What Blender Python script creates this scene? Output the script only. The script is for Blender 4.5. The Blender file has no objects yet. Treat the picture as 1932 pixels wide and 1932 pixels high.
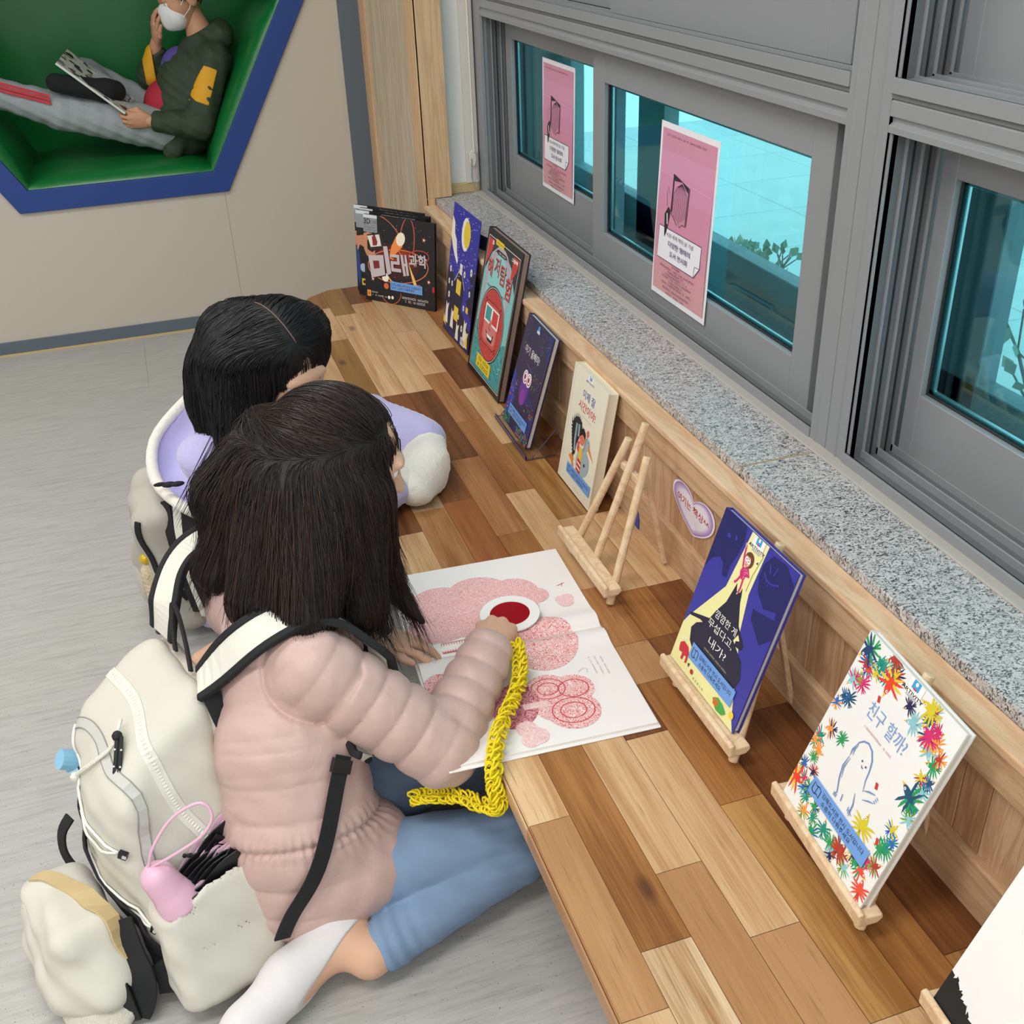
import bpy, bmesh, math, random
import numpy as np
from mathutils import Vector, Matrix
from mathutils.geometry import tessellate_polygon
random.seed(7); np.random.seed(7)
SC = bpy.context.scene
COL = SC.collection

# ---------------------------------------------------------------- camera
cam_d = bpy.data.cameras.new('camera'); cam = bpy.data.objects.new('camera', cam_d); COL.objects.link(cam)
cam_d.sensor_width = 36.0; cam_d.lens = 36.0 * 2040.4 / 1932.0; cam_d.clip_start = 0.02
RC = ((0.94767309, -0.31736377, -0.03458251), (-0.18779183, -0.46657853, -0.86431401), (0.25816649, 0.82558144, -0.50176224))
cam.matrix_world = Matrix(((RC[0][0], -RC[1][0], -RC[2][0], 0.0), (RC[0][1], -RC[1][1], -RC[2][1], 0.0),
                           (RC[0][2], -RC[1][2], -RC[2][2], 1.53), (0, 0, 0, 1)))
SC.camera = cam

# ---------------------------------------------------------------- world, lights, exposure
wd = bpy.data.worlds.new('world'); SC.world = wd; wd.use_nodes = True
bg = wd.node_tree.nodes['Background']
bg.inputs[0].default_value = (0.86, 0.95, 1.0, 1); bg.inputs[1].default_value = 3.0
SC.view_settings.view_transform = 'Standard'; SC.view_settings.look = 'None'
SC.view_settings.gamma = 1.0; SC.view_settings.use_curve_mapping = False
SC.view_settings.exposure = -0.08
def area(name, loc, sx, sy, power, col=(1.0, 0.985, 0.965), rot=(0, 0, 0)):
    d = bpy.data.lights.new(name, 'AREA'); d.shape = 'RECTANGLE'; d.size = sx; d.size_y = sy
    d.energy = power; d.color = col
    o = bpy.data.objects.new(name, d); o.location = loc; o.rotation_euler = rot; COL.objects.link(o)
    return o
for lx, ly, pw in ((-0.4, 0.6, 26), (-0.4, 2.6, 24), (-2.2, 0.6, 26), (-2.2, 2.8, 24), (-0.4, -1.4, 24), (-2.2, -1.4, 24)):
    area('ceiling_light', (lx, ly, 2.66), 1.2, 0.5, pw)
# ---------------------------------------------------------------- helpers
def tag(o, label=None, cat=None, group=None, kind=None):
    if label: o['label'] = label
    if cat: o['category'] = cat
    if group: o['group'] = group
    if kind: o['kind'] = kind
    return o
def empty(name, loc=(0, 0, 0), rot=(0, 0, 0), label=None, cat=None, group=None):
    o = bpy.data.objects.new(name, None); COL.objects.link(o); o.location = loc; o.rotation_euler = rot
    o.empty_display_size = 0.05
    return tag(o, label, cat, group)
def link_mesh(name, me, mats, parent=None, smooth=False):
    for m in (mats if isinstance(mats, (list, tuple)) else [mats]): me.materials.append(m)
    o = bpy.data.objects.new(name, me); COL.objects.link(o)
    if parent is not None: o.parent = parent
    if smooth: me.polygons.foreach_set('use_smooth', [True] * len(me.polygons))
    return o
def bevel(o, w=0.002, seg=2, ang=0.6):
    m = o.modifiers.new('bevel', 'BEVEL'); m.width = w; m.segments = seg; m.limit_method = 'ANGLE'; m.angle_limit = ang
    return o
class MB:
    """collects faces, builds ONE mesh object"""
    def __init__(s): s.v = []; s.f = []; s.m = []
    def add(s, vs, fs, mi=0):
        b = len(s.v); s.v += [tuple(v) for v in vs]; s.f += [tuple(b + i for i in f) for f in fs]; s.m += [mi] * len(fs)
        return s
    def box(s, x0, x1, y0, y1, z0, z1, mi=0, M=None):
        vs = [Vector((x, y, z)) for z in (z0, z1) for y in (y0, y1) for x in (x0, x1)]
        if M is not None: vs = [M @ v for v in vs]
        return s.add(vs, [(0, 2, 3, 1), (4, 5, 7, 6), (0, 1, 5, 4), (2, 6, 7, 3), (0, 4, 6, 2), (1, 3, 7, 5)], mi)
    def bar(s, a, b, w, h=None, mi=0, up=(0, 0, 1), n=4):
        a = Vector(a); b = Vector(b); d = (b - a).normalized(); u = Vector(up)
        x = d.cross(u)
        if x.length < 1e-4: x = d.cross(Vector((1, 0, 0)))
        x.normalize(); y = x.cross(d); h = h or w
        if n == 4: prof = [(-w / 2, -h / 2), (w / 2, -h / 2), (w / 2, h / 2), (-w / 2, h / 2)]
        else: prof = [(w / 2 * math.cos(2 * math.pi * (i + .5) / n), h / 2 * math.sin(2 * math.pi * (i + .5) / n)) for i in range(n)]
        vs = [p + x * q[0] + y * q[1] for p in (a, b) for q in prof]; k = len(prof)
        fs = [tuple(range(k))[::-1], tuple(range(k, 2 * k))] + [(i, (i + 1) % k, k + (i + 1) % k, k + i) for i in range(k)]
        return s.add(vs, fs, mi)
    def tube(s, pts, r, n=8, mi=0, closed=False, flat=None):
        P = [Vector(p) for p in pts]; k = len(P); R = r if hasattr(r, '__len__') else [r] * k
        rings = []; ux = None
        for i, p in enumerate(P):
            if closed: d = P[(i + 1) % k] - P[i - 1]
            else: d = P[min(i + 1, k - 1)] - P[max(i - 1, 0)]
            if d.length < 1e-9: d = Vector((0, 0, 1))
            d.normalize()
            if ux is None: ux = d.orthogonal().normalized()
            else:
                ux = ux - d * ux.dot(d)
                ux = ux.normalized() if ux.length > 1e-6 else d.orthogonal().normalized()
            uy = d.cross(ux)
            rings.append([p + ux * (R[i] * math.cos(2 * math.pi * j / n)) + uy * (R[i] * (flat or 1) * math.sin(2 * math.pi * j / n)) for j in range(n)])
        vs = [v for r_ in rings for v in r_]; fs = []
        for i in range(k if closed else k - 1):
            a = i * n; b = ((i + 1) % k) * n
            fs += [(a + j, a + (j + 1) % n, b + (j + 1) % n, b + j) for j in range(n)]
        if not closed: fs += [tuple(range(n))[::-1], tuple(range((k - 1) * n, k * n))]
        return s.add(vs, fs, mi)
    def ribbon(s, pts, nrm, w, t=0.0016, mi=0):
        """a strap: rectangular section swept along pts, nrm = flat-side normals"""
        P = [Vector(p) for p in pts]; k = len(P); N = [Vector(n) for n in nrm] if hasattr(nrm[0], '__len__') else [Vector(nrm)] * k
        W = w if hasattr(w, '__len__') else [w] * k; vs = []; fs = []
        for i, p in enumerate(P):
            d = (P[min(i + 1, k - 1)] - P[max(i - 1, 0)]).normalized(); n_ = (N[i] - d * N[i].dot(d)).normalized(); x = d.cross(n_)
            vs += [p - x * W[i] / 2 - n_ * t / 2, p + x * W[i] / 2 - n_ * t / 2, p + x * W[i] / 2 + n_ * t / 2, p - x * W[i] / 2 + n_ * t / 2]
        for i in range(k - 1):
            a = i * 4; b = a + 4
            fs += [(a + j, a + (j + 1) % 4, b + (j + 1) % 4, b + j) for j in range(4)]
        fs += [(3, 2, 1, 0), (4 * k - 4, 4 * k - 3, 4 * k - 2, 4 * k - 1)]
        return s.add(vs, fs, mi)
    def ball(s, c, r, n=10, mi=0, sc=(1, 1, 1)):
        vs = []; fs = []
        for i in range(n + 1):
            t = math.pi * i / n
            for j in range(2 * n):
                p = math.pi * j / n
                vs.append((c[0] + r * sc[0] * math.sin(t) * math.cos(p), c[1] + r * sc[1] * math.sin(t) * math.sin(p), c[2] + r * sc[2] * math.cos(t)))
        for i in range(n):
            for j in range(2 * n):
                a = i * 2 * n; b = a + 2 * n; j2 = (j + 1) % (2 * n); fs.append((a + j, b + j, b + j2, a + j2))
        return s.add(vs, fs, mi)
    def prism(s, poly, z0, z1, mi=0, M=None):
        k = len(poly); vs = [Vector((p[0], p[1], z)) for z in (z0, z1) for p in poly]
        if M is not None: vs = [M @ v for v in vs]
        t = tessellate_polygon([[Vector((p[0], p[1], 0)) for p in poly]])
        fs = [tuple(q) for q in t] + [tuple(i + k for i in q) for q in t] + [(i, (i + 1) % k, k + (i + 1) % k, k + i) for i in range(k)]
        return s.add(vs, fs, mi)
    def build(s, name, mats, parent=None, smooth=False, fix=True):
        me = bpy.data.meshes.new(name); me.from_pydata(s.v, [], s.f)
        me.polygons.foreach_set('material_index', s.m)
        if fix:
            bm = bmesh.new(); bm.from_mesh(me); bmesh.ops.recalc_face_normals(bm, faces=bm.faces); bm.to_mesh(me); bm.free()
        me.update()
        return link_mesh(name, me, mats, parent, smooth)
def struct(o): o['kind'] = 'structure'; return o

# ---- materials
MATS = {}
def nt(name):
    m = bpy.data.materials.new(name); m.use_nodes = True; t = m.node_tree
    return m, t, t.nodes['Principled BSDF']
def nd(t, typ, **kw):
    n = t.nodes.new(typ)
    for k, v in kw.items():
        if k in n.inputs: n.inputs[k].default_value = v
        else: setattr(n, k, v)
    return n
def srgb(h):
    h = h.lstrip('#'); h = ''.join(q * 2 for q in h) if len(h) == 3 else h; c = [int(h[i:i + 2], 16) / 255 for i in (0, 2, 4)]
    return tuple(x / 12.92 if x <= 0.04045 else ((x + 0.055) / 1.055) ** 2.4 for x in c) + (1,)
def mat(name, hexc, rough=0.6, metal=0.0, var=0.0, vscale=20, bump=0.0, bscale=200, spec=0.5, sheen=0.0, sss=0.0, coat=0.0, stretch=(1, 1, 1)):
    if name in MATS: return MATS[name]
    m, t, b = nt(name); c = srgb(hexc); b.inputs['Roughness'].default_value = rough; b.inputs['Metallic'].default_value = metal
    b.inputs['Specular IOR Level'].default_value = spec
    b.inputs['Base Color'].default_value = c
    if sheen: b.inputs['Sheen Weight'].default_value = sheen; b.inputs['Sheen Roughness'].default_value = 0.5
    if coat: b.inputs['Coat Weight'].default_value = coat; b.inputs['Coat Roughness'].default_value = 0.08
    if sss: b.inputs['Subsurface Weight'].default_value = sss; b.inputs['Subsurface Radius'].default_value = (0.012, 0.005, 0.003); b.inputs['Subsurface Scale'].default_value = 0.5
    tc = nd(t, 'ShaderNodeTexCoord'); mp = nd(t, 'ShaderNodeMapping', Scale=stretch); t.links.new(tc.outputs['Object'], mp.inputs[0])
    n = nd(t, 'ShaderNodeTexNoise', Scale=vscale, Detail=4.0); t.links.new(mp.outputs[0], n.inputs['Vector'])
    mx = nd(t, 'ShaderNodeMix', data_type='RGBA'); v = max(var, 0.012)
    mx.inputs[6].default_value = tuple(min(1, x * (1 - v)) for x in c[:3]) + (1,); mx.inputs[7].default_value = tuple(min(1, x * (1 + v)) for x in c[:3]) + (1,)
    t.links.new(n.outputs[0], mx.inputs[0]); t.links.new(mx.outputs[2], b.inputs['Base Color'])
    if bump:
        n2 = nd(t, 'ShaderNodeTexNoise', Scale=bscale, Detail=3.0); t.links.new(mp.outputs[0], n2.inputs['Vector'])
        bp = nd(t, 'ShaderNodeBump', Strength=bump, Distance=0.002); t.links.new(n2.outputs[0], bp.inputs['Height']); t.links.new(bp.outputs[0], b.inputs['Normal'])
    MATS[name] = m
    return m
def wood(name, light, dark, scale=(1, 1, 1), rough=0.5, ring=9.0, coat=0.0):
    """pine-like grain running along object axis with the smallest scale"""
    if name in MATS: return MATS[name]
    m, t, b = nt(name); tc = nd(t, 'ShaderNodeTexCoord'); mp = nd(t, 'ShaderNodeMapping', Scale=scale)
    t.links.new(tc.outputs['Object'], mp.inputs[0])
    n1 = nd(t, 'ShaderNodeTexNoise', Scale=ring, Detail=3.0, Distortion=0.6); t.links.new(mp.outputs[0], n1.inputs['Vector'])
    w = nd(t, 'ShaderNodeMath', operation='MULTIPLY'); w.inputs[1].default_value = 26.0; t.links.new(n1.outputs[0], w.inputs[0])
    s = nd(t, 'ShaderNodeMath', operation='SINE'); t.links.new(w.outputs[0], s.inputs[0])
    n2 = nd(t, 'ShaderNodeTexNoise', Scale=ring * 14, Detail=4.0); t.links.new(mp.outputs[0], n2.inputs['Vector'])
    a = nd(t, 'ShaderNodeMath', operation='MULTIPLY_ADD'); a.inputs[1].default_value = 0.28; t.links.new(s.outputs[0], a.inputs[0]); t.links.new(n2.outputs[0], a.inputs[2])
    cr = nd(t, 'ShaderNodeValToRGB'); cr.color_ramp.elements[0].position = 0.25; cr.color_ramp.elements[1].position = 0.85
    cr.color_ramp.elements[0].color = srgb(light); cr.color_ramp.elements[1].color = srgb(dark)
    t.links.new(a.outputs[0], cr.inputs[0]); t.links.new(cr.outputs[0], b.inputs['Base Color'])
    b.inputs['Roughness'].default_value = rough
    if coat: b.inputs['Coat Weight'].default_value = coat; b.inputs['Coat Roughness'].default_value = 0.15
    MATS[name] = m
    return m
def ink(hexc, rough=0.5): return mat('print_' + hexc.lstrip('#'), hexc, rough, var=0.03, vscale=90)

# ---- flat printing: shapes and lettering laid on a plane
_TXT = {}
def text_polys(s, bold=0.0):
    key = (s, bold)
    if key in _TXT: return _TXT[key]
    cu = bpy.data.curves.new('t', 'FONT'); cu.body = s; cu.align_x = 'LEFT'; cu.resolution_u = 3; cu.offset = bold; cu.size = 1.0
    o = bpy.data.objects.new('t', cu); COL.objects.link(o)
    dg = bpy.context.evaluated_depsgraph_get(); e = o.evaluated_get(dg); me = e.to_mesh()
    v = [(p.co.x, p.co.y) for p in me.vertices]; f = [tuple(p.vertices) for p in me.polygons]
    e.to_mesh_clear(); bpy.data.objects.remove(o); bpy.data.curves.remove(cu)
    if not v: v = [(0, 0), (1, 0), (1, .01)]; f = [(0, 1, 2)]
    x0 = min(p[0] for p in v); x1 = max(p[0] for p in v); y0 = min(p[1] for p in v); y1 = max(p[1] for p in v)
    _TXT[key] = (v, f, (x0, x1, y0, y1)); return _TXT[key]
class Print:
    """layers of flat ink on a (u,v) plane; every layer lies a hair above the last. unit: metres"""
    STEP = 0.000022
    def __init__(s, W, H): s.W = W; s.H = H; s.v = []; s.f = []; s.m = []; s.mats = []; s.z = 0.00008
    def mi(s, hexc):
        m = ink(hexc) if isinstance(hexc, str) else hexc
        if m not in s.mats: s.mats.append(m)
        return s.mats.index(m)
    def raw(s, vs, fs, hexc, step=True):
        b = len(s.v); k = s.mi(hexc); s.v += [(x, y, s.z) for x, y in vs]; s.f += [tuple(b + i for i in f) for f in fs]; s.m += [k] * len(fs)
        if step: s.z += s.STEP
    def clipbox(s, poly):
        for ax, lim, sg in ((0, 0.0, 1), (0, s.W, -1), (1, 0.0, 1), (1, s.H, -1)):
            out = []
            for i in range(len(poly)):
                a = poly[i - 1]; b = poly[i]; da = sg * (a[ax] - lim); db = sg * (b[ax] - lim)
                if (da >= 0) != (db >= 0):
                    t = da / (da - db); out.append((a[0] + (b[0] - a[0]) * t, a[1] + (b[1] - a[1]) * t))
                if db >= 0: out.append(b)
            poly = out
            if len(poly) < 3: return []
        return poly
    def poly(s, pts, hexc, n=True, clip=True, step=True):
        p = [(a * s.W, b * s.H) for a, b in pts] if n else list(pts)
        if clip: p = s.clipbox(p)
        if len(p) < 3: return
        t = tessellate_polygon([[Vector((a, b, 0)) for a, b in p]])
        s.raw(p, [tuple(q) for q in t], hexc, step)
    def rect(s, x0, y0, x1, y1, hexc, step=True): s.poly([(x0, y0), (x1, y0), (x1, y1), (x0, y1)], hexc, step=step)
    def ell(s, cx, cy, rx, ry, hexc, n=28, rot=0.0, a0=0.0, a1=360.0, step=True):
        """radii in units of width W"""
        c, q = math.cos(rot), math.sin(rot); full = a1 - a0 >= 359.9; pts = []
        for i in range(n if full else n + 1):
            a = math.radians(a0 + (a1 - a0) * i / n); x = rx * s.W * math.cos(a); y = ry * s.W * math.sin(a)
            pts.append((cx * s.W + x * c - y * q, cy * s.H + x * q + y * c))
        s.poly(pts, hexc, n=False, step=step)
    def line(s, pts, w, hexc, closed=False, n=True, taper=False, step=True):
        P = [Vector((a * s.W, b * s.H)) if n else Vector((a, b)) for a, b in pts]; k = len(P); w = w * s.W if n else w; L = []; R = []
        for i in range(k):
            d = (P[(i + 1) % k] - P[i - 1]) if closed else (P[min(i + 1, k - 1)] - P[max(i - 1, 0)])
            if d.length < 1e-9: d = Vector((1, 0))
            d.normalize(); nn = Vector((-d.y, d.x)); ww = w * (math.sin(math.pi * (0.12 + 0.76 * i / max(k - 1, 1))) if taper else 1)
            L.append(P[i] + nn * ww / 2); R.append(P[i] - nn * ww / 2)
        vs = [(max(0, min(s.W, p.x)), max(0, min(s.H, p.y))) for p in L + R]
        fs = [(i, (i + 1) % k, k + (i + 1) % k, k + i) for i in range(k if closed else k - 1)]
        s.raw(vs, fs, hexc, step)
    def text(s, x, y, h, body, hexc, align='c', bold=0.0, rot=0.0, wscale=1.0, width=None, step=True):
        """h = glyph height in units of H, (x,y) normalised anchor (vertical middle); width = fit in units of W"""
        v, f, (x0, x1, y0, y1) = text_polys(body, bold); k = h * s.H / max(y1 - y0, 1e-6); kx = k * wscale
        if width: kx = width * s.W / max(x1 - x0, 1e-6)
        ox = {'c': (x0 + x1) / 2, 'l': x0, 'r': x1}[align]; oy = (y0 + y1) / 2; c, q = math.cos(rot), math.sin(rot); out = []
        for a, b in v:
            px_, py_ = (a - ox) * kx, (b - oy) * k; out.append((x * s.W + px_ * c - py_ * q, y * s.H + px_ * q + py_ * c))
        s.raw(out, f, hexc, step)
    def bars(s, x, y, h, n, wid, hexc, rot=0.0, seed=1):
        """one line of tiny illegible lettering drawn as a row of small strokes"""
        rr = random.Random(seed); c, q = math.cos(rot), math.sin(rot); cx = -wid / 2; vs = []; fs = []
        while cx < wid / 2:
            l = rr.uniform(.5, 1.0) * wid / n
            if rr.random() > .14:
                for (bx, by, bw, bh) in ((0, rr.uniform(-.1, .3), l * .8, .16), (rr.uniform(0, .5) * l, -.4, l * .14, .8), (0, -.42, l * .8, .15)):
                    k = len(vs)
                    for dx, dy in ((0, 0), (bw, 0), (bw, bh), (0, bh)):
                        px_ = (cx + bx + dx) * s.W; py_ = (by + dy) * h * s.H; vs.append((x * s.W + px_ * c - py_ * q, y * s.H + px_ * q + py_ * c))
                    fs.append((k, k + 1, k + 2, k + 3))
            cx += l
        s.raw(vs, fs, hexc)
    def add_to(s, mb, M, mats):
        """appends the print to an MB; mats = list of the MB's materials (extended in place)"""
        mp = []
        for m in s.mats:
            if m not in mats: mats.append(m)
            mp.append(mats.index(m))
        b = len(mb.v); mb.v += [tuple(M @ Vector(p)) for p in s.v]; mb.f += [tuple(b + i for i in f) for f in s.f]; mb.m += [mp[i] for i in s.m]
    def build(s, name, M, parent=None):
        mb = MB(); mats = []; s.add_to(mb, M, mats); return mb.build(name, mats, parent, fix=False)

# ---- implicit surfaces -> mesh (smooth blended bodies and clothes)
def smin(a, b, k):
    if k <= 0: return np.minimum(a, b)
    h = np.clip(0.5 + 0.5 * (b - a) / k, 0, 1); return b + (a - b) * h - k * h * (1 - h)
def V3(p): return np.array(p, dtype=np.float32)
def cap(a, b, ra, rb, puff=0.0, pitch=0.04, ph=0.0, sx=None):
    a = V3(a); b = V3(b); ba = b - a; L2 = float(ba @ ba) + 1e-12; L = math.sqrt(L2)
    def f(p):
        q = p - a; t = np.clip((q @ ba) / L2, 0, 1); r = ra + (rb - ra) * t
        if puff: 
            s_ = ((q @ ba) / L + ph) / pitch; r = r + puff * (np.abs(np.sin(np.pi * s_)) ** 0.42 - 0.7)
        w = q - t[..., None] * ba
        return np.sqrt((w * w).sum(-1)) - r
    f.box = (np.minimum(a, b) - max(ra, rb) - puff, np.maximum(a, b) + max(ra, rb) + puff); return f
def rotm(rx=0, ry=0, rz=0):
    from mathutils import Euler
    return np.array(Euler((rx, ry, rz)).to_matrix(), dtype=np.float32)
def basis(x, y, z): return np.stack([V3(x), V3(y), V3(z)], 1)
def ell(c, r, R=None):
    c = V3(c); r = V3(r); Rm = np.eye(3, dtype=np.float32) if R is None else np.asarray(R, dtype=np.float32)
    def f(p):
        q = (p - c) @ Rm; k0 = np.sqrt(((q / r) ** 2).sum(-1)); k1 = np.sqrt(((q / (r * r)) ** 2).sum(-1)) + 1e-9
        return k0 * (k0 - 1.0) / k1
    m = float(max(r)); f.box = (c - m, c + m); return f
def rbox(c, h, rad, R=None):
    c = V3(c); h = V3(h) - rad; Rm = np.eye(3, dtype=np.float32) if R is None else np.asarray(R, dtype=np.float32)
    def f(p):
        q = np.abs((p - c) @ Rm) - h; return np.sqrt((np.maximum(q, 0) ** 2).sum(-1)) + np.minimum(q.max(-1), 0) - rad
    m = float(np.linalg.norm(h + rad)); f.box = (c - m, c + m); return f
def plane(pt, n):
    pt = V3(pt); n = V3(n) / np.linalg.norm(n)
    def f(p): return (p - pt) @ n
    return f
def polycap(pts, rs, **kw): return [cap(pts[i], pts[i + 1], rs[i], rs[i + 1], **kw) for i in range(len(pts) - 1)]
def surf(name, prims, res, k=0.02, mats=None, parent=None, sub=None, cuts=None, mid=None, post=None, pad=0.02, bounds=None, sk=0.008):
    """prims: list of distance functions blended with radius k (a prim may be (f, k) for its own blend); sub: carved away; cuts: half spaces kept d<0;
       mid: list of material ids per prim; post: extra field p->added distance"""
    fs = [(q if isinstance(q, tuple) else (q, k)) for q in prims]
    lo = np.min([f.box[0] for f, _ in fs], 0) - pad; hi = np.max([f.box[1] for f, _ in fs], 0) + pad
    if bounds is not None: lo = np.maximum(lo, bounds[0]); hi = np.minimum(hi, bounds[1])
    n = np.maximum(np.ceil((hi - lo) / res).astype(int) + 1, 4)
    ax = [lo[i] + res * np.arange(n[i], dtype=np.float32) for i in range(3)]
    P = np.stack(np.meshgrid(*ax, indexing='ij'), -1).astype(np.float32)
    def field(P):
        d = fs[0][0](P)
        for f, kk in fs[1:]: d = smin(d, f(P), kk)
        if post is not None: d = d + post(P)
        for c in (sub or []): d = -smin(-d, c(P), sk)
        for c in (cuts or []): d = np.maximum(d, c(P))
        return d
    D = field(P)
    D[0] = D[-1] = 1; D[:, 0] = D[:, -1] = 1; D[:, :, 0] = D[:, :, -1] = 1
    s = D < 0
    c8 = [D[i:n[0] - 1 + i, j:n[1] - 1 + j, l:n[2] - 1 + l] for i in (0, 1) for j in (0, 1) for l in (0, 1)]
    ins = sum((c < 0).astype(np.int8) for c in c8); act = (ins > 0) & (ins < 8)
    idx = -np.ones(act.shape, dtype=np.int64); ijk = np.argwhere(act); idx[act] = np.arange(len(ijk))
    acc = np.zeros((len(ijk), 3)); cnt = np.zeros(len(ijk)); vals = np.stack([c[act] for c in c8], 1)
    offs = [(i, j, l) for i in (0, 1) for j in (0, 1) for l in (0, 1)]
    for a in range(8):
        for b in range(a + 1, 8):
            if sum(abs(offs[a][q] - offs[b][q]) for q in range(3)) != 1: continue
            va = vals[:, a]; vb = vals[:, b]; x = (va < 0) != (vb < 0); t = np.where(x, va / np.where(x, va - vb, 1), 0)
            pt = np.array(offs[a]) + t[:, None] * (np.array(offs[b]) - np.array(offs[a])); acc += np.where(x[:, None], pt, 0); cnt += x
    V = lo + res * (ijk + acc / np.maximum(cnt, 1)[:, None])
    F = []
    for d in range(3):
        u, w = (d + 1) % 3, (d + 2) % 3
        sl0 = [slice(None)] * 3; sl1 = [slice(None)] * 3; sl0[d] = slice(0, -1); sl1[d] = slice(1, None)
        x = s[tuple(sl0)] != s[tuple(sl1)]; E = np.argwhere(x); fl = s[tuple(sl0)][x]
        ok = (E[:, u] > 0) & (E[:, w] > 0) & (E[:, u] < n[u] - 1) & (E[:, w] < n[w] - 1); E = E[ok]; fl = fl[ok]
        def g(du, dw):
            q = E.copy(); q[:, u] += du; q[:, w] += dw; return idx[q[:, 0], q[:, 1], q[:, 2]]
        q = np.stack([g(-1, -1), g(0, -1), g(0, 0), g(-1, 0)], 1); q[~fl] = q[~fl][:, ::-1]; F.append(q)
    F = np.concatenate(F); F = F[(F >= 0).all(1)]
    me = bpy.data.meshes.new(name); me.from_pydata(V.tolist(), [], F.tolist()); me.update()
    o = link_mesh(name, me, mats, parent, smooth=True)
    if mid is not None:
        Cn = V[F].mean(1).astype(np.float32); dd = np.stack([f(Cn) for f, _ in fs], 1); mi = np.array(mid)[dd.argmin(1)]
        me.polygons.foreach_set('material_index', mi.astype(np.int32))
    o_field = field
    return o, o_field
def grad(field, p, e=0.0015):
    out = np.zeros_like(p)
    for i in range(3):
        d = np.zeros(3, dtype=np.float32); d[i] = e; out[:, i] = (field(p + d) - field(p - d)) / (2 * e)
    return out / (np.linalg.norm(out, axis=1, keepdims=True) + 1e-9)
def strands(name, starts, flow, field, steps, ds, mats, parent, r=0.0006, off=0.001, jitter=0.15, mids=None, tail=0, keep=None, offv=0.0):
    """hair drawn as many fine tubes that follow a flow over a surface; tail = free steps that leave the surface at the end"""
    p = np.array(starts, dtype=np.float32); N = len(p); path = [p.copy()]; jit = np.random.normal(0, jitter, (N, 3)).astype(np.float32)
    o_ = off + np.abs(np.random.normal(0, offv, N)).astype(np.float32) if offv else np.full(N, off, np.float32)
    prev = None
    for i in range(steps):
        v = flow(p) + jit; v /= np.linalg.norm(v, axis=1, keepdims=True) + 1e-9
        if i < steps - tail:
            g = grad(field, p); v = v - g * (v * g).sum(1, keepdims=True); v /= np.linalg.norm(v, axis=1, keepdims=True) + 1e-9
            if prev is not None: v = 0.55 * v + 0.45 * prev
            p = p + v * ds; g = grad(field, p); d = field(p); p = p - g * (d - o_)[:, None]
        else:
            if prev is not None: v = 0.35 * v + 0.65 * prev
            p = p + v * ds
        prev = v; path.append(p.copy())
    path = np.stack(path, 1); K = path.shape[1]
    if keep is not None:
        ln = np.clip((np.random.uniform(keep, 1.0, N) * K).astype(int), 4, K)
    else: ln = np.full(N, K)
    vs = []; fs = []; ms = []
    T = np.gradient(path, axis=1); T /= np.linalg.norm(T, axis=2, keepdims=True) + 1e-9
    A = np.cross(T, np.array([0.3, 0.2, 0.93])); A /= np.linalg.norm(A, axis=2, keepdims=True) + 1e-9; B = np.cross(T, A)
    base = 0
    for i in range(N):
        k = ln[i]; w = r * np.minimum(1, np.linspace(1.0, 0.15, k) * 1.6)[:, None]
        ring = np.stack([path[i, :k] + A[i, :k] * w, path[i, :k] - 0.5 * A[i, :k] * w + 0.87 * B[i, :k] * w, path[i, :k] - 0.5 * A[i, :k] * w - 0.87 * B[i, :k] * w], 1).reshape(-1, 3)
        vs.append(ring); j = np.arange(k - 1) * 3 + base
        for a, b in ((0, 1), (1, 2), (2, 0)): fs.append(np.stack([j + a, j + b, j + b + 3, j + a + 3], 1))
        if mids is not None: ms += [random.choice(mids)] * (3 * (k - 1))
        base += 3 * k
    me = bpy.data.meshes.new(name); me.from_pydata(np.concatenate(vs).tolist(), [], np.concatenate(fs).tolist())
    if mids is not None: me.polygons.foreach_set('material_index', np.array(ms, dtype=np.int32))
    me.update(); return link_mesh(name, me, mats, parent, smooth=True)
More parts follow.
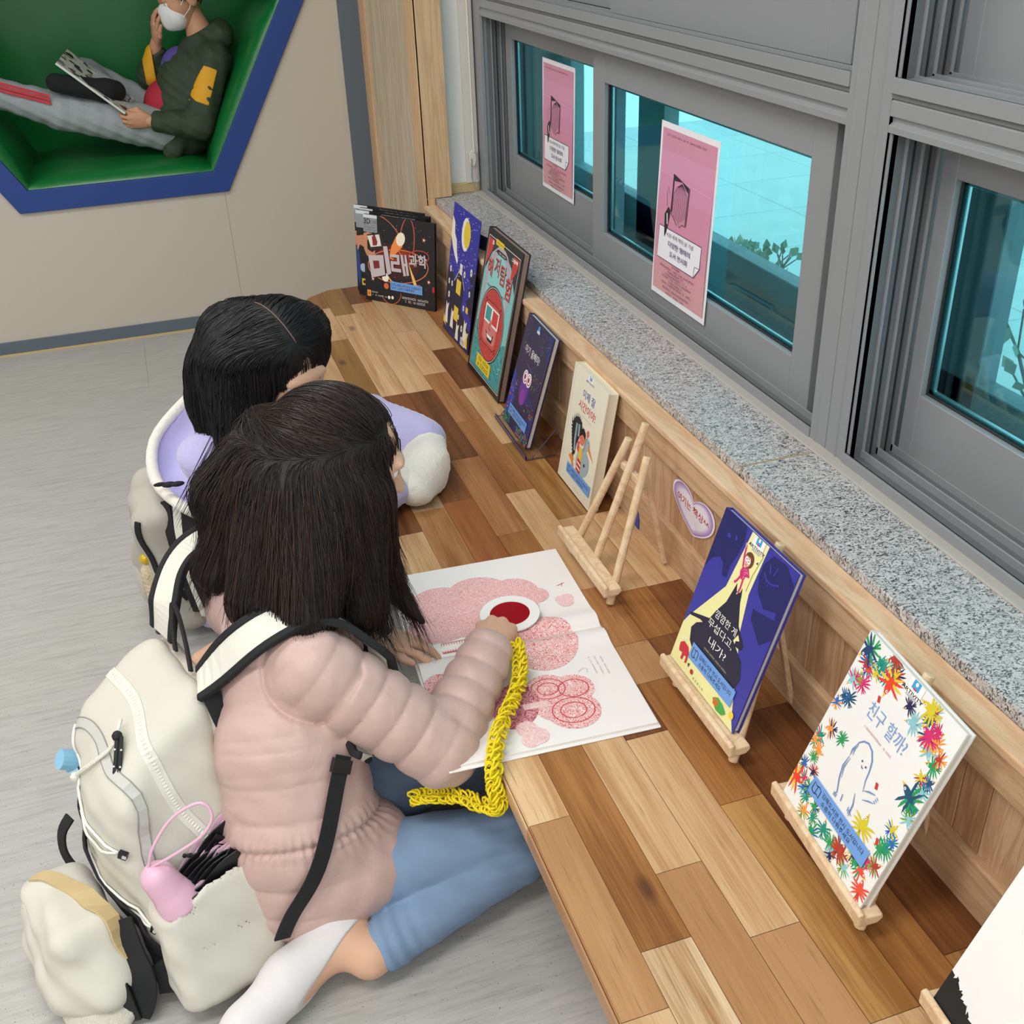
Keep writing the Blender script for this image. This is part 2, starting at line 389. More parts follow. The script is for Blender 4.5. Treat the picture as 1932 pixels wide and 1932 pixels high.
# ================================================================ structure
def streak_floor():
    m, t, b = nt('floor_vinyl'); tc = nd(t, 'ShaderNodeTexCoord')
    mp = nd(t, 'ShaderNodeMapping', Scale=(2.2, 26, 1), Rotation=(0, 0, 0.05)); t.links.new(tc.outputs['Object'], mp.inputs[0])
    n = nd(t, 'ShaderNodeTexNoise', Scale=3.0, Detail=8.0, Roughness=0.62, Distortion=0.5); t.links.new(mp.outputs[0], n.inputs['Vector'])
    mp2 = nd(t, 'ShaderNodeMapping', Scale=(9, 120, 1)); t.links.new(tc.outputs['Object'], mp2.inputs[0])
    n2 = nd(t, 'ShaderNodeTexNoise', Scale=3.0, Detail=4.0); t.links.new(mp2.outputs[0], n2.inputs['Vector'])
    a = nd(t, 'ShaderNodeMath', operation='MULTIPLY_ADD'); a.inputs[1].default_value = 0.45; t.links.new(n2.outputs[0], a.inputs[0]); t.links.new(n.outputs[0], a.inputs[2])
    cr = nd(t, 'ShaderNodeValToRGB'); e = cr.color_ramp.elements
    e[0].position = 0.46; e[0].color = srgb('#9b9a97'); e[1].position = 0.80; e[1].color = srgb('#b6b4b0')
    x = e.new(0.6); x.color = srgb('#aaa8a4')
    t.links.new(a.outputs[0], cr.inputs[0])
    n3 = nd(t, 'ShaderNodeTexNoise', Scale=260.0, Detail=1.0); t.links.new(tc.outputs['Object'], n3.inputs['Vector'])
    sp = nd(t, 'ShaderNodeMath', operation='GREATER_THAN'); sp.inputs[1].default_value = 0.74; t.links.new(n3.outputs[0], sp.inputs[0])
    mx = nd(t, 'ShaderNodeMix', data_type='RGBA'); mx.inputs[7].default_value = srgb('#5c5750'); t.links.new(cr.outputs[0], mx.inputs[6]); t.links.new(sp.outputs[0], mx.inputs[0])
    t.links.new(mx.outputs[2], b.inputs['Base Color']); b.inputs['Roughness'].default_value = 0.42; b.inputs['Specular IOR Level'].default_value = 0.35
    return m
M_FLOOR = streak_floor()
def granite():
    m, t, b = nt('granite'); tc = nd(t, 'ShaderNodeTexCoord')
    mp = nd(t, 'ShaderNodeMapping', Scale=(1.0, 1.5, 1.0), Rotation=(0, 0, 0.5)); t.links.new(tc.outputs['Object'], mp.inputs[0])
    n = nd(t, 'ShaderNodeTexNoise', Scale=120.0, Detail=3.0, Roughness=0.65, Distortion=1.8); t.links.new(mp.outputs[0], n.inputs['Vector'])
    cr = nd(t, 'ShaderNodeValToRGB'); e = cr.color_ramp.elements; cr.color_ramp.interpolation = 'LINEAR'
    e[0].position = 0.41; e[0].color = srgb('#3f3f42'); e[1].position = 0.52; e[1].color = srgb('#cfcbca')
    x = e.new(0.445); x.color = srgb('#8f8d8c')
    t.links.new(n.outputs[0], cr.inputs[0])
    n2 = nd(t, 'ShaderNodeTexNoise', Scale=60.0, Detail=2.0); t.links.new(tc.outputs['Object'], n2.inputs['Vector'])
    mx = nd(t, 'ShaderNodeMix', data_type='RGBA', blend_type='MULTIPLY'); mx.inputs[0].default_value = 0.5
    c2 = nd(t, 'ShaderNodeValToRGB'); c2.color_ramp.elements[0].color = (0.55, 0.55, 0.55, 1); c2.color_ramp.elements[0].position = 0.3; c2.color_ramp.elements[1].position = 0.6
    t.links.new(n2.outputs[0], c2.inputs[0]); t.links.new(cr.outputs[0], mx.inputs[6]); t.links.new(c2.outputs[0], mx.inputs[7])
    t.links.new(mx.outputs[2], b.inputs['Base Color']); b.inputs['Roughness'].default_value = 0.38
    return m
M_GRAN = granite()
def glass_mat(name, tint, refl=0.06):
    m = bpy.data.materials.new(name); m.use_nodes = True; t = m.node_tree; t.nodes.clear()
    o = nd(t, 'ShaderNodeOutputMaterial'); tr = nd(t, 'ShaderNodeBsdfTransparent'); tr.inputs[0].default_value = srgb(tint)
    g = nd(t, 'ShaderNodeBsdfGlossy'); g.inputs['Roughness'].default_value = 0.02
    lw = nd(t, 'ShaderNodeLayerWeight', Blend=0.35); mx = nd(t, 'ShaderNodeMixShader')
    pw = nd(t, 'ShaderNodeMath', operation='MULTIPLY_ADD'); pw.inputs[1].default_value = 0.18; pw.inputs[2].default_value = 0.02; t.links.new(lw.outputs[0], pw.inputs[0]); t.links.new(pw.outputs[0], mx.inputs[0]); t.links.new(tr.outputs[0], mx.inputs[1]); t.links.new(g.outputs[0], mx.inputs[2]); t.links.new(mx.outputs[0], o.inputs[0])
    return m
M_GLASS = glass_mat('glass_cyan', '#c6eef2'); M_GLASS2 = glass_mat('glass_outer', '#eefafb')
M_WALL = mat('wall_beige', '#c6bcae', 0.75, var=0.015, vscale=60, bump=0.03, bscale=400)
M_WHITE = mat('wall_white', '#e6e5e3', 0.8, var=0.02, vscale=8)
M_CEIL = mat('ceiling_white', '#efefec', 0.9)
M_BASE = mat('trim_grey', '#5f6a75', 0.6, var=0.03, vscale=40)
M_BLUE = mat('nook_blue', '#1f3f86', 0.5, var=0.03)
M_GREEN = mat('nook_green', '#0c6e31', 0.33, var=0.05, vscale=9, bump=0.12, bscale=14, spec=0.6)
M_ALU = mat('aluminium_grey', '#8d8f92', 0.42, var=0.012, vscale=6, spec=0.6)
M_TRACK = mat('track_dark', '#6a6b6d', 0.5, var=0.06, vscale=30)
M_SEAL = mat('rubber_black', '#1d1e20', 0.6)
M_SPACER = mat('spacer', '#c9ced0', 0.3, 0.8, var=0.1, vscale=800)
M_CAULK = mat('caulk', '#b3ada6', 0.7, var=0.06, vscale=12)
M_YEL = mat('caulk_yellow', '#c8b184', 0.7)
M_PINE_Y = wood('pine_along', '#dfbf9c', '#d0a780', (5, 0.55, 5), 0.5, 5)
M_PINE_Y2 = wood('pine_rail', '#d0ae8a', '#bd9670', (6, 0.5, 6), 0.5, 6)
M_PINE_Z = wood('pine_upright', '#d3b190', '#bf9873', (7, 7, 0.6), 0.5, 6)
M_PINE_Z2 = wood('pine_upright_warm', '#c8a17c', '#b28662', (9, 9, 0.7), 0.5, 5)
M_CLAD = wood('cladding', '#cfc0aa', '#bda88a', (4, 4, 0.35), 0.55, 5)
M_CLAD2 = wood('cladding_edge', '#dcb68d', '#cba379', (6, 6, 0.35), 0.5, 6)

FL = MB().box(-4.2, 1.0, -2.6, 4.5, -0.05, 0.0); struct(FL.build('floor', M_FLOOR))
# thin joint between two vinyl sheets
mb = MB().box(-0.1515, -0.15, 3.86, 4.4, 0, 0.0005); struct(mb.build('trim_1', mat('joint_dark', '#9a958d', 0.7)))
struct(MB().box(-4.2, 1.4, -2.6, 5.3, 2.72, 2.8).build('ceiling', M_CEIL))
struct(MB().box(-4.3, -4.2, -2.6, 5.3, 0, 2.8).build('wall_left', M_WHITE))
struct(MB().box(-4.3, 1.4, -2.7, -2.6, 0, 2.8).build('wall_rear', M_WHITE))
# back wall with the hexagonal opening
HC = (-0.1035, 1.197); HR = 0.675; HRO = 0.762; WY = 4.41
def hexpts(r, n=6): return [(HC[0] + r * math.cos(math.pi / 3 * i), HC[1] + r * math.sin(math.pi / 3 * i)) for i in range(n)]
outer = [(-4.2, 0.0), (0.86, 0.0), (0.86, 2.72), (-4.2, 2.72)]; inner = hexpts(HR + 0.03)
tess = tessellate_polygon([[Vector((a, b, 0)) for a, b in outer], [Vector((a, b, 0)) for a, b in inner]])
pts = outer + inner; mb = MB(); k = len(pts)
mb.add([(a, WY + dy, b) for dy in (0, 0.04) for a, b in pts], [tuple(f) for f in tess] + [tuple(i + k for i in f) for f in tess])
b0 = 0
for i in range(4): mb.f.append((i, (i + 1) % 4, k + (i + 1) % 4, k + i)); mb.m.append(0)
for i in range(6): mb.f.append((4 + i, 4 + (i + 1) % 6, k + 4 + (i + 1) % 6, k + 4 + i)); mb.m.append(0)
struct(mb.build('wall_back', M_WALL))
struct(MB().box(0.2595, 0.2605, WY - 0.0006, WY, 0.056, 0.53).build('trim_2', mat('wall_joint', '#8f8779', 0.8)))
struct(bevel(MB().box(-4.2, 0.775, WY - 0.006, WY, 0.008, 0.056).build('baseboard_back', M_BASE), 0.002))
struct(MB().box(-4.2, 0.775, WY - 0.009, WY, 0.0, 0.008).build('trim_3', M_YEL))
struct(MB().box(0.775, 0.86, WY - 0.006, WY, 0.0, 2.72).build('trim_4', M_BASE))
# timber-clad pier between the partition and the window
mb = MB(); mb.box(0.86, 0.944, 3.556, 4.5, 0, 2.72, 0); mb.box(0.853, 0.861, 3.548, 3.66, 0, 2.72, 1); mb.box(0.853, 0.861, 4.3, 4.404, 0, 2.72, 1); mb.box(0.855, 0.944, 3.548, 3.557, 0.633, 2.72, 1)
mb.box(0.855, 0.886, 3.548, 3.557, 0.0, 0.633, 1)
struct(bevel(mb.build('wall_pier', [M_CLAD, M_CLAD2]), 0.001, 1))
struct(MB().box(0.944, 1.06, 3.59, 3.7, 0.6, 2.72).build('wall_reveal', M_WHITE))
mb = MB().box(0.944, 1.05, 3.578, 3.592, 0.632, 0.665); struct(bevel(mb.build('trim_5', M_YEL), 0.003))
struct(MB().box(1.008, 1.05, 3.575, 3.592, 0.665, 2.72).build('trim_6', mat('cream_strip', '#ddd8cf', 0.6)))
# granite sill in two lengths with a joint
mb = MB(); mb.box(0.887, 1.075, 1.482, 3.546, 0.609, 0.632); mb.box(0.944, 1.075, 3.546, 3.59, 0.609, 0.632); mb.box(0.887, 1.075, -1.2, 1.478, 0.609, 0.632)
struct(bevel(mb.build('trim_7', M_GRAN), 0.0025, 2))
struct(MB().box(0.889, 1.07, 1.478, 1.482, 0.609, 0.6315).build('trim_8', mat('grout', '#a89570', 0.8, var=0.2, vscale=60)))
struct(bevel(MB().box(1.03, 1.056, -1.2, 3.575, 0.631, 0.636).build('trim_9', M_CAULK), 0.002))
# timber panelling between bench and sill
mb = MB().box(0.842, 0.888, -1.2, 3.55, 0.596, 0.612); struct(bevel(mb.build('trim_10', M_PINE_Y), 0.004, 3))
mb = MB().box(0.847, 0.87, -1.2, 3.55, 0.541, 0.596); struct(bevel(mb.build('trim_11', M_PINE_Y2), 0.002))
mb = MB().box(0.846, 0.87, -1.2, 3.55, 0.0, 0.411); struct(bevel(mb.build('trim_12', M_PINE_Y2), 0.003, 2))
mb = MB(); y = -1.2; rr = random.Random(3)
while y < 3.55:
    w = rr.choice((0.088, 0.092, 0.05, 0.088)); e = min(y + w - 0.0012, 3.55); mb.box(0.858, 0.868, y, e, 0.411, 0.541, rr.choice((0, 0, 1))); y += w
struct(bevel(mb.build('wall_panelling', [M_PINE_Z, M_PINE_Z2]), 0.0012, 1))
struct(MB().box(0.868, 1.36, -1.2, 3.7, 0.0, 0.6).build('wall_window', M_WHITE))

# ---------------------------------------------------------------- windows
FX = 1.055
def sash(parent, y0, y1, z0, z1, x, st0, st1, rt, rb, glass=M_GLASS, depth=0.026):
    """y0<y1; st0 stile at y0, st1 stile at y1, rt/rb top and bottom rails"""
    mb = MB()
    mb.box(x, x + depth, y0, y0 + st0, z0, z1); mb.box(x, x + depth, y1 - st1, y1, z0, z1)
    mb.box(x, x + depth, y0 + st0, y1 - st1, z0, z0 + rb); mb.box(x, x + depth, y0 + st0, y1 - st1, z1 - rt, z1)
    a, b, c, d = y0 + st0, y1 - st1, z0 + rb, z1 - rt
    for (p, q, r_, s_) in ((a, a + .004, c, d), (b - .004, b, c, d), (a, b, c, c + .004), (a, b, d - .004, d)): mb.box(x + 0.011, x + 0.0155, p, q, r_, s_, 1)
    for (p, q, r_, s_) in ((a, a + .012, c, d), (b - .012, b, c, d), (a, b, c, c + .01), (a, b, d - .01, d)): mb.box(x + 0.0175, x + 0.024, p, q, r_, s_, 2)
    o = bevel(mb.build('sash', [M_ALU, M_SEAL, M_SPACER], parent), 0.0012, 1)
    MB().box(x + 0.0158, x + 0.0172, a + .001, b - .001, c + .001, d - .001).build('glass', glass, o)
    return o
def rail_profile(y0, y1, z0, z1, g):
    """horizontal rail with two grooves g (centre heights)"""
    pts = [(FX, z0)]
    for c in g: pts += [(FX, c - 0.006), (FX + 0.006, c - 0.001), (FX + 0.006, c + 0.005), (FX, c + 0.008)]
    pts += [(FX, z1), (FX + 0.13, z1), (FX + 0.13, z0)]
    k = len(pts); v = [(p[0], yy, p[1]) for yy in (y0, y1) for p in pts]
    t = tessellate_polygon([[Vector((p[0], p[1], 0)) for p in pts]])
    return v, [tuple(f) for f in t] + [tuple(i + k for i in f) for f in t] + [(i, (i + 1) % k, k + (i + 1) % k, k + i) for i in range(k)]
def jamb_tracks(mb, y, s, z0, z1):
    """ribbed channel on a jamb face at y, ribs pointing along s"""
    mb.box(FX + 0.02, FX + 0.14, min(y, y + s * 0.001), max(y, y + s * 0.001), z0, z1, 1)
    for xx in (FX + 0.004, FX + 0.034, FX + 0.064, FX + 0.094): mb.box(xx, xx + 0.0035, min(y, y + s * 0.006), max(y, y + s * 0.006), z0, z1, 0)
    for xx in (FX + 0.05, FX + 0.08): mb.box(xx, xx + 0.003, min(y, y + s * 0.003), max(y, y + s * 0.003), z0, z1, 2)
def sill_tracks(mb, y0, y1, z):
    mb.box(FX, FX + 0.14, y0, y1, z - 0.03, z - 0.014, 1)
    for xx in (FX, FX + 0.033, FX + 0.064, FX + 0.094): mb.box(xx, xx + 0.003, y0, y1, z - 0.02, z, 0)
    mb.box(FX - 0.004, FX + 0.003, y0, y1, z - 0.022, z, 0)
def window(name, ya, yb, zr0, zr1, g, jambfar):
    """ya<yb opening, zr0..zr1 transom rail"""
    fr = MB(); fr.add(*rail_profile(ya, yb, zr0, zr1, g))
    sill_tracks(fr, ya, yb, 0.654)
    fr.box(FX, FX + 0.14, yb, yb + 0.092 if jambfar else yb + 0.002, 0.63, 2.72, 0)
    jamb_tracks(fr, yb, -1, 0.64, zr0); jamb_tracks(fr, yb, -1, zr1, 2.7)
    sill_tracks(fr, ya, yb, zr1 + 0.004)
    return struct(bevel(fr.build(name, [M_ALU, M_TRACK, M_SEAL]), 0.0008, 1))
w1 = window('window_1', 1.527, 3.508, 1.183, 1.258, (1.200, 1.235), True)
sash(w1, 1.600, 2.665, 0.642, 1.186, 1.090, 0.068, 0.072, 0.082, 0.094)
sash(w1, 2.60, 3.475, 0.642, 1.186, 1.126, 0.09, 0.056, 0.066, 0.133)
sash(w1, 1.585, 2.56, 1.262, 2.3, 1.090, 0.068, 0.072, 0.08, 0.125)
sash(w1, 2.50, 3.475, 1.262, 2.3, 1.126, 0.09, 0.056, 0.08, 0.125)
# added dark filler for the shaded recess at the right of the sliding sash
MB().box(1.122, 1.13, 1.53, 1.61, 0.645, 1.183).build('recess_filler', M_TRACK, w1)
w2 = window('window_2', -1.2, 1.420, 1.190, 1.264, (1.206, 1.241), False)
sash(w2, 0.3, 1.402, 0.642, 1.192, 1.150, 0.07, 0.034, 0.07, 0.125)
sash(w2, -1.1, 0.36, 0.642, 1.192, 1.118, 0.07, 0.07, 0.07, 0.125)
sash(w2, 0.3, 1.402, 1.262, 2.3, 1.150, 0.07, 0.034, 0.07, 0.125)
# mullion between the two windows: ribbed profile
pf = [(FX, 1.42), (FX - 0.0015, 1.421), (FX - 0.0015, 1.441), (FX - 0.004, 1.4425), (FX - 0.0015, 1.445), (FX - 0.0015, 1.475), (FX, 1.4755), (FX, 1.477), (FX - 0.0015, 1.4775), (FX - 0.0015, 1.504), (FX - 0.004, 1.5065), (FX - 0.0015, 1.509), (FX - 0.0015, 1.526), (FX, 1.527), (FX + 0.14, 1.527), (FX + 0.14, 1.42)]
struct(MB().prism(pf, 0.632, 2.72).build('trim_13', M_ALU))
struct(MB().box(FX, 1.36, -1.2, 3.7, 2.3, 2.72).build('wall_lintel', M_WHITE))
# outer window line
ow = MB(); ow.box(1.30, 1.345, -1.2, 3.7, 0.60, 0.742); ow.box(1.30, 1.345, -1.2, 3.7, 1.2, 1.27); ow.box(1.30, 1.345, -1.2, 3.7, 2.2, 2.3)
for yy, w in ((3.36, 0.35), (2.69, 0.16), (1.41, 0.28), (0.2, 0.1)): ow.box(1.30, 1.345, yy, yy + w, 0.6, 2.3)
ow.box(1.2, 1.345, 3.5, 3.6, 0.6, 2.3); ow.box(1.18, 1.30, -1.2, 3.6, 0.595, 0.63)
w3 = struct(bevel(ow.build('window_3', mat('outer_frame', '#8b9093', 0.5)), 0.002, 1))
MB().box(1.32, 1.324, -1.2, 3.5, 0.74, 2.2).build('glass', M_GLASS2, w3)
# outside: paving, kerb, facade opposite
pv = MB()
for i in range(12):
    for j in range(14): pv.box(1.36 + i * 0.6, 1.36 + i * 0.6 + 0.594, -1 + j * 0.6, -1 + j * 0.6 + 0.594, -0.06, 0.0)
struct(bevel(pv.build('ground', mat('paving', '#e2e1dc', 0.9, var=0.1, vscale=5, bump=0.2, bscale=60)), 0.004, 1))
struct(bevel(MB().box(2.0, 2.1, -1.5, 6.0, 0.0, 0.12).build('trim_14', mat('kerb', '#d4d3cc', 0.9, var=0.08)), 0.006))
struct(MB().box(1.37, 2.0, -1.5, 6.0, 0.0, 0.08).build('ground_soil', mat('soil', '#a9a796', 0.95, var=0.25, vscale=18)))
struct(MB().box(8.5, 8.8, -3, 16, 0.0, 5).build('wall_opposite', mat('facade', '#b9bab4', 0.9, var=0.05)))

def shrub(loc, h, n, seed, label):
    r = random.Random(seed); mb = MB()
    for i in range(n):
        a = r.uniform(0, 6.28); t = r.uniform(.1, .5); p = [Vector((0, 0, 0))]; d = Vector((t * math.cos(a), t * math.sin(a), 1)).normalized()
        for k in range(5):
            d = (d + Vector((r.uniform(-.25, .25), r.uniform(-.25, .25), .05))).normalized(); p.append(p[-1] + d * h / 5)
            for q in range(3):
                e = (d + Vector((r.uniform(-1, 1), r.uniform(-1, 1), r.uniform(-.2, .6)))).normalized(); b_ = p[-1]; c_ = b_ + e * h * .14; mb.tube([b_, c_], .0022, 4)
                w = e.cross(Vector((r.uniform(-1, 1), r.uniform(-1, 1), .3))).normalized() * .014; mb.add([c_, c_ + e * .018 + w, c_ + e * .04, c_ + e * .018 - w], [(0, 1, 2, 3)], 1)
        mb.tube(p, .004, 5)
    o = mb.build('shrub', [mat('twig', '#8a7f6e', .9), mat('leaf', '#a9b39a', .8, var=.2)], fix=False); o.location = loc; tag(o, label, 'shrub', 'shrubs outside the window')
shrub((1.78, 3.02, .08), .36, 16, 1, 'sparse shrub outside, seen in the wide pane right of the pink poster')
shrub((1.72, 3.75, .08), .34, 14, 2, 'sparse shrub outside, partly hidden behind the nearer pink poster')
shrub((1.80, 1.55, .08), .62, 16, 3, 'twiggy shrub outside the window pane at the right edge')
# ---------------------------------------------------------------- reading nook
nook = empty('reading_nook', (HC[0], WY, HC[1]), label='hexagonal reading nook with blue rim and green padding in the beige wall', cat='nook')
def ring(r0, r1, y0, y1, mats, name):
    a = hexpts(r0); b = hexpts(r1); mb = MB()
    v = [(p[0] - HC[0], y - WY, p[1] - HC[1]) for y in (y0, y1) for q in (a, b) for p in q]
    f = []
    for i in range(6):
        j = (i + 1) % 6; f += [(i, j, 6 + j, 6 + i), (12 + i, 18 + i, 18 + j, 12 + j), (6 + i, 6 + j, 18 + j, 18 + i), (i, 12 + i, 12 + j, j)]
    return mb.add(v, f).build(name, mats, nook)
bevel(ring(HR - 0.004, HRO, WY - 0.014, WY + 0.004, M_BLUE, 'rim'), 0.002)
ring(HR + 0.03, HR + 0.06, WY + 0.005, WY + 0.75, mat('nook_shell', '#4a4a4a', 0.8), 'shell')
for i in range(6):
    p = hexpts(HR + 0.03); a = Vector((p[i][0] - HC[0], 0, p[i][1] - HC[1])); b = Vector((p[(i + 1) % 6][0] - HC[0], 0, p[(i + 1) % 6][1] - HC[1]))
    n = -((a + b) / 2).normalized(); th = 0.075; d = (b - a); L = d.length; d.normalize()
    mb = MB(); N = 14; D = 8; vs = []; fs = []
    for u in range(N + 1):
        for w in range(D + 1):
            s_ = u / N; q = w / D; bul = (1 - abs(2 * s_ - 1) ** 6) * (1 - abs(2 * q - 1) ** 7)
            h = 0.035 + 0.03 * bul
            inset = h * math.tan(math.pi / 6)
            x = inset + (L - 2 * inset) * s_
            vs.append(a + d * x + n * h + Vector((0, 0.002 + 0.70 * q - 0.006 * bul, 0)))
    for u in range(N):
        for w in range(D): k = u * (D + 1) + w; fs.append((k, k + 1, k + D + 2, k + D + 1))
    # front skirt to the rim
    base = len(vs)
    for u in range(N + 1): s_ = u / N; vs.append(a + d * (L * s_) + Vector((0, 0.006, 0)))
    for u in range(N): fs.append((base + u, u * (D + 1), (u + 1) * (D + 1), base + u + 1))
    mb.add(vs, fs); mb.build('side_cushion', M_GREEN, nook, smooth=True)
p = hexpts(HR); mb = MB(); vs = [(0, 0.69, 0)]; fs = []
for r_, yy in ((0.3, 0.692), (0.6, 0.694), (0.9, 0.70), (1.0, 0.72)):
    vs += [((q[0] - HC[0]) * r_, yy, (q[1] - HC[1]) * r_) for q in p]
for i in range(6): fs.append((0, 1 + i, 1 + (i + 1) % 6))
for g_ in range(3):
    for i in range(6): a = 1 + g_ * 6; fs.append((a + i, a + 6 + i, a + 6 + (i + 1) % 6, a + (i + 1) % 6))
mb.add(vs, fs).build('back_cushion', M_GREEN, nook, smooth=True)

# ---------------------------------------------------------------- bench
def bench_wood():
    m, t, b = nt('acacia_block'); ca = nd(t, 'ShaderNodeVertexColor', layer_name='ca'); cb = nd(t, 'ShaderNodeVertexColor', layer_name='cb')
    tc = nd(t, 'ShaderNodeTexCoord')
    sc = nd(t, 'ShaderNodeVectorMath', operation='SCALE'); sc.inputs['Scale'].default_value = 37.0; t.links.new(ca.outputs['Color'], sc.inputs[0])
    ad = nd(t, 'ShaderNodeVectorMath', operation='ADD'); t.links.new(tc.outputs['Object'], ad.inputs[0]); t.links.new(sc.outputs[0], ad.inputs[1])
    mp = nd(t, 'ShaderNodeMapping', Scale=(20, 1.1, 20)); t.links.new(ad.outputs[0], mp.inputs[0])
    n = nd(t, 'ShaderNodeTexNoise', Scale=1.0, Detail=3.0, Roughness=0.55, Distortion=0.9); t.links.new(mp.outputs[0], n.inputs['Vector'])
    mp2 = nd(t, 'ShaderNodeMapping', Scale=(220, 6, 220)); t.links.new(ad.outputs[0], mp2.inputs[0])
    n2 = nd(t, 'ShaderNodeTexNoise', Scale=1.0, Detail=3.0); t.links.new(mp2.outputs[0], n2.inputs['Vector'])
    a = nd(t, 'ShaderNodeMath', operation='MULTIPLY_ADD'); a.inputs[1].default_value = 0.5; t.links.new(n2.outputs[0], a.inputs[0]); t.links.new(n.outputs[0], a.inputs[2])
    mr = nd(t, 'ShaderNodeMapRange'); mr.inputs[1].default_value = 0.58; mr.inputs[2].default_value = 0.92; t.links.new(a.outputs[0], mr.inputs[0])
    mx = nd(t, 'ShaderNodeMix', data_type='RGBA'); t.links.new(mr.outputs[0], mx.inputs[0]); t.links.new(ca.outputs['Color'], mx.inputs[6]); t.links.new(cb.outputs['Color'], mx.inputs[7])
    # short dark pores
    mp3 = nd(t, 'ShaderNodeMapping', Scale=(420, 14, 420)); t.links.new(ad.outputs[0], mp3.inputs[0])
    n3 = nd(t, 'ShaderNodeTexNoise', Scale=1.0, Detail=1.0); t.links.new(mp3.outputs[0], n3.inputs['Vector'])
    gt = nd(t, 'ShaderNodeMapRange'); gt.inputs[1].default_value = 0.63; gt.inputs[2].default_value = 0.78; gt.inputs[4].default_value = 0.4; t.links.new(n3.outputs[0], gt.inputs[0])
    mx2 = nd(t, 'ShaderNodeMix', data_type='RGBA'); t.links.new(gt.outputs[0], mx2.inputs[0]); t.links.new(mx.outputs[2], mx2.inputs[6]); mx2.inputs[7].default_value = srgb('#5b3a22')
    # knots
    mp4 = nd(t, 'ShaderNodeMapping', Scale=(7.5, 3.2, 7.5)); t.links.new(ad.outputs[0], mp4.inputs[0])
    vo = nd(t, 'ShaderNodeTexVoronoi', Scale=1.0); t.links.new(mp4.outputs[0], vo.inputs['Vector'])
    kr = nd(t, 'ShaderNodeMapRange'); kr.inputs[1].default_value = 0.03; kr.inputs[2].default_value = 0.11; kr.inputs[3].default_value = 0.75; kr.inputs[4].default_value = 0.0; t.links.new(vo.outputs['Distance'], kr.inputs[0])
    mx3 = nd(t, 'ShaderNodeMix', data_type='RGBA'); t.links.new(kr.outputs[0], mx3.inputs[0]); t.links.new(mx2.outputs[2], mx3.inputs[6]); mx3.inputs[7].default_value = srgb('#4a2c1a')
    t.links.new(mx3.outputs[2], b.inputs['Base Color']); b.inputs['Roughness'].default_value = 0.36; b.inputs['Specular IOR Level'].default_value = 0.4
    return m
M_BENCH = bench_wood()
LT = ('#d9b58a', '#b98a5c'); BG = ('#cda97f', '#b98f63'); TN = ('#b88a5f', '#a87a4f'); MB_ = ('#a8733f', '#7f4f28'); MD = ('#b58253', '#8e5c33')
DK = ('#85532d', '#5f371c'); RD = ('#a5683a', '#8a5029'); GY = ('#c0a27c', '#a08462'); ST = ('#a1754a', '#dcc09a'); YB = ('#b98c52', '#8d5f30'); OL = ('#9d7440', '#7d5629')
Y0, Y1 = -0.4, 3.673
ROWS = [
 (0.348, 0.412, [(.752, BG), (1.09, TN), (1.45, LT), (1.967, LT), (2.6, DK), (3.2, BG), (9, MB_)]),
 (0.412, 0.484, [(.836, ST), (1.443, MB_), (2.05, MD), (2.62, GY), (3.177, OL), (3.486, LT), (9, MB_)]),
 (0.484, 0.555, [(.945, TN), (1.443, LT), (2.068, RD), (2.70, DK), (3.40, LT), (9, OL)]),
 (0.555, 0.629, [(.808, TN), (1.209, LT), (1.443, DK), (1.888, MB_), (2.263, MD), (2.697, DK), (3.49, LT), (9, DK)]),
 (0.629, 0.700, [(.65, BG), (1.03, YB), (1.331, MB_), (1.443, TN), (1.634, MD), (2.058, BG), (2.463, MB_), (2.803, MD), (3.167, LT), (9, BG)]),
 (0.700, 0.772, [(.9, MB_), (1.443, DK), (1.60, MB_), (1.905, BG), (2.301, YB), (2.666, LT), (2.977, DK), (9, BG)]),  # near end: shadow on the bench painted into the dark plank tone
 (0.772, 0.846, [(.7, MD), (1.2, DK), (1.443, MB_), (1.599, DK), (1.9, LT), (2.3, DK), (2.8, RD), (3.2, MB_), (9, MD)])]
def clip_half(poly, a, b):
    """keep the part of poly to the right of a->b"""
    out = []; sd = lambda p: -((b[0] - a[0]) * (p[1] - a[1]) - (b[1] - a[1]) * (p[0] - a[0]))
    for i in range(len(poly)):
        p, q = poly[i - 1], poly[i]; dp, dq = sd(p), sd(q)
        if (dp >= 0) != (dq >= 0): t = dp / (dp - dq); out.append((p[0] + (q[0] - p[0]) * t, p[1] + (q[1] - p[1]) * t))
        if dq >= 0: out.append(q)
    return out
CH = [(0.354, 3.40), (0.372, 3.50), (0.40, 3.565), (0.44, 3.625), (0.51, 3.673)]
ZB = 0.33; TH = 0.035
bench = empty('bench', (0.6, 1.6, 0.0), label='long low acacia block bench used as a desk under the window', cat='bench')
vs = []; fs = []; ca = []; cb = []
def q4(pts, c):
    b_ = len(vs); vs.extend(pts); fs.append(tuple(range(b_, b_ + len(pts)))); ca.append(c[0]); cb.append(c[1])
rr = random.Random(11)
def shade(c, s):
    r = srgb(c); return tuple(min(1, x * s) for x in r[:3]) + (1,)
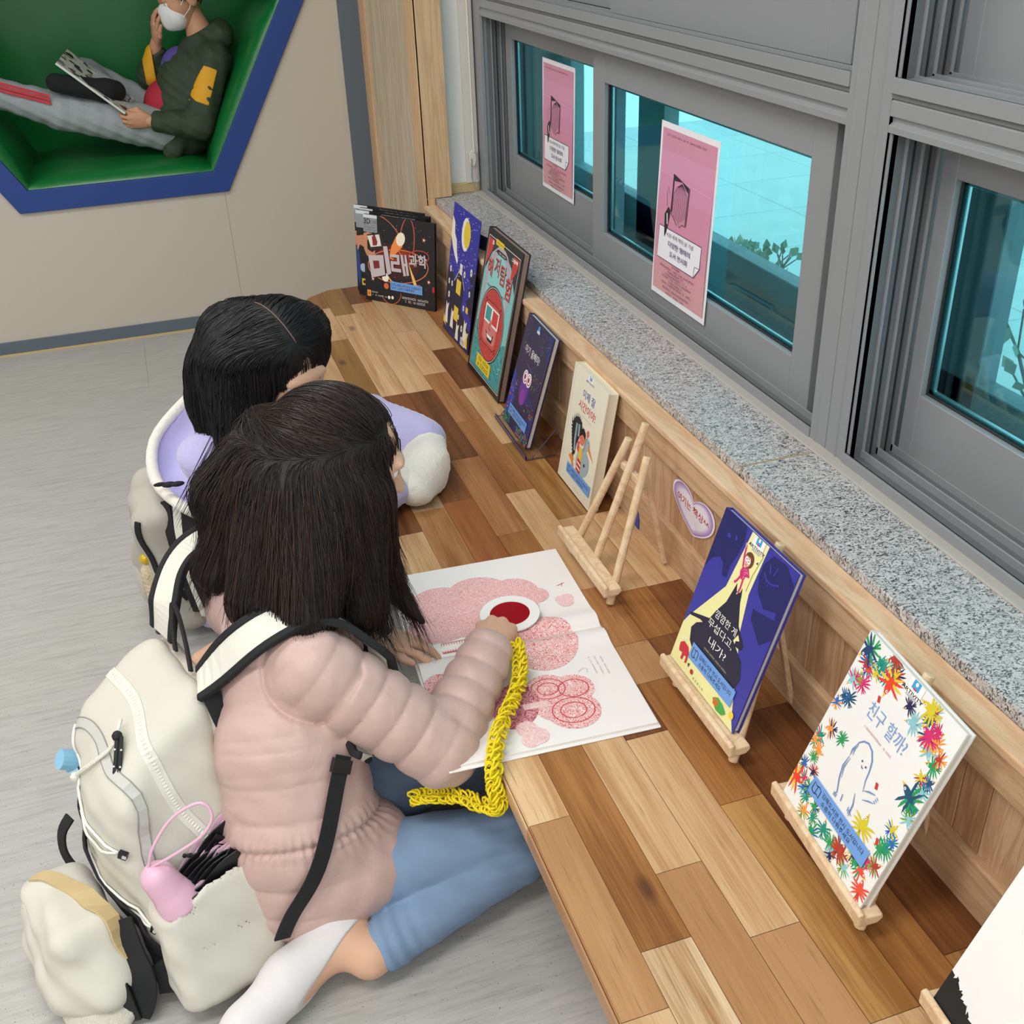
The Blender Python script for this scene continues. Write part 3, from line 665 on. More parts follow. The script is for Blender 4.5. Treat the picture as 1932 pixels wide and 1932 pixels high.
for ri, (xa, xb, segs) in enumerate(ROWS):
    y = Y0
    for ye, c in segs:
        ye = min(ye, Y1)
        if ye <= y: continue
        s_ = 0.97 + 0.06 * rr.random(); cc = (shade(c[0], s_), shade(c[1], s_)); g = 0.0004
        poly = [(xa + g, y + g), (xb - g, y + g), (xb - g, ye - g), (xa + g, ye - g)]
        for i in range(len(CH) - 1):
            poly = clip_half(poly, CH[i], CH[i + 1])
            if len(poly) < 3: break
        if len(poly) >= 3:
            q4([(p[0], p[1], ZB) for p in poly], cc)
            if ri == 0 and ye < 3.45:
                y2 = min(ye, 3.4)
                q4([(xa, y, ZB), (xa, y2, ZB), (xa - 0.004, y2, ZB - 0.006), (xa - 0.004, y, ZB - 0.006)], cc)
                q4([(xa - 0.004, y, ZB - 0.006), (xa - 0.004, y2, ZB - 0.006), (xa - 0.004, y2, ZB - TH), (xa - 0.004, y, ZB - TH)], cc)
        y = ye
c = (shade(DK[0], 0.8), shade(DK[1], 0.8))
q4([(0.344, Y0, ZB - 0.0015), (0.846, Y0, ZB - 0.0015), (0.846, Y1, ZB - 0.0015), (0.51, Y1, ZB - 0.0015), (0.44, 3.625, ZB - 0.0015), (0.40, 3.565, ZB - 0.0015), (0.36, 3.43, ZB - 0.0015), (0.348, 3.40, ZB - 0.0015)], c)
c = (shade(MB_[0], 1), shade(MB_[1], 1))
rim = [(0.344, 3.38)] + CH + [(0.846, 3.673), (0.846, Y0), (0.344, Y0)]
for i in range(len(rim) - 1): a, b_ = rim[i], rim[i + 1]; q4([(a[0], a[1], ZB), (b_[0], b_[1], ZB), (b_[0], b_[1], ZB - TH), (a[0], a[1], ZB - TH)], c)
q4([(a, b_, ZB - TH) for a, b_ in rim[:-1]][::-1] + [], c)
me = bpy.data.meshes.new('tabletop'); bx, by = 0.6, 1.6
me.from_pydata([(v[0] - bx, v[1] - by, v[2]) for v in vs], [], fs); me.update()
la = me.color_attributes.new('ca', 'FLOAT_COLOR', 'CORNER'); lb = me.color_attributes.new('cb', 'FLOAT_COLOR', 'CORNER')
for pi, pl in enumerate(me.polygons):
    for li in pl.loop_indices: la.data[li].color = ca[pi]; lb.data[li].color = cb[pi]
link_mesh('tabletop', me, M_BENCH, bench)
MB().box(-0.02, 0.0, Y0 - by + .1, Y1 - by - .1, 0.0, ZB - TH).build('support_panel', M_PINE_Y2, bench)
for yy in (0.0, 1.9, 3.4): MB().box(0.0, 0.24, yy - by, yy - by + 0.025, 0.0, ZB - TH).build('rib', M_PINE_Y2, bench)
# ================================================================ books, stands, posters
M_PAGE = mat('paper', '#e9e4da', 0.8, var=0.02, vscale=30)
def page_edges(name, hexc, s=900):
    if name in MATS: return MATS[name]
    m, t, b = nt(name); tc = nd(t, 'ShaderNodeTexCoord'); mp = nd(t, 'ShaderNodeMapping', Scale=(1, 1, s)); t.links.new(tc.outputs['Object'], mp.inputs[0])
    n = nd(t, 'ShaderNodeTexNoise', Scale=1.0, Detail=2.0); t.links.new(mp.outputs[0], n.inputs['Vector']); c = srgb(hexc)
    mx = nd(t, 'ShaderNodeMix', data_type='RGBA'); mx.inputs[6].default_value = tuple(x * 0.72 for x in c[:3]) + (1,); mx.inputs[7].default_value = c
    t.links.new(n.outputs[0], mx.inputs[0]); t.links.new(mx.outputs[2], b.inputs['Base Color']); b.inputs['Roughness'].default_value = 0.85
    MATS[name] = m; return m
M_EDGE = page_edges('page_edges', '#e6dfd2'); M_EDGE_DK = page_edges('page_edges_dark', '#a48a80'); M_EDGE_CR = page_edges('page_edges_cream', '#f1e7cf', 350)
STICK = ('김해도서관 전시 도서입니다', '소중히 다뤄주세요')
def pose(x, y, z, yaw, tilt):
    yw, t = math.radians(yaw), math.radians(tilt); e = Vector((math.cos(yw), math.sin(yw), 0)); nb = Vector((-e.y, e.x, 0))
    up = Vector((0, 0, math.cos(t))) + nb * math.sin(t); n = e.cross(up)
    return Matrix(((e.x, up.x, n.x, x), (e.y, up.y, n.y, y), (e.z, up.z, n.z, z), (0, 0, 0, 1)))
def sticker(parent, w, h, st, z):
    """blue handwritten notice; st = (u0,v0,u1,v1, slant) on the cover"""
    u0, v0, u1, v1 = st; W = (u1 - u0) * w; H = (v1 - v0) * h
    p = Print(W, H); p.z = 0.0004
    ik = '#1c2440'
    p.line([(0.04, .30), (0.04, .78), (0.085, .70), (0.125, .78), (.165, .70), (.165, .24), (.125, .32), (.085, .22), (0.04, .30)], .012, ik); p.line([(.1, .28), (.105, .72)], .01, ik)
    p.text(0.20, .66, .30, STICK[0], ik, 'l', 0.012, width=.74, rot=-0.01); p.text(0.23, .28, .28, STICK[1], ik, 'l', 0.012, width=.52, rot=0.01)
    mb = MB(); mb.box(0, W, 0, H, 0.00005, 0.00035, 0); mats = [mat('sticker_blue', '#6f9fe0', 0.6)]
    p.add_to(mb, Matrix.Identity(4), mats); o = mb.build('sticker', mats, parent, fix=False); o.matrix_local = Matrix.Translation((u0 * w, v0 * h, z)); o['label'] = 'blue handwritten notice'
    return o
def book(label, bp, w, h, t, cov, art=None, st=None, back=None, edge=None, board=0.0026, group=None, cat='book', over=0.003):
    root = empty('picture_book', label=label, cat=cat, group=group); root.matrix_world = pose(*bp)
    mats = [mat('cover_' + cov.lstrip('#'), cov, 0.34, var=0.02, vscale=30, spec=0.5), mat('cover_' + (back or cov).lstrip('#'), back or cov, 0.4)]
    mb = MB(); mb.box(0, w, 0, h, -board, 0, 0); mb.box(0, w, 0, h, -t, -t + board, 1); mb.box(0, board, 0, h, -t + board * .6, -board * .6, 1)
    p = Print(w, h)
    if art: art(p)
    p.z += 0.00006
    n0 = len(mb.f); p.add_to(mb, Matrix.Identity(4), mats)
    o = mb.build('cover', mats, root, fix=False)
    MB().box(board, w - over, over, h - over, -t + board, -board).build('page_block', edge or M_EDGE, root)
    if st: sticker(root, w, h, st, p.z)
    return root
rb = random.Random(5)
# ---- cover designs -------------------------------------------------
BIRDC = ['#1f9a5a', '#0d8f7a', '#e8503a', '#d8c62c', '#2b66b8', '#27214f', '#8cc3cc', '#d4286e', '#b23a2c', '#f0973f', '#7fa534', '#17506e']
def bird(p, u, v, s, c, a, c2=None):
    """a bird whose wings and tail are spread like painted hands"""
    ca, sa = math.cos(a), math.sin(a); W, H = p.W, p.H
    def P(x, y): return ((u * W + s * (x * ca - y * sa)) / W, (v * H + s * (x * sa + y * ca)) / H)
    z0 = p.z
    for k in range(4):
        for sg in (1, -1):
            an = sg * (1.25 + 0.3 * k); L = 1.0 - .06 * k; x, y = -0.05 - .13 * k, .14 * sg
            p.poly([P(x - .07, y), P(x + L * math.cos(an) * .6 - .05, y + L * math.sin(an) * .62), P(x + L * math.cos(an) * .98, y + L * math.sin(an) * .98), P(x + L * math.cos(an) * .6 + .12, y + L * math.sin(an) * .6), P(x + .1, y)], (c2 or c) if k % 2 else c, step=False)
    for k in range(3):
        an = math.pi + (k - 1) * .3; p.poly([P(-.3, -.07 + .07 * k), P(-.3 + .75 * math.cos(an), .75 * math.sin(an) - .05), P(-.3 + .75 * math.cos(an), .75 * math.sin(an) + .07), P(-.3, .07 + .05 * k)], c2 or c, step=False)
    p.z += p.STEP
    p.poly([P(.62 * math.cos(q) * (1 if math.cos(q) > 0 else .75), .24 * math.sin(q)) for q in [i * math.pi / 7 for i in range(14)]], c, step=False)
    p.poly([P(.55, .1), P(.86, 0), P(.55, -.1)], '#efc23a'); p.poly([P(.40 + .09 * math.cos(q), .06 + .09 * math.sin(q)) for q in [i * math.pi / 4 for i in range(8)]], '#f7f7f2', step=False)
    p.z += p.STEP; p.poly([P(.41 + .04 * math.cos(q), .06 + .04 * math.sin(q)) for q in [i * math.pi / 3 for i in range(6)]], '#1b1b26', step=False); p.z = z0 + p.STEP * 0.5
def logo(p, u, v, s=1.0, small=False):
    p.rect(u - .075 * s, v - .02, u + .075 * s, 1.0, '#e9e7df'); p.rect(u - .068 * s, v - .014, u + .068 * s, .999, '#f6f5f0')
    p.ell(u, v + .045 * s, .034 * s, .034 * s, '#3fa2dc'); p.rect(u - .034 * s, v + .012 * s, u + .034 * s, v + .045 * s, '#3fa2dc'); p.ell(u, v + .04 * s, .012 * s, .014 * s, '#f4f4f4'); p.rect(u - .014 * s, v + .01 * s, u + .014 * s, v + .02 * s, '#d63b53')
    if not small:
        p.text(u, v - .010, .018 * s, 'ARTIVITY', '#23252c', 'c', 0.02, width=.21 * s); p.rect(u - .05 * s, v - .032 * s, u + .05 * s, v - .023 * s, '#b9bcc0')
    else:
        p.text(u, v - .012, .018 * s, 'ARTIVITY', '#3a4a66', 'c', 0.02, width=.26 * s)
def art_friend(p):
    z0 = p.z
    pts = []
    for k in range(62):
        a = 2 * math.pi * k / 62 + rb.uniform(-.03, .03); r = (1.0, .86, .93)[k % 3] + rb.uniform(-.03, .03)
        u = .5 + .56 * r * math.copysign(abs(math.cos(a)) ** .72, math.cos(a)) * .86; v = .5 + .53 * r * math.copysign(abs(math.sin(a)) ** .72, math.sin(a)) * .90
        if .42 < u < .66 and v > .86: continue
        pts.append((u, v))
    for k, (u, v) in enumerate(pts):
        bird(p, u, v, rb.uniform(.011, .017), rb.choice(BIRDC), rb.uniform(0, 6.28), rb.choice([None, None] + BIRDC)); p.z = z0 + (k % 9) * .00003
    p.z = z0 + .00034
    for (u, v, s, c, a, c2) in ((.35, .878, .024, '#e8402c', -1.6, '#f2c52a'), (.699, .952, .022, '#d8c62c', 3.1, None), (.638, .838, .017, '#8cc3cc', 3.6, None), (.778, .86, .02, '#d4286e', 2.9, None), (.287, .988, .019, '#b23a2c', 3.9, None),
              (.06, .915, .024, '#22406e', -2.2, '#1f9a5a'), (.056, .13, .023, '#e8402c', .2, '#f2c52a'), (.241, .482, .013, '#1f9a5a', -.6, None), (.879, .588, .024, '#17506e', 2.8, '#1f9a5a'), (.715, .294, .022, '#d8c62c', 1.6, None), (.661, .1, .02, '#b23a2c', 1.2, None), (.929, .07, .018, '#e8503a', 1.8, None), (.558, .879, .013, '#27214f', 4.0, None)):
        bird(p, u, v, s, c, a, c2)
    p.z += .00008
    for (u, v) in ((.334, .788), (.651, .481), (.94, .03), (.86, .3)): p.poly([(u - .018, v + .012), (u + .006, v + .016), (u + .02, v - .012), (u - .004, v - .018)], '#cf3a2e')
    logo(p, .536, .945)
    p.text(.50, .722, .085, '친구 할까?', '#7f9fd0', 'c', 0.0, width=.40); p.bars(.49, .637, .012, 24, .30, '#c77b86', seed=3)
    q = '#6f8bc0'
    p.line([(.36, .53), (.37, .555), (.40, .58), (.44, .592), (.49, .58), (.53, .545), (.55, .50), (.56, .45), (.585, .40)], .012, q, taper=True)
    p.line([(.36, .53), (.35, .50), (.355, .47)], .012, q, taper=True); p.line([(.375, .545), (.365, .51), (.375, .48)], .009, q, taper=True)
    p.line([(.355, .465), (.345, .40), (.37, .34), (.41, .28), (.40, .265)], .011, q, taper=True); p.line([(.37, .46), (.36, .40), (.385, .35)], .008, q, taper=True)
    p.line([(.59, .41), (.63, .43), (.68, .445)], .011, q, taper=True); p.line([(.61, .37), (.66, .395), (.70, .41)], .009, q, taper=True); p.line([(.54, .36), (.57, .31), (.575, .27), (.60, .262)], .012, q, taper=True); p.line([(.46, .30), (.47, .265)], .008, q)
    for i in range(3): p.line([(.395 + .012 * i, .272), (.392 + .012 * i, .252)], .006, q); p.line([(.55 + .014 * i, .285 - .006 * i), (.553 + .014 * i, .262 - .006 * i)], .006, q); p.line([(.69 + .004 * i, .42 + .012 * i), (.71 + .004 * i, .415 + .012 * i)], .006, q)
    p.ell(.465, .505, .007, .007, '#3b4466'); p.ell(.512, .498, .007, .007, '#3b4466'); p.line([(.478, .488), (.485, .478), (.497, .482)], .006, '#3b4466')
def art_black(p):
    pu, yl, dk = '#3a3a9c', '#f0eaa6', '#23243a'
    p.poly([(.0, .24), (.04, .30), (.33, .63), (.39, 1), (.62, 1), (.60, .70), (.66, .5), (.93, .06), (.99, 0), (0, 0)], yl)
    p.poly([(0, .62), (.06, .70), (.14, .74), (.2, .725), (.24, .66), (.30, .67), (.29, .74), (.33, .84), (.345, .93), (.31, 1), (0, 1)], '#1f2160')
    p.poly([(.63, .90), (.70, .98), (.86, .99), (1, .93), (1, .60), (.90, .52), (.72, .60), (.70, .66), (.74, .66), (.95, .70), (.94, .74), (.80, .70), (.68, .75), (.635, .82)], '#1f2160')
    p.ell(.15, .88, .028, .016, pu); p.ell(.24, .90, .012, .022, pu, rot=.5); p.line([(.70, .93), (.73, .885)], .012, pu); p.line([(.79, .945), (.77, .89)], .012, pu)
    p.line([(.67, .865), (.73, .84), (.80, .845), (.86, .87)], .013, pu)
    for i in range(5): p.line([(.68 + .035 * i, .85 - .01 * math.sin(i * .8)), (.68 + .035 * i, .825 - .01 * math.sin(i * .8))], .006, pu)
    # the long dark shadow figure
    p.poly([(.44, .70), (.465, .66), (.505, .665), (.515, .70), (.535, .66), (.55, .62), (.63, .51), (.73, .46), (.76, .44), (.75, .41), (.66, .40), (.66, .43), (.70, .445), (.66, .47), (.63, .42), (.80, .36), (.86, .28), (.84, .21), (.72, .14), (.50, .10), (.30, .13), (.16, .19), (.12, .26), (.16, .31), (.23, .345), (.19, .345), (.06, .315), (.035, .325), (.06, .335), (.20, .375), (.29, .40), (.33, .47), (.40, .56)], dk)
    p.text(.485, .462, .050, '깜깜한 게', '#f4f1e6', 'c', .0, width=.30, rot=.02); p.text(.47, .385, .055, '무섭다고,', '#f4f1e6', 'c', .0, width=.36, rot=.0); p.text(.50, .297, .055, '내가?', '#f4f1e6', 'c', .0, width=.25)
    p.bars(.52, .235, .011, 26, .34, '#c9c49c', seed=4)
    # door and small girl
    p.line([(.60, .93), (.565, .80), (.56, .70)], .004, '#3b3a3a'); p.poly([(.55, .87), (.57, .885), (.575, .87)], '#3b3a3a')
    p.ell(.47, .855, .058, .062, '#6b4327'); p.ell(.455, .845, .04, .045, '#e9a79b'); p.rect(.42, .87, .50, .885, '#6b4327'); p.ell(.44, .852, .016, .017, '#ffffff'); p.ell(.475, .846, .016, .017, '#ffffff'); p.ell(.442, .853, .006, .006, '#222'); p.ell(.473, .847, .006, .006, '#222222'); p.line([(.45, .822), (.462, .82)], .005, '#8a3b3b')
    p.poly([(.43, .80), (.50, .815), (.545, .775), (.50, .765), (.49, .735), (.44, .735), (.42, .77)], '#cf2d76'); p.line([(.43, .80), (.40, .86), (.385, .915)], .018, '#cf2d76'); p.line([(.385, .90), (.375, .925)], .014, '#e9a79b')
    p.line([(.44, .74), (.42, .705), (.40, .69)], .018, '#cf2d76'); p.line([(.485, .735), (.49, .69), (.485, .655)], .018, '#cf2d76'); p.line([(.485, .66), (.475, .645)], .012, '#e9a79b')
    for i in range(12): p.ell(.44 + .07 * rb.random(), .745 + .055 * rb.random(), .004, .004, '#f3b7d0')
    logo(p, .505, .948)
    # red beast, toys
    p.poly([(.07, .13), (.11, .155), (.18, .15), (.215, .12), (.225, .06), (.20, .05), (.195, .09), (.165, .085), (.16, .05), (.135, .05), (.135, .09), (.09, .08), (.075, .10)], '#cc2b3a'); p.ell(.085, .165, .012, .012, '#f4f1e6'); p.ell(.115, .172, .012, .012, '#f4f1e6')
    p.poly([(.245, .07), (.275, .08), (.265, .05)], '#3a3a4a'); p.ell(.325, .05, .022, .02, '#b53226')
    for i in range(5): p.text(.375 + .035 * i, .03, .012, 'BOBLO'[i], '#5c5a48', 'c', .02)
    p.poly([(.66, .055), (.72, .085), (.80, .075), (.86, .05), (.82, .02), (.74, .015), (.70, .03)], '#4aa64c'); p.rect(.68, .03, .745, .07, '#c8702d'); p.ell(.92, .075, .03, .03, '#f1d544')
def art_yellow(p):
    p.line([(.055, 0), (.055, 1)], .012, '#d9d3bb')
    logo(p, .50, .955, .95, True)
    p.text(.53, .828, .075, '이제 잘', '#3c58a8', 'c', .012, width=.36); p.text(.53, .725, .08, '시간이야!', '#c8343a', 'c', .012, width=.50); p.bars(.56, .652, .009, 18, .3, '#a9a79a', seed=6)
    # long-winged bird carrying a child
    w = '#26282a'
    p.poly([(.20, .54), (.26, .60), (.36, .62), (.46, .60), (.49, .54), (.45, .47), (.40, .40), (.39, .30), (.34, .29), (.27, .36), (.21, .46)], w)
    for i in range(9): a = i / 8; x = .19 + .30 * a; y = .54 + .07 * math.sin(a * math.pi); p.poly([(x - .012, y - .02), (x + .02, y - .02), (x - .02 + .03 * a, y + .045)], w)
    for i in range(9): a = i / 8; x = .205 + .13 * a; y = .50 - .21 * a; p.poly([(x + .02, y + .02), (x + .03, y - .02), (x - .035, y + .002)], w)
    p.line([(.33, .56), (.34, .42), (.37, .33)], .05, '#8fa3a8'); p.line([(.40, .57), (.42, .47)], .05, '#8fa3a8')
    p.ell(.64, .30, .19, .16, '#9fb3b6', rot=.4); p.ell(.69, .48, .075, .07, '#9fb3b6'); p.line([(.62, .36), (.66, .44), (.69, .49)], .09, '#9fb3b6')
    p.poly([(.72, .50), (.77, .47), (.93, .385), (.74, .44)], '#e58a3c'); p.ell(.705, .50, .009, .009, '#222222'); p.ell(.70, .30, .022, .022, '#20242a')
    p.line([(.25, .26), (.33, .24), (.40, .20)], .045, '#e58a3c'); p.line([(.30, .28), (.38, .25)], .04, '#e58a3c')
    p.ell(.535, .48, .075, .075, '#e87b5f'); p.poly([(.455, .48), (.47, .55), (.54, .575), (.61, .545), (.62, .50), (.53, .52)], '#1c1c1e'); p.line([(.45, .44), (.46, .38), (.50, .36)], .06, '#d9556c')
    p.poly([(.50, .41), (.58, .41), (.61, .33), (.57, .28), (.50, .30)], '#edbb3f'); p.poly([(.50, .31), (.61, .30), (.62, .20), (.56, .14), (.49, .19)], '#c5383a')
    for i in range(3): p.line([(.50, .275 - .04 * i), (.61, .265 - .04 * i)], .02, '#f3ecd8')
    p.ell(.51, .485, .007, .007, '#222'); p.ell(.56, .48, .007, .007, '#222222'); p.line([(.52, .45), (.545, .447)], .006, '#a33'); p.line([(.62, .40), (.66, .54)], .008, '#8a5f3c')
    for i in range(6): a = i * math.pi / 3; p.ell(.667 + .022 * math.cos(a), .565 + .02 * math.sin(a), .014, .014, '#dd5a34', n=8)
    for i in range(5): p.text(.52 + .035 * i, .045, .012, 'BOBLO'[i], '#8a8878', 'c')
def art_owl(p):
    def scatter(n, box, cols, s0, s1):
        for i in range(n):
            u = rb.uniform(box[0], box[2]); v = rb.uniform(box[1], box[3]); s = rb.uniform(s0, s1); a = rb.uniform(0, 6.28)
            p.ell(u, v, s, s * .5, rb.choice(cols), n=7, rot=a, step=False)
        p.z += p.STEP
    p.poly([(0, .06), (.15, .10), (.22, .25), (.10, .45), (0, .5)], '#2a3c9e'); p.poly([(.8, 1), (1, 1), (1, .72), (.9, .82)], '#2a3166'); p.poly([(.4, .02), (1, .0), (1, .30), (.8, .22), (.6, .14)], '#2b2f6e'); p.poly([(.6, .3), (.9, .34), (.7, .42), (.5, .34)], '#2b2f6e')
    scatter(70, (.0, .06, .22, .42), ['#2f55c8', '#d9512f', '#3d63d6', '#e0782f', '#28409c'], .012, .024); scatter(60, (.55, .0, .98, .10), ['#2f9a4a', '#7fc042', '#e0782f', '#1f7a5a', '#cf5a2f'], .012, .025)
    scatter(50, (.0, .0, .25, .09), ['#2f9a6a', '#4fa05a', '#2b6fae'], .012, .024); scatter(26, (.62, .78, .96, .98), ['#c23b4a', '#3e9a62', '#3a55b8'], .008, .016); scatter(22, (.05, .62, .2, .98), ['#c23b4a', '#3e9a62', '#b9622f'], .007, .014)
    scatter(26, (.62, .24, .95, .34), ['#c9b13b', '#3e9a62', '#c23b4a'], .008, .018); scatter(24, (.66, .46, .98, .60), ['#c9b13b', '#5f9a42', '#c23b4a'], .006, .014)
    p.ell(.47, .42, .17, .24, '#4b2d86'); p.ell(.47, .38, .13, .17, '#6a3396'); p.ell(.47, .33, .09, .10, '#8a3a9e')
    for u in (.42, .56): p.ell(u, .51, .085, .09, '#f3e6ea'); p.ell(u, .51, .062, .068, '#a32a3c'); p.ell(u, .512, .05, .056, '#f7f0f0'); p.ell(u - .01, .51, .03, .034, '#8f2030')
    p.poly([(.48, .49), (.50, .49), (.49, .45)], '#d98a3a')
    p.text(.46, .725, .075, '아기 올빼미!', '#f2f0ea', 'c', .0, width=.55); p.line([(.35, .62), (.6, .59)], .006, '#8b86a0'); p.ell(.47, .955, .04, .04, '#4a8fd0'); p.rect(.42, .915, .52, .94, '#d6d6de')
def art_night(p):
    p.rect(0, 0, 1, 1, '#2e2f9e'); p.poly([(0, 0), (1, 0), (1, .06), (0, .045)], '#26217a')
    p.poly([(0, .045), (1, .06), (1, .62), (.92, .60), (.80, .55), (.92, .50), (.78, .47), (.88, .42), (.74, .36), (.86, .30), (.70, .27), (.66, .42), (.47, .58), (.27, .42), (.20, .50), (.05, .47), (0, .52)], '#1d1838')
    p.poly([(.60, .27), (.98, .16), (1, .24), (.76, .36), (.66, .43)], '#2e2f9e'); p.poly([(0, .20), (.15, .16), (.3, .05), (1, .06), (1, 0), (0, 0)], '#231f5e')
    for i in range(90): p.ell(rb.uniform(.03, .97), rb.uniform(.47, .98), .006 + .006 * rb.random(), .006, '#dcdff0', n=6, step=False)
    p.z += p.STEP
    p.ell(.52, .83, .19, .145, '#f0ecdf', rot=1.57); p.ell(.575, .835, .155, .12, '#e9c93a', rot=1.57)
    p.poly([(0, .90), (.10, .86), (.13, .78), (.22, .74), (.26, .66), (.33, .60), (.30, .57), (.18, .62), (.08, .68), (0, .74)], '#f0ecdf')
    p.rect(.43, .52, .52, .60, '#f0ecdf'); p.line([(.27, .435), (.47, .575), (.66, .43)], .016, '#c9c4c8')
    for (x0, y0, x1, y1) in ((.36, .36, .53, .47), (.36, .15, .52, .26), (.78, .285, .86, .33)): p.rect(x0, y0, x1, y1, '#eccb3c')
    for (u, v, s) in ((.10, .50, .04), (.85, .60, .045), (.62, .545, .04), (.08, .40, .035), (.20, .40, .035), (.70, .30, .035), (.86, .44, .035), (.12, .30, .04), (.55, .20, .03), (.7, .14, .04)): p.ell(u, v, s * .8, s, '#f0ecdf', n=14); p.ell(u + .005, v, s * .28, s * .4, '#2a2338', n=8)
    for (u, v, h_) in ((.10, .10, .14), (.32, .10, .12), (.55, .05, .10), (.82, .10, .13), (.9, .06, .10)): p.poly([(u - .06, v - .03), (u + .06, v - .03), (u + .035, v + h_ * .5), (u + .06, v + h_), (u, v + h_ * .8), (u - .04, v + h_)], '#ece6da')
    p.poly([(0, .06), (.12, .04), (0, .13)], '#eccb3c'); p.rect(.70, .02, .86, .08, '#e9e6de'); p.poly([(.86, .05), (.96, .03), (.92, .16)], '#eccb3c')
    for i in range(7): p.line([(.715 + .02 * i, .03), (.715 + .02 * i, .07)], .006, '#222228')
def art_sea(p):
    p.rect(.045, .035, .955, .955, '#d8d6d0'); p.rect(.052, .040, .948, .950, '#1c1c1e'); p.rect(.06, .046, .94, .944, '#7fc4c4')
    p.poly([(.06, .36), (.14, .38), (.5, .2), (.86, .36), (.94, .38), (.94, .046), (.06, .046)], '#3f9a9c')
    for i in range(120):
        u = rb.uniform(.08, .92); v = rb.uniform(.05, .34); p.line([(u, v), (u + rb.uniform(-.03, .03), v + .012), (u + rb.uniform(-.04, .04), v + .022)], .008, rb.choice(['#1d4f52', '#226064', '#8fd0cc', '#173a3e']), step=False)
    p.z += p.STEP
    p.poly([(.06, .944), (.40, .944), (.20, .86), (.06, .72)], '#33363a'); p.poly([(.94, .944), (.45, .944), (.76, .86), (.94, .72)], '#33363a')
    for (a, b) in ((.06, .86), (.78, .86)): p.poly([(a, b - .10), (a + .12, b), (a + .16, b + .08), (a, b + .08)], '#c43d3a')
    p.ell(.47, .66, .385, .36, '#b9a6b4', rot=1.57); p.ell(.47, .62, .37, .30, '#8fcdcd', rot=1.57)
    p.rect(.26, .925, .49, .962, '#e7c928'); p.bars(.375, .943, .018, 8, .17, '#3c3a22', seed=2); p.text(.19, .922, .026, '3D', '#f2f0ea', 'c', .03); p.text(.82, .915, .024, '그림책', '#f2f0ea', 'c', .03, width=.16)
    p.poly([(.27, .875), (.35, .905), (.58, .905), (.68, .87), (.62, .885), (.57, .875), (.36, .875), (.32, .885)], '#26282a'); p.bars(.47, .89, .015, 7, .18, '#dedcd6', seed=9)
    for ch, u, v, s in (('해', .21, .765, .12), ('저', .395, .80, .12), ('탐', .585, .775, .13), ('험', .765, .725, .14)): p.text(u + .008, v - .004, s, ch, '#2a2628', 'c', .02); p.text(u, v, s, ch, '#cf4140', 'c', .006)
    p.bars(.45, .645, .018, 16, .5, '#2a2c30', seed=12)
    p.ell(.47, .41, .365, .365, '#1d1d20', n=44); p.ell(.47, .41, .352, .352, '#d9d4ce', n=44); p.ell(.47, .41, .345, .345, '#1d1d20', n=44); p.ell(.47, .41, .335, .335, '#c4403e', n=44)
    for i in range(90):
        a = rb.uniform(0, 6.28); r = rb.uniform(.2, .32); u = .47 + r * math.cos(a); v = .41 + r * math.sin(a) * p.W / p.H; p.line([(u, v), (u - .02 * math.sin(a), v + .02 * math.cos(a))], .006, '#8d2526', step=False)
    p.z += p.STEP
    rr_ = [(.24, .53), (.30, .56), (.64, .56), (.70, .53), (.70, .29), (.64, .26), (.30, .26), (.24, .29)]
    p.poly(rr_, '#7c2223'); p.poly([(.47 + (u - .47) * .95, .41 + (v - .41) * .95) for u, v in rr_], '#c9504c'); p.poly([(.47 + (u - .47) * .78, .41 + (v - .41) * .8) for u, v in rr_], '#d77a78')
    p.rect(.27, .41, .67, .53, '#f1eeea'); p.rect(.295, .425, .45, .518, '#3f9a9c'); p.rect(.49, .425, .645, .518, '#d0403e'); p.poly([(.43, .41), (.51, .41), (.47, .455)], '#d77a78')
    p.poly([(.36, .36), (.42, .345), (.56, .345), (.60, .37), (.57, .30), (.44, .30)], '#1d1d20'); p.poly([(.40, .342), (.57, .342), (.55, .32), (.43, .32)], '#f4f2ee'); p.line([(.46, .42), (.43, .385), (.49, .375)], .01, '#5c1b1c')
    for a in range(4): q = a * math.pi / 2 + .785; p.ell(.47 + .30 * math.cos(q), .41 + .21 * math.sin(q), .012, .012, '#1d1d20', n=8)
    p.rect(.24, .075, .66, .165, '#e7c928'); p.bars(.45, .138, .028, 6, .30, '#2c2a18', seed=21); p.bars(.45, .10, .028, 6, .32, '#2c2a18', seed=22)
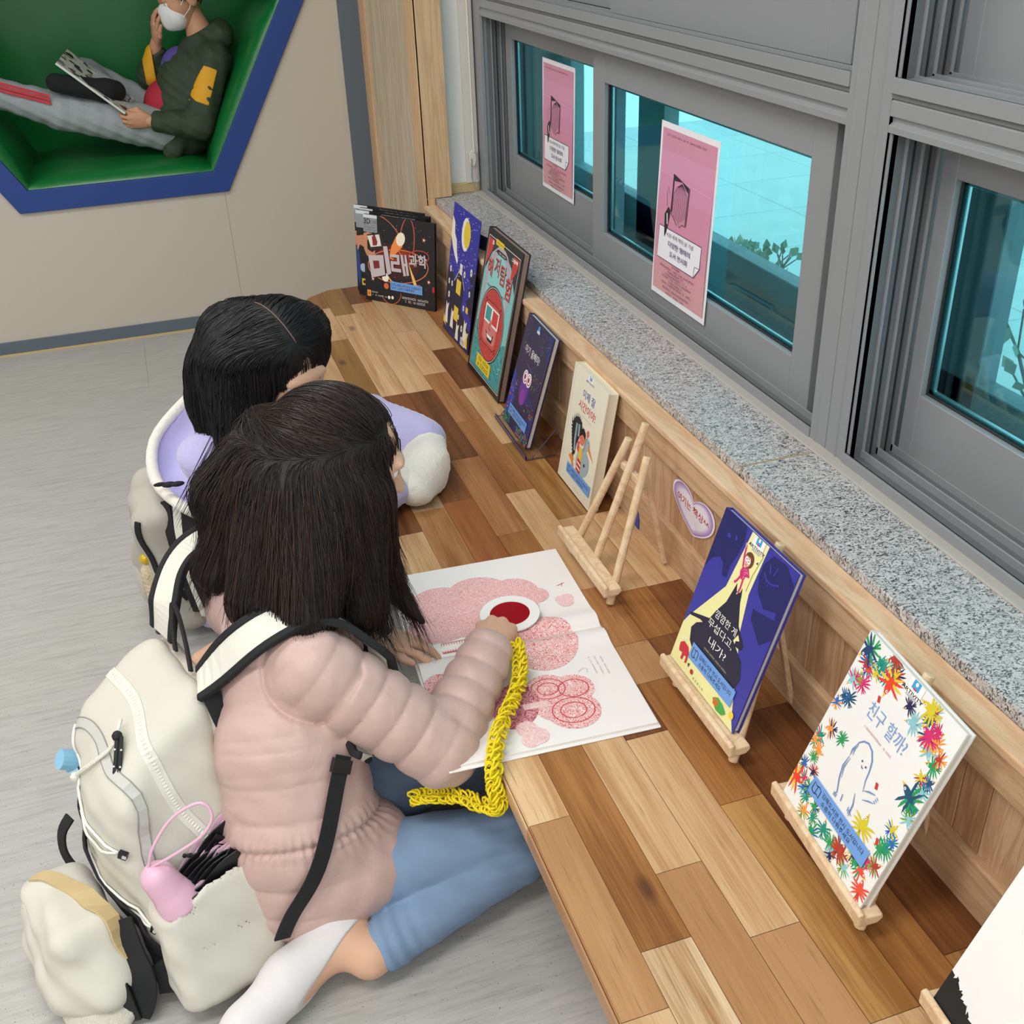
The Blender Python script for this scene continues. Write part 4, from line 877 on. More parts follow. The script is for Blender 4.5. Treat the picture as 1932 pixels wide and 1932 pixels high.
def art_dark(p):
    p.rect(0, 0, 1, 1, '#17161a')
    p.ell(.44, .50, .36, .20, '#3d1113'); p.ell(.46, .53, .27, .15, '#6a1a17'); p.ell(.48, .56, .18, .10, '#9a2a1c')
    def loop(cx, cy, rx, ry, rot, c, w, a0=0, a1=360):
        pts = []; n = 40
        for i in range(n + 1):
            a = math.radians(a0 + (a1 - a0) * i / n); x, y = rx * math.cos(a), ry * math.sin(a); pts.append((cx + x * math.cos(rot) - y * math.sin(rot), cy + (x * math.sin(rot) + y * math.cos(rot)) * p.W / p.H))
        p.line(pts, w, c)
    loop(.48, .45, .43, .19, .10, '#c2502c', .012); loop(.48, .45, .43, .19, .10, '#f0a36a', .004); loop(.62, .74, .10, .28, -.1, '#c8522e', .012, -60, 200); loop(.78, .60, .14, .07, .1, '#b23a3a', .012); loop(.25, .82, .30, .17, -.5, '#b2482c', .008, 20, 130); loop(.28, .80, .30, .17, -.5, '#e08a5a', .004, 20, 130)
    loop(.38, .12, .14, .12, .3, '#d8622e', .008, 180, 350); loop(.45, .20, .3, .25, .3, '#8a3a22', .006, 300, 360)
    p.poly([(.36, .53), (.40, .68), (.47, .80), (.55, .84), (.58, .76), (.55, .68), (.46, .60), (.42, .52)], '#ef8d4a'); p.ell(.53, .77, .06, .08, '#f6ead2', rot=-.4)
    p.poly([(.47, .68), (.56, .56), (.62, .50), (.55, .55)], '#e88a3c'); p.poly([(.63, .52), (.72, .34), (.78, .20), (.73, .19), (.68, .34)], '#f3c26a')
    p.poly([(.33, .33), (.40, .27), (.62, .245), (.80, .28), (.62, .21), (.40, .21)], '#f0a24e'); p.ell(.30, .30, .05, .05, '#f8f1dc'); p.ell(.31, .20, .035, .035, '#e2683a')
    p.rect(0, .80, .20, 1, '#8f9499'); p.rect(0, .965, .20, 1, '#d5d9dc'); p.text(.055, .925, .06, '3D', '#16171a', 'c', .02); p.bars(.135, .925, .045, 6, .11, '#46494d', seed=31)
    for i in range(3): p.bars(.10, .885 - .028 * i, .016, 13, .17, '#55585c', seed=32 + i)
    p.poly([(0, .78), (.06, .80), (.12, .79), (.09, .74), (.05, .70), (.05, .60), (.12, .57), (.16, .60), (.16, .55), (.04, .52), (0, .60)], '#c98a66'); p.poly([(.05, .77), (.25, .82), (.30, .65), (.10, .60)], '#2a2523'); p.poly([(.055, .755), (.225, .79), (.255, .66), (.10, .63)], '#e6dfd4'); p.poly([(.12, .755), (.17, .77), (.20, .70), (.19, .66), (.13, .65)], '#8e2b2b'); p.ell(.15, .785, .02, .022, '#2a1d1a')
    # chunky lettering
    for dx, c in ((.012, '#0d0c0e'), (.006, '#3a3030'), (0, None)):
        dy = -dx * .9
        cc = c or '#c9bcc0'
        p.poly([(.06 + dx, .53 + dy), (.28 + dx, .56 + dy), (.30 + dx, .33 + dy), (.10 + dx, .27 + dy)], cc); p.poly([(.125 + dx, .475 + dy), (.215 + dx, .485 + dy), (.225 + dx, .40 + dy), (.14 + dx, .38 + dy)], '#7a2a20')
        p.poly([(.28 + dx, .66 + dy), (.34 + dx, .67 + dy), (.39 + dx, .36 + dy), (.33 + dx, .33 + dy)], cc)
        for q in ([(.385, .585), (.51, .59), (.51, .555), (.385, .55)], [(.475, .56), (.51, .56), (.515, .48), (.478, .478)], [(.385, .505), (.512, .51), (.512, .475), (.385, .47)], [(.385, .48), (.42, .48), (.43, .40), (.392, .395)], [(.392, .425), (.53, .43), (.535, .39), (.395, .385)]): p.poly([(a + dx, b + dy) for a, b in q], cc)
        p.poly([(.525 + dx, .59 + dy), (.56 + dx, .60 + dy), (.60 + dx, .36 + dy), (.565 + dx, .35 + dy)], cc); p.poly([(.58 + dx, .60 + dy), (.61 + dx, .60 + dy), (.645 + dx, .37 + dy), (.61 + dx, .36 + dy)], cc); p.rect(.555 + dx, .47 + dy, .60 + dx, .50 + dy, cc)
    p.text(.775, .545, .15, '과학', '#100f12', 'c', .06, width=.25, rot=.05); p.text(.77, .55, .15, '과학', '#c9bcc0', 'c', .03, width=.25, rot=.05)
    for (u, v) in ((.86, .80), (.92, .33), (.78, .24), (.12, .26)):
        for i in range(5): a = i * 1.256; p.poly([(u, v), (u + .035 * math.cos(a), v + .035 * math.sin(a)), (u + .02 * math.cos(a + .5), v + .02 * math.sin(a + .5))], '#d9694a', step=False)
        p.z += p.STEP; p.ell(u, v, .012, .012, '#f4e3d0')
    p.ell(.985, .25, .02, .035, '#b5252a')
    p.rect(.03, .045, .085, .12, '#e9a03a'); p.ell(.0575, .082, .017, .017, '#c5651e'); p.bars(.14, .105, .02, 6, .09, '#d8d6d4', seed=41); p.bars(.20, .07, .02, 12, .22, '#d8d6d4', seed=42); p.ell(.35, .07, .018, .02, '#f2f0ee'); p.ell(.40, .075, .018, .02, '#f2f0ee')
    p.bars(.72, .10, .03, 16, .36, '#e4dede', seed=43); p.bars(.72, .06, .03, 12, .27, '#e4dede', seed=44)
    for i in range(25): p.ell(rb.uniform(.3, .95), rb.uniform(.15, .95), .004, .004, '#c9b8b0', n=6, step=False)
def art_dark_back(p):
    p.rect(0, 0, 1, 1, '#141417'); p.rect(0, .80, .20, 1, '#8f9499'); p.rect(0, .96, .20, 1, '#d5d9dc'); p.poly([(0, .70), (.10, .72), (.18, .66), (.10, .58), (.04, .60), (0, .50)], '#c98a66'); p.ell(.08, .33, .05, .05, '#a9b9d6'); p.rect(.05, .12, .12, .20, '#e2b93a'); p.ell(.085, .16, .02, .02, '#1a1a1a'); p.poly([(0, .1), (.04, .2), (.03, .5), (0, .55)], '#24407a'); p.bars(.16, .17, .03, 3, .05, '#d0d0d0', seed=5); p.bars(.6, .975, .02, 16, .5, '#b9b9c4', seed=15)
M_EDGE_BK = page_edges('page_edges_black', '#2a2a2c')
book('science picture book with fiery swirls on a black cover, foremost of the black stack', (.614, 3.525, .3312, -50.5, 6.0), .288, .282, .010, '#17161a', art_dark, (.375, .165, .83, .268), edge=M_EDGE_BK, group='black science books leaning together')
nbx = Vector((0.772, 0.636, 0)); ee = Vector((0.636, -0.772, 0))
for k, (off, sh, lab) in enumerate(((.030, -.052, 'black science book directly behind the foremost fiery-covered one'), (.046, -.050, 'third black science book from the front, a grey flash on its corner'), (.062, -.085, 'rearmost black science book of the leaning stack, nearest the wall'))):
    pp = Vector((.614, 3.525, .33)) + nbx * off + ee * sh
    book(lab, (pp.x, pp.y, .331, -50.5, 5.0), .288, .284 + .003 * k, .010, '#141417', art_dark_back, edge=M_EDGE_BK, group='black science books leaning together')
# folded night book: front leaf with two leaves folded behind
fold = empty('folding_book', label='tall folding book with a yellow moon over a night-blue house', cat='book'); fold.matrix_world = pose(.782, 3.149, .333, -88.9, 9.3)
p = Print(.254, .390); art_night(p); mats = [mat('card_blue', '#2b2a80', 0.5)]; mb = MB().box(0, .254, 0, .39, -.0014, 0, 0); p.add_to(mb, Matrix.Identity(4), mats); mb.build('front_leaf', mats, fold, fix=False)
mb = MB().box(0, .20, 0, .33, -.0014, 0, 0, Matrix.Translation((-0.001, 0, -.002)) @ Matrix.Rotation(math.radians(14), 4, 'Y')); mb.build('rear_leaf', mat('card_dark', '#2c2833', 0.5), fold)
mb = MB().box(-.06, 0.02, 0, .27, -.0014, 0, 0, Matrix.Translation((-0.0005, 0, -.016)) @ Matrix.Rotation(math.radians(-12), 4, 'Y')); mb.build('rear_leaf', mat('card_grey', '#77747a', 0.5), fold)
book('large black-bordered sea book with a red diver helmet and red lettering', (.764, 2.817, .3345, -90.1, 12.3), .287, .402, .020, '#1a1a1c', art_sea, edge=M_EDGE_DK, board=.003)
book('dark indigo owl picture book in the clear acrylic stand', (.745, 2.43, .3405, -91.8, 16.4), .196, .283, .015, '#23224a', art_owl, (.141, .10, .856, .19), edge=M_EDGE)
book('cream picture book with a long-winged bird, leaning on the panelling', (.773, 2.101, .3342, -90.6, 9.7), .193, .276, .024, '#ece7d2', art_yellow, (.245, .105, .962, .196), edge=M_EDGE_CR, back='#e9dfc0')
book('dark blue and yellow picture book with a black shadow figure, on an easel', (.686, 1.3225, .385, -89.2, 17.9), .212, .2855, .013, '#3a3a9c', art_black, (.225, .103, .875, .206), back='#35358f')
book('white picture book ringed with colourful birds, on an easel', (.698, .9765, .385, -94.3, 21.0), .2145, .2845, .014, '#efeeeb', art_friend, (.192, .142, .865, .233), back='#eceae6')
def art_torn(p):
    k = '#17191c'; pts = [(0, 0)]; rr2 = random.Random(8); u = 0.0; v = .17
    while u < 1: pts.append((u, v + rr2.uniform(-.012, .012))); u += rr2.uniform(.012, .03); v = max(.03, v + rr2.uniform(-.02, .012)); pts.append((u, v + rr2.uniform(-.012, .012)))
    pts += [(1, 0)]; p.poly(pts, k)
book('white book with a ragged black lower edge, cut off at the right corner', (.688, .624, .385, -94.0, 21.0), .22, .288, .014, '#f0f0ef', art_torn, back='#e6e6e4')

# ---- clear stand under the owl book
def acrylic():
    m, t, b = nt('acrylic'); b.inputs['Base Color'].default_value = (0.93, 0.93, 0.97, 1); b.inputs['Transmission Weight'].default_value = 1.0; b.inputs['Roughness'].default_value = 0.02; b.inputs['IOR'].default_value = 1.2; return m
M_ACR = acrylic(); M_ACRE = mat('acrylic_edge', '#5a5270', 0.2, spec=0.8)
st = empty('book_stand', (0.728, 2.325, 0.33), (0, 0, math.radians(-1.5)), label='clear acrylic book stand holding the indigo owl book', cat='stand')
mb = MB(); hw = .132; mb.box(0, .075, -hw, hw, .001, .004); mb.box(.0, .003, -hw, hw, .004, .012)
for sg in (-1, 1): mb.prism([(.018, .004), (.078, .004), (.086, .06), (.078, .07)], sg * hw - .0015, sg * hw + .0015, 0, Matrix(((1, 0, 0, 0), (0, 0, 1, 0), (0, 1, 0, 0), (0, 0, 0, 1))))
mb.build('tray', M_ACR, st)
mb = MB()
for a, b in (((0, -hw, .004), (0, hw, .004)), ((0, -hw, .003), (.076, -hw, .003)), ((0, hw, .003), (.076, hw, .003)), ((.018, -hw, .006), (.078, -hw, .07)), ((.018, hw, .006), (.078, hw, .07)), ((.078, -hw, .07), (.086, -hw, .06)), ((.086, -hw, .06), (.078, -hw, .004)), ((0, -hw, .012), (0, hw, .012))): mb.bar(a, b, .0016)
mb.build('edges', M_ACRE, st)

# ---- easels
M_EAS = wood('easel_pine', '#e6cba8', '#d6b48c', (12, 12, 9), 0.55, 2)
def easel(loc, yaw, label):
    e = empty('table_easel', loc, (0, 0, math.radians(yaw)), label=label, cat='easel', group='small pine easels on the bench')
    # local: x away from viewer, y along the ledge, z up ; feet line at x=0
    tl = 0.36
    def P(z, y, d=0.0): return (z * tl + d + .002, y, z)
    for sg in (-1, 1):
        mb = MB().bar(P(.002,   .100 * sg), P(.272, .042 * sg), .017, .017, n=8); bevel(mb.build('leg', M_EAS, e), .002)
    bevel(MB().bar(P(.02, .003), P(.318, .003), .017, .017, n=8).build('mast', M_EAS, e), .002)
    bevel(MB().bar(P(.215, -.05, .012), P(.215, .055, .012), .012, .016).build('crossbar', M_EAS, e), .002)
    bevel(MB().bar((.215 * tl + .036, -.004, .22), (.160, -.01, .006), .014, .009).build('rear_leg', M_EAS, e), .002)
    lb = MB(); lb.prism([(-.019, .035), (.010, .036), (.018, .044), (.016, .052), (-.009, .052), (-.011, .059), (-.019, .057)], -.124, .124, 0, Matrix(((1, 0, 0, 0), (0, 0, 1, 0), (0, 1, 0, 0), (0, 0, 0, 1))))
    bevel(lb.build('ledge', M_EAS, e), .0025, 2)
    MB().ball((.215 * tl + .034, 0, .232), .005, 6).build('hinge_screw', mat('brass', '#b08a48', .35, .9), e)
    return e
easel((.676, 1.668, .33), 0, 'empty pine easel beside the heart-shaped sign')
easel((.688, 1.205, .33), 0, 'pine easel under the dark blue shadow-figure book')
easel((.700, .872, .33), -4.3, 'pine easel under the white book ringed with birds')
easel((.690, .512, .33), -4.0, 'pine easel mostly out of frame under the torn-edge white book')

# ---- heart sign and blue sticker on the panelling
def heart_poly(s=1.0):
    c = [(.5, .74), (.46, .86), (.36, .97), (.22, 1.0), (.08, .93), (.0, .78), (.0, .60), (.08, .42), (.24, .22), (.42, .08), (.52, .0), (.62, .06), (.80, .22), (.94, .42), (1.0, .62), (.99, .80), (.92, .93), (.80, .98), (.66, .93), (.56, .84)]
    # smooth it
    for _ in range(2):
        o = []
        for i in range(len(c)): a, b = c[i], c[(i + 1) % len(c)]; o += [(a[0] * .75 + b[0] * .25, a[1] * .75 + b[1] * .25), (a[0] * .25 + b[0] * .75, a[1] * .25 + b[1] * .75)]
        c = o
    cx, cy = .5, .52
    return [(cx + (a - cx) * s, cy + (b - cy) * s) for a, b in c]
HW, HH = .172, .094
mb = MB(); mb.prism([(a * HW, b * HH) for a, b in heart_poly()], 0, .0012, 0); mats = [mat('sign_card', '#efe9f2', .6)]
p = Print(HW, HH); p.z = .0013
for s_, c in ((.94, '#a884c2'), (.90, '#b394cb'), (.86, '#bfa5d3'), (.82, '#ccb7dc'), (.78, '#d8c9e4'), (.74, '#e4daeb'), (.70, '#ece5f0')): p.poly(heart_poly(s_), c)
p.text(.29, .60, .20, '여기는', '#b8323a', 'c', .02, width=.33, rot=-.02); p.text(.69, .58, .20, '책상^^', '#b8323a', 'c', .02, width=.38, rot=-.05)
p.add_to(mb, Matrix.Identity(4), mats); ho = mb.build('heart_sign', mats, fix=False)
ho.matrix_world = Matrix(((0, 0, -1, .8565), (-1, 0, 0, 1.672), (0, 1, 0, .437), (0, 0, 0, 1)))
tag(ho, 'white heart-shaped sign with purple edge and red lettering on the panelling', 'sign')
bo = MB().prism([(.011 * math.cos(i * .3142), .027 * math.sin(i * .3142)) for i in range(20)], 0, .001).build('oval_sticker', mat('oval_blue', '#2140a8', .4))
bo.matrix_world = Matrix(((0, 0, -1, .8455), (-1, 0, 0, 1.812), (0, 1, 0, .345), (0, 0, 0, 1))); tag(bo, 'blue oval sticker on the lower rail behind the empty easel', 'sticker')

# ---- pink posters on the window
def poster(y0, y1, z0, z1, x, label, skew, dy=0.0):
    W, H = y0 - y1, z1 - z0; p = Print(W, H); ik = '#5b2f52'; bk = '#2a2228'
    p.z = .0006
    for i in range(8): a = .035 + .93 * i / 8; p.rect(.035, a, .965, a + .93 / 8 + .002, ['#dba0a4', '#dc9ba6', '#d995a8', '#d690aa', '#d58fad', '#d893b3', '#d998b5', '#d592ad'][i], step=False)
    p.z += p.STEP
    p.bars(.42, .935, .013, 34, .72, '#4c3046', seed=50); p.line([(.035, .73), (.93, .70)], .003, '#e6bcc8')
    p.poly([(.30, .74), (.58, .70), (.58, .665), (.45, .715), (.32, .705)], bk); p.line([(.30, .74), (.30, .53)], .02, bk); p.line([(.58, .70), (.57, .49)], .02, '#6b4a58')
    for i in range(8):
        u = .33 + .032 * i; p.line([(.45, .705), (u * .6 + .45 * .4, .68), (u, .64), (u - .01, .52 - .03 * math.sin(i * .45))], .005, bk)
    p.line([(.30, .52), (.36, .50), (.42, .47), (.445, .495), (.47, .465), (.52, .49), (.575, .485)], .006, bk)
    p.line([(.26, .62), (.22, .66), (.20, .62), (.22, .55)], .004, bk)
    p.poly([(.11, .425), (.87, .425), (.87, .30), (.78, .235), (.10, .235)], '#f3f0f6'); p.line([(.11, .425), (.87, .425), (.87, .30), (.78, .235), (.10, .235), (.11, .425)], .007, '#4a4a68'); p.line([(.78, .235), (.79, .30), (.87, .30)], .006, '#4a4a68')
    p.poly([(.19, .50), (.25, .55), (.29, .53), (.245, .40), (.215, .37)], bk); p.line([(.235, .51), (.255, .45)], .02, '#d9d4d8')
    p.text(.50, .395, .026, '4.23 세계 책의 날 기념', '#5c5876', 'c', 0, width=.48); p.text(.50, .345, .034, '다양한 형태의', '#4a4070', 'c', .01, width=.40); p.text(.50, .29, .034, '도서 전시회', '#4a4070', 'c', .01, width=.32)
    p.text(.47, .222, .014, '전시 내용', ik, 'c', .01, width=.14)
    for i, w in enumerate((.62, .30, .40, .52, .24)): p.bars(.48, .200 - .019 * i, .013, int(w * 36), w, ik, seed=60 + i)
    for i, w in enumerate((.52, .48)): p.bars(.48, .095 - .03 * i + .01, .014, int(w * 34), w, ik, seed=70 + i)
    p.bars(.48, .048, .014, 12, .34, ik, seed=80)
    mb = MB(); mb.box(0, W, 0, H, 0, .0004, 0); mats = [mat('poster_paper', '#f1eef4', .5)]; p.add_to(mb, Matrix.Identity(4), mats)
    vs = []
    for v in mb.v: u_ = v[0] / W; w_ = v[1] / H; vs.append((v[0] + skew * (1 - w_) , v[1], v[2] + .004 * math.sin(math.pi * u_) * (1 - w_) + .002 * math.sin(5 * w_)))
    mb.v = vs
    o = mb.build('poster', mats, fix=False); o.matrix_world = Matrix(((0, 0, -1, x), (-1, 0, 0, y0), (0, 1, 0, z0), (0, 0, 0, 1)))
    tag(o, label, 'poster', 'pink exhibition posters on the window'); return o
poster(2.258, 1.987, .680, 1.072, 1.086, 'pink exhibition poster on the nearer, wider window pane', -.025)
poster(3.128, 2.872, .738, 1.101, 1.122, 'pink exhibition poster on the narrow far window pane', -.012)

# ---- blind cord cleat in the far corner
cl = empty('cord_cleat', (1.028, 3.574, .745), label='cream plastic cord cleat with beaded chain in the far window corner', cat='cleat')
mb = MB(); mb.prism([(.012 * math.cos(i * .3927), .028 * math.sin(i * .3927)) for i in range(16)], -.006, 0, 0, Matrix(((1, 0, 0, 0), (0, 0, 1, -.004), (0, 1, 0, 0), (0, 0, 0, 1)))); bevel(mb.build('disc', mat('cream_plastic', '#e5dccb', .4), cl), .002)
MB().tube([(-.006, -.012, .0), (-.008, -.014, -.06), (0.0, -.016, -.10), (.012, -.014, -.07), (.014, -.013, .02)], .0022, 6).build('bead_chain', mat('chain_steel', '#b9b9c2', .3, .7), cl)
MB().tube([(.004, -.012, .02), (.004, -.012, .8), (.004, -.012, 1.6)], .003, 6).build('cord', mat('cream_plastic', '#e5dccb', .4), cl)

# ---- the open book on the bench
def hatch(name, lo, hi, sc, thr, dist=2.0):
    m, t, b = nt(name); tc = nd(t, 'ShaderNodeTexCoord'); n = nd(t, 'ShaderNodeTexNoise', Scale=sc, Detail=2.0, Distortion=dist); t.links.new(tc.outputs['Object'], n.inputs['Vector'])
    w = nd(t, 'ShaderNodeMath', operation='MULTIPLY'); w.inputs[1].default_value = 40.0; t.links.new(n.outputs[0], w.inputs[0]); s = nd(t, 'ShaderNodeMath', operation='SINE'); t.links.new(w.outputs[0], s.inputs[0])
    mr = nd(t, 'ShaderNodeMapRange'); mr.inputs[1].default_value = thr - .25; mr.inputs[2].default_value = thr + .25; t.links.new(s.outputs[0], mr.inputs[0])
    mx = nd(t, 'ShaderNodeMix', data_type='RGBA'); mx.inputs[6].default_value = srgb(lo); mx.inputs[7].default_value = srgb(hi); t.links.new(mr.outputs[0], mx.inputs[0]); t.links.new(mx.outputs[2], b.inputs['Base Color']); b.inputs['Roughness'].default_value = .7
    return m
H1 = hatch('hatch_pink', '#dd9496', '#f3d2cf', 110, .05); H2 = hatch('hatch_red', '#d9787a', '#f6dedb', 85, .0); H3 = hatch('hatch_dark', '#a8485c', '#e0a3a8', 55, .1); H4 = hatch('hatch_pale', '#e7b0b2', '#f3dad8', 90, 0)
ob = empty('open_picture_book', (.457, 1.512, .33), (0, 0, math.radians(-3.1)), label='large white picture book lying open with pink cloud drawings, on the bench', cat='book')
bevel(MB().box(-.175, .180, -.286, .286, .0002, .003).build('cover', mat('cover_white', '#eeeae6', .5), ob), .0015)
PW, PL = .279, .348   # page depth across, along the spine
def page_z(s, hi): return .003 + hi * (1 - .35 * s) + .006 * math.exp(-((s - .10) / .07) ** 2) - .008 * math.exp(-(s / .03) ** 2)
def page_block(sg, hi, name):
    N = 60; vs = []; fs = []
    for i in range(N + 1):
        s = i / N; y = sg * (.0008 + PW * s); z = page_z(s, hi)
        vs += [(-.171, y, z), (.176, y, z), (.176, y, .003), (-.171, y, .003)]
    for i in range(N):
        a = 4 * i; b = a + 4
        for j in range(4): fs.append((a + j, a + (j + 1) % 4, b + (j + 1) % 4, b + j))
    fs += [(0, 1, 2, 3), (4 * N, 4 * N + 3, 4 * N + 2, 4 * N + 1)]
    return vs, fs
M_OPEN = mat('open_page', '#efe9e6', .65, var=.01)
def to_page(p, sg, hi, mb, mats):
    """lay a flat print (x along spine, y from spine outwards) on the curved page"""
    mp = []
    for m in p.mats:
        if m not in mats: mats.append(m)
        mp.append(mats.index(m))
    b = len(mb.v)
    for (x, y, z) in p.v: s = min(1, max(0, y / PW)); mb.v.append((x - .171, sg * (.0008 + y), page_z(s, hi) + .0005 + z))
    mb.f += [tuple(b + i for i in f) for f in p.f]; mb.m += [mp[i] for i in p.m]
def dense(p, n=3):
    """split print faces so they can follow the page curve"""
    for _ in range(n):
        nv = list(p.v); nf = []; nm = []; cache = {}
        def midp(a, b):
            k = (min(a, b), max(a, b))
            if k not in cache: nv.append(tuple((p.v[a][i] + p.v[b][i]) / 2 for i in range(3))); cache[k] = len(nv) - 1
            return cache[k]
        for f, m in zip(p.f, p.m):
            for j in range(1, len(f) - 1):
                t = (f[0], f[j], f[j + 1]); L = max((Vector(p.v[t[i]]) - Vector(p.v[t[(i + 1) % 3]])).length for i in range(3))
                if L < .02: nf.append(t); nm.append(m); continue
                a, b, c = midp(t[0], t[1]), midp(t[1], t[2]), midp(t[2], t[0])
                nf += [(t[0], a, c), (a, t[1], b), (c, b, t[2]), (a, b, c)]; nm += [m] * 4
        p.v, p.f, p.m = nv, nf, nm
def circ(p, cx, cy, r, m, ry=None, rot=0): p.ell(cx / p.W, cy / p.H, r / p.W, (ry or r) / p.W, m, n=34, rot=rot)
CS, SN = math.cos(math.radians(3.1)), math.sin(math.radians(3.1))
def loc(x, y):
    dx, dy = x - .457, y - 1.512; return dx * CS - dy * SN + .171, dx * SN + dy * CS
p = Print(.347, PW)
for (x, y, r, ry) in ((.372, 1.668, .062, None), (.45, 1.672, .066, None), (.515, 1.658, .050, None), (.552, 1.634, .026, None), (.352, 1.60, .058, None), (.42, 1.60, .066, None), (.49, 1.61, .058, None), (.33, 1.59, .045, None)): a, b = loc(x, y); circ(p, a, b, r, H1)
a, b = loc(.598, 1.592); circ(p, a, b, .016, H4); a, b = loc(.606, 1.605); circ(p, a, b, .012, H4); a, b = loc(.593, 1.603); circ(p, a, b, .012, H4)
a, b = loc(.61, 1.649); p.line([(a - .008, b), (a, b + .003), (a + .008, b + .006)], .0015, '#c06a70', n=False); p.line([(a, b - .004), (a + .003, b + .006)], .0015, '#c06a70', n=False)
a, b = loc(.545, 1.668); p.line([(a - .01, b), (a, b + .003), (a + .008, b)], .001, '#b9c4bd', n=False)
a, b = loc(.516, 1.487); circ(p, a, b, .062, H2, .075, rot=-.3)
for i in range(22): q = .05 + i * .0048; p.line([(q, .006), (q, .020)], .0012, '#c95a60', n=False)
p.line([(.05, .005), (.155, .005)], .002, '#c95a60', n=False); p.line([(.05, .021), (.155, .021)], .0012, '#c95a60', n=False)
dense(p); vs, fs = page_block(1, .010, 'l'); mb = MB().add(vs, fs); mats = [M_OPEN]; to_page(p, 1, .010, mb, mats); mb.build('left_pages', mats, ob, fix=False)
p = Print(.347, PW)
def nloc(x, y): a, b = loc(x, y); return a, -b
a, b = nloc(.516, 1.487); circ(p, a, b, .062, H2, .078, rot=.3)
for (x, y, r) in ((.478, 1.365, .038), (.500, 1.300, .046), (.520, 1.352, .036), (.474, 1.318, .034)): a, b = nloc(x, y); circ(p, a, b, r, H2)
for (x, y, r) in ((.478, 1.365, .030), (.478, 1.365, .018), (.500, 1.300, .036), (.500, 1.300, .022), (.520, 1.352, .026)):
    a, b = nloc(x, y); n_ = 30; p.line([(a + r * math.cos(6.283 * i / n_), b + r * .86 * math.sin(6.283 * i / n_)) for i in range(n_)], .0022, '#cc4f55', closed=True, n=False)
a, b = nloc(.413, 1.343); circ(p, a, b, .040, H3, .058, rot=.35); a, b = nloc(.30, 1.428); circ(p, a, b, .030, H2, .042, rot=.35)
a, b = nloc(.443, 1.333); p.poly([(a - .02, b - .008), (a + .022, b - .006), (a + .022, b + .008), (a - .02, b + .007)], H4, n=False)
for (x, y, r) in ((.412, 1.283, .018), (.422, 1.262, .020), (.410, 1.255, .016)): a, b = nloc(x, y); circ(p, a, b, r, H4)
for i in range(3): a, b = nloc(.574 + .010 * i, 1.40 - .004 * i); p.bars(a / p.W, b / p.H, .010, 16, .14, '#a9a5a2', rot=1.57, seed=90 + i)
a, b = nloc(.553, 1.388); p.line([(a - .01, b), (a, b - .008), (a + .008, b - .004), (a + .004, b + .006)], .001, '#b9c4bd', n=False)
for i in range(22): q = .05 + i * .0048; p.line([(q, .004), (q, .012)], .0012, '#c95a60', n=False)
dense(p); vs, fs = page_block(-1, .008, 'r'); mb = MB().add(vs, fs); mats = [M_OPEN]; to_page(p, -1, .008, mb, mats); mb.build('right_pages', mats, ob, fix=False)
# ================================================================ people
def skin_mat(name, h): return mat(name, h, 0.5, var=0.04, vscale=40, sss=0.15, spec=0.4)
M_SKIN = skin_mat('skin', '#dcae92'); M_SKIN2 = skin_mat('skin_tan', '#c79474')
def hair_mat(name, h, rough=0.38):
    m, t, b = nt(name); b.inputs['Base Color'].default_value = srgb(h); b.inputs['Roughness'].default_value = rough; b.inputs['Specular IOR Level'].default_value = 0.4
    return m
HB = [hair_mat('hair_brown_dark', '#1b1311', .6), hair_mat('hair_brown', '#2c1e19'), hair_mat('hair_brown_warm', '#38261d')]
HK = [hair_mat('hair_black', '#0e0d0f', .6), hair_mat('hair_black_soft', '#17161a'), hair_mat('hair_black_cool', '#1d1c22')]
M_EYE = mat('eye_white', '#e9e6e0', .2); M_IRIS = mat('eye_dark', '#20150f', .15)
def nrm(v): v = np.array(v, float); return v / np.linalg.norm(v)
def join(name, objs, parent=None):
    """several surfaces become ONE mesh object"""
    vs = []; fs = []; ms = []; mats = []; b = 0
    for o in objs:
        me = o.data; n = len(me.vertices); c = np.empty(n * 3, np.float32); me.vertices.foreach_get('co', c); vs.append(c.reshape(-1, 3))
        mp = []
        for m in me.materials:
            if m not in mats: mats.append(m)
            mp.append(mats.index(m))
        for p in me.polygons: fs.append(tuple(b + i for i in p.vertices)); ms.append(mp[p.material_index])
        b += n
    me = bpy.data.meshes.new(name); me.from_pydata(np.concatenate(vs).tolist(), [], fs); me.polygons.foreach_set('material_index', ms); me.update()
    for o in objs: d = o.data; bpy.data.objects.remove(o); bpy.data.meshes.remove(d)
    return link_mesh(name, me, mats, parent, smooth=True)
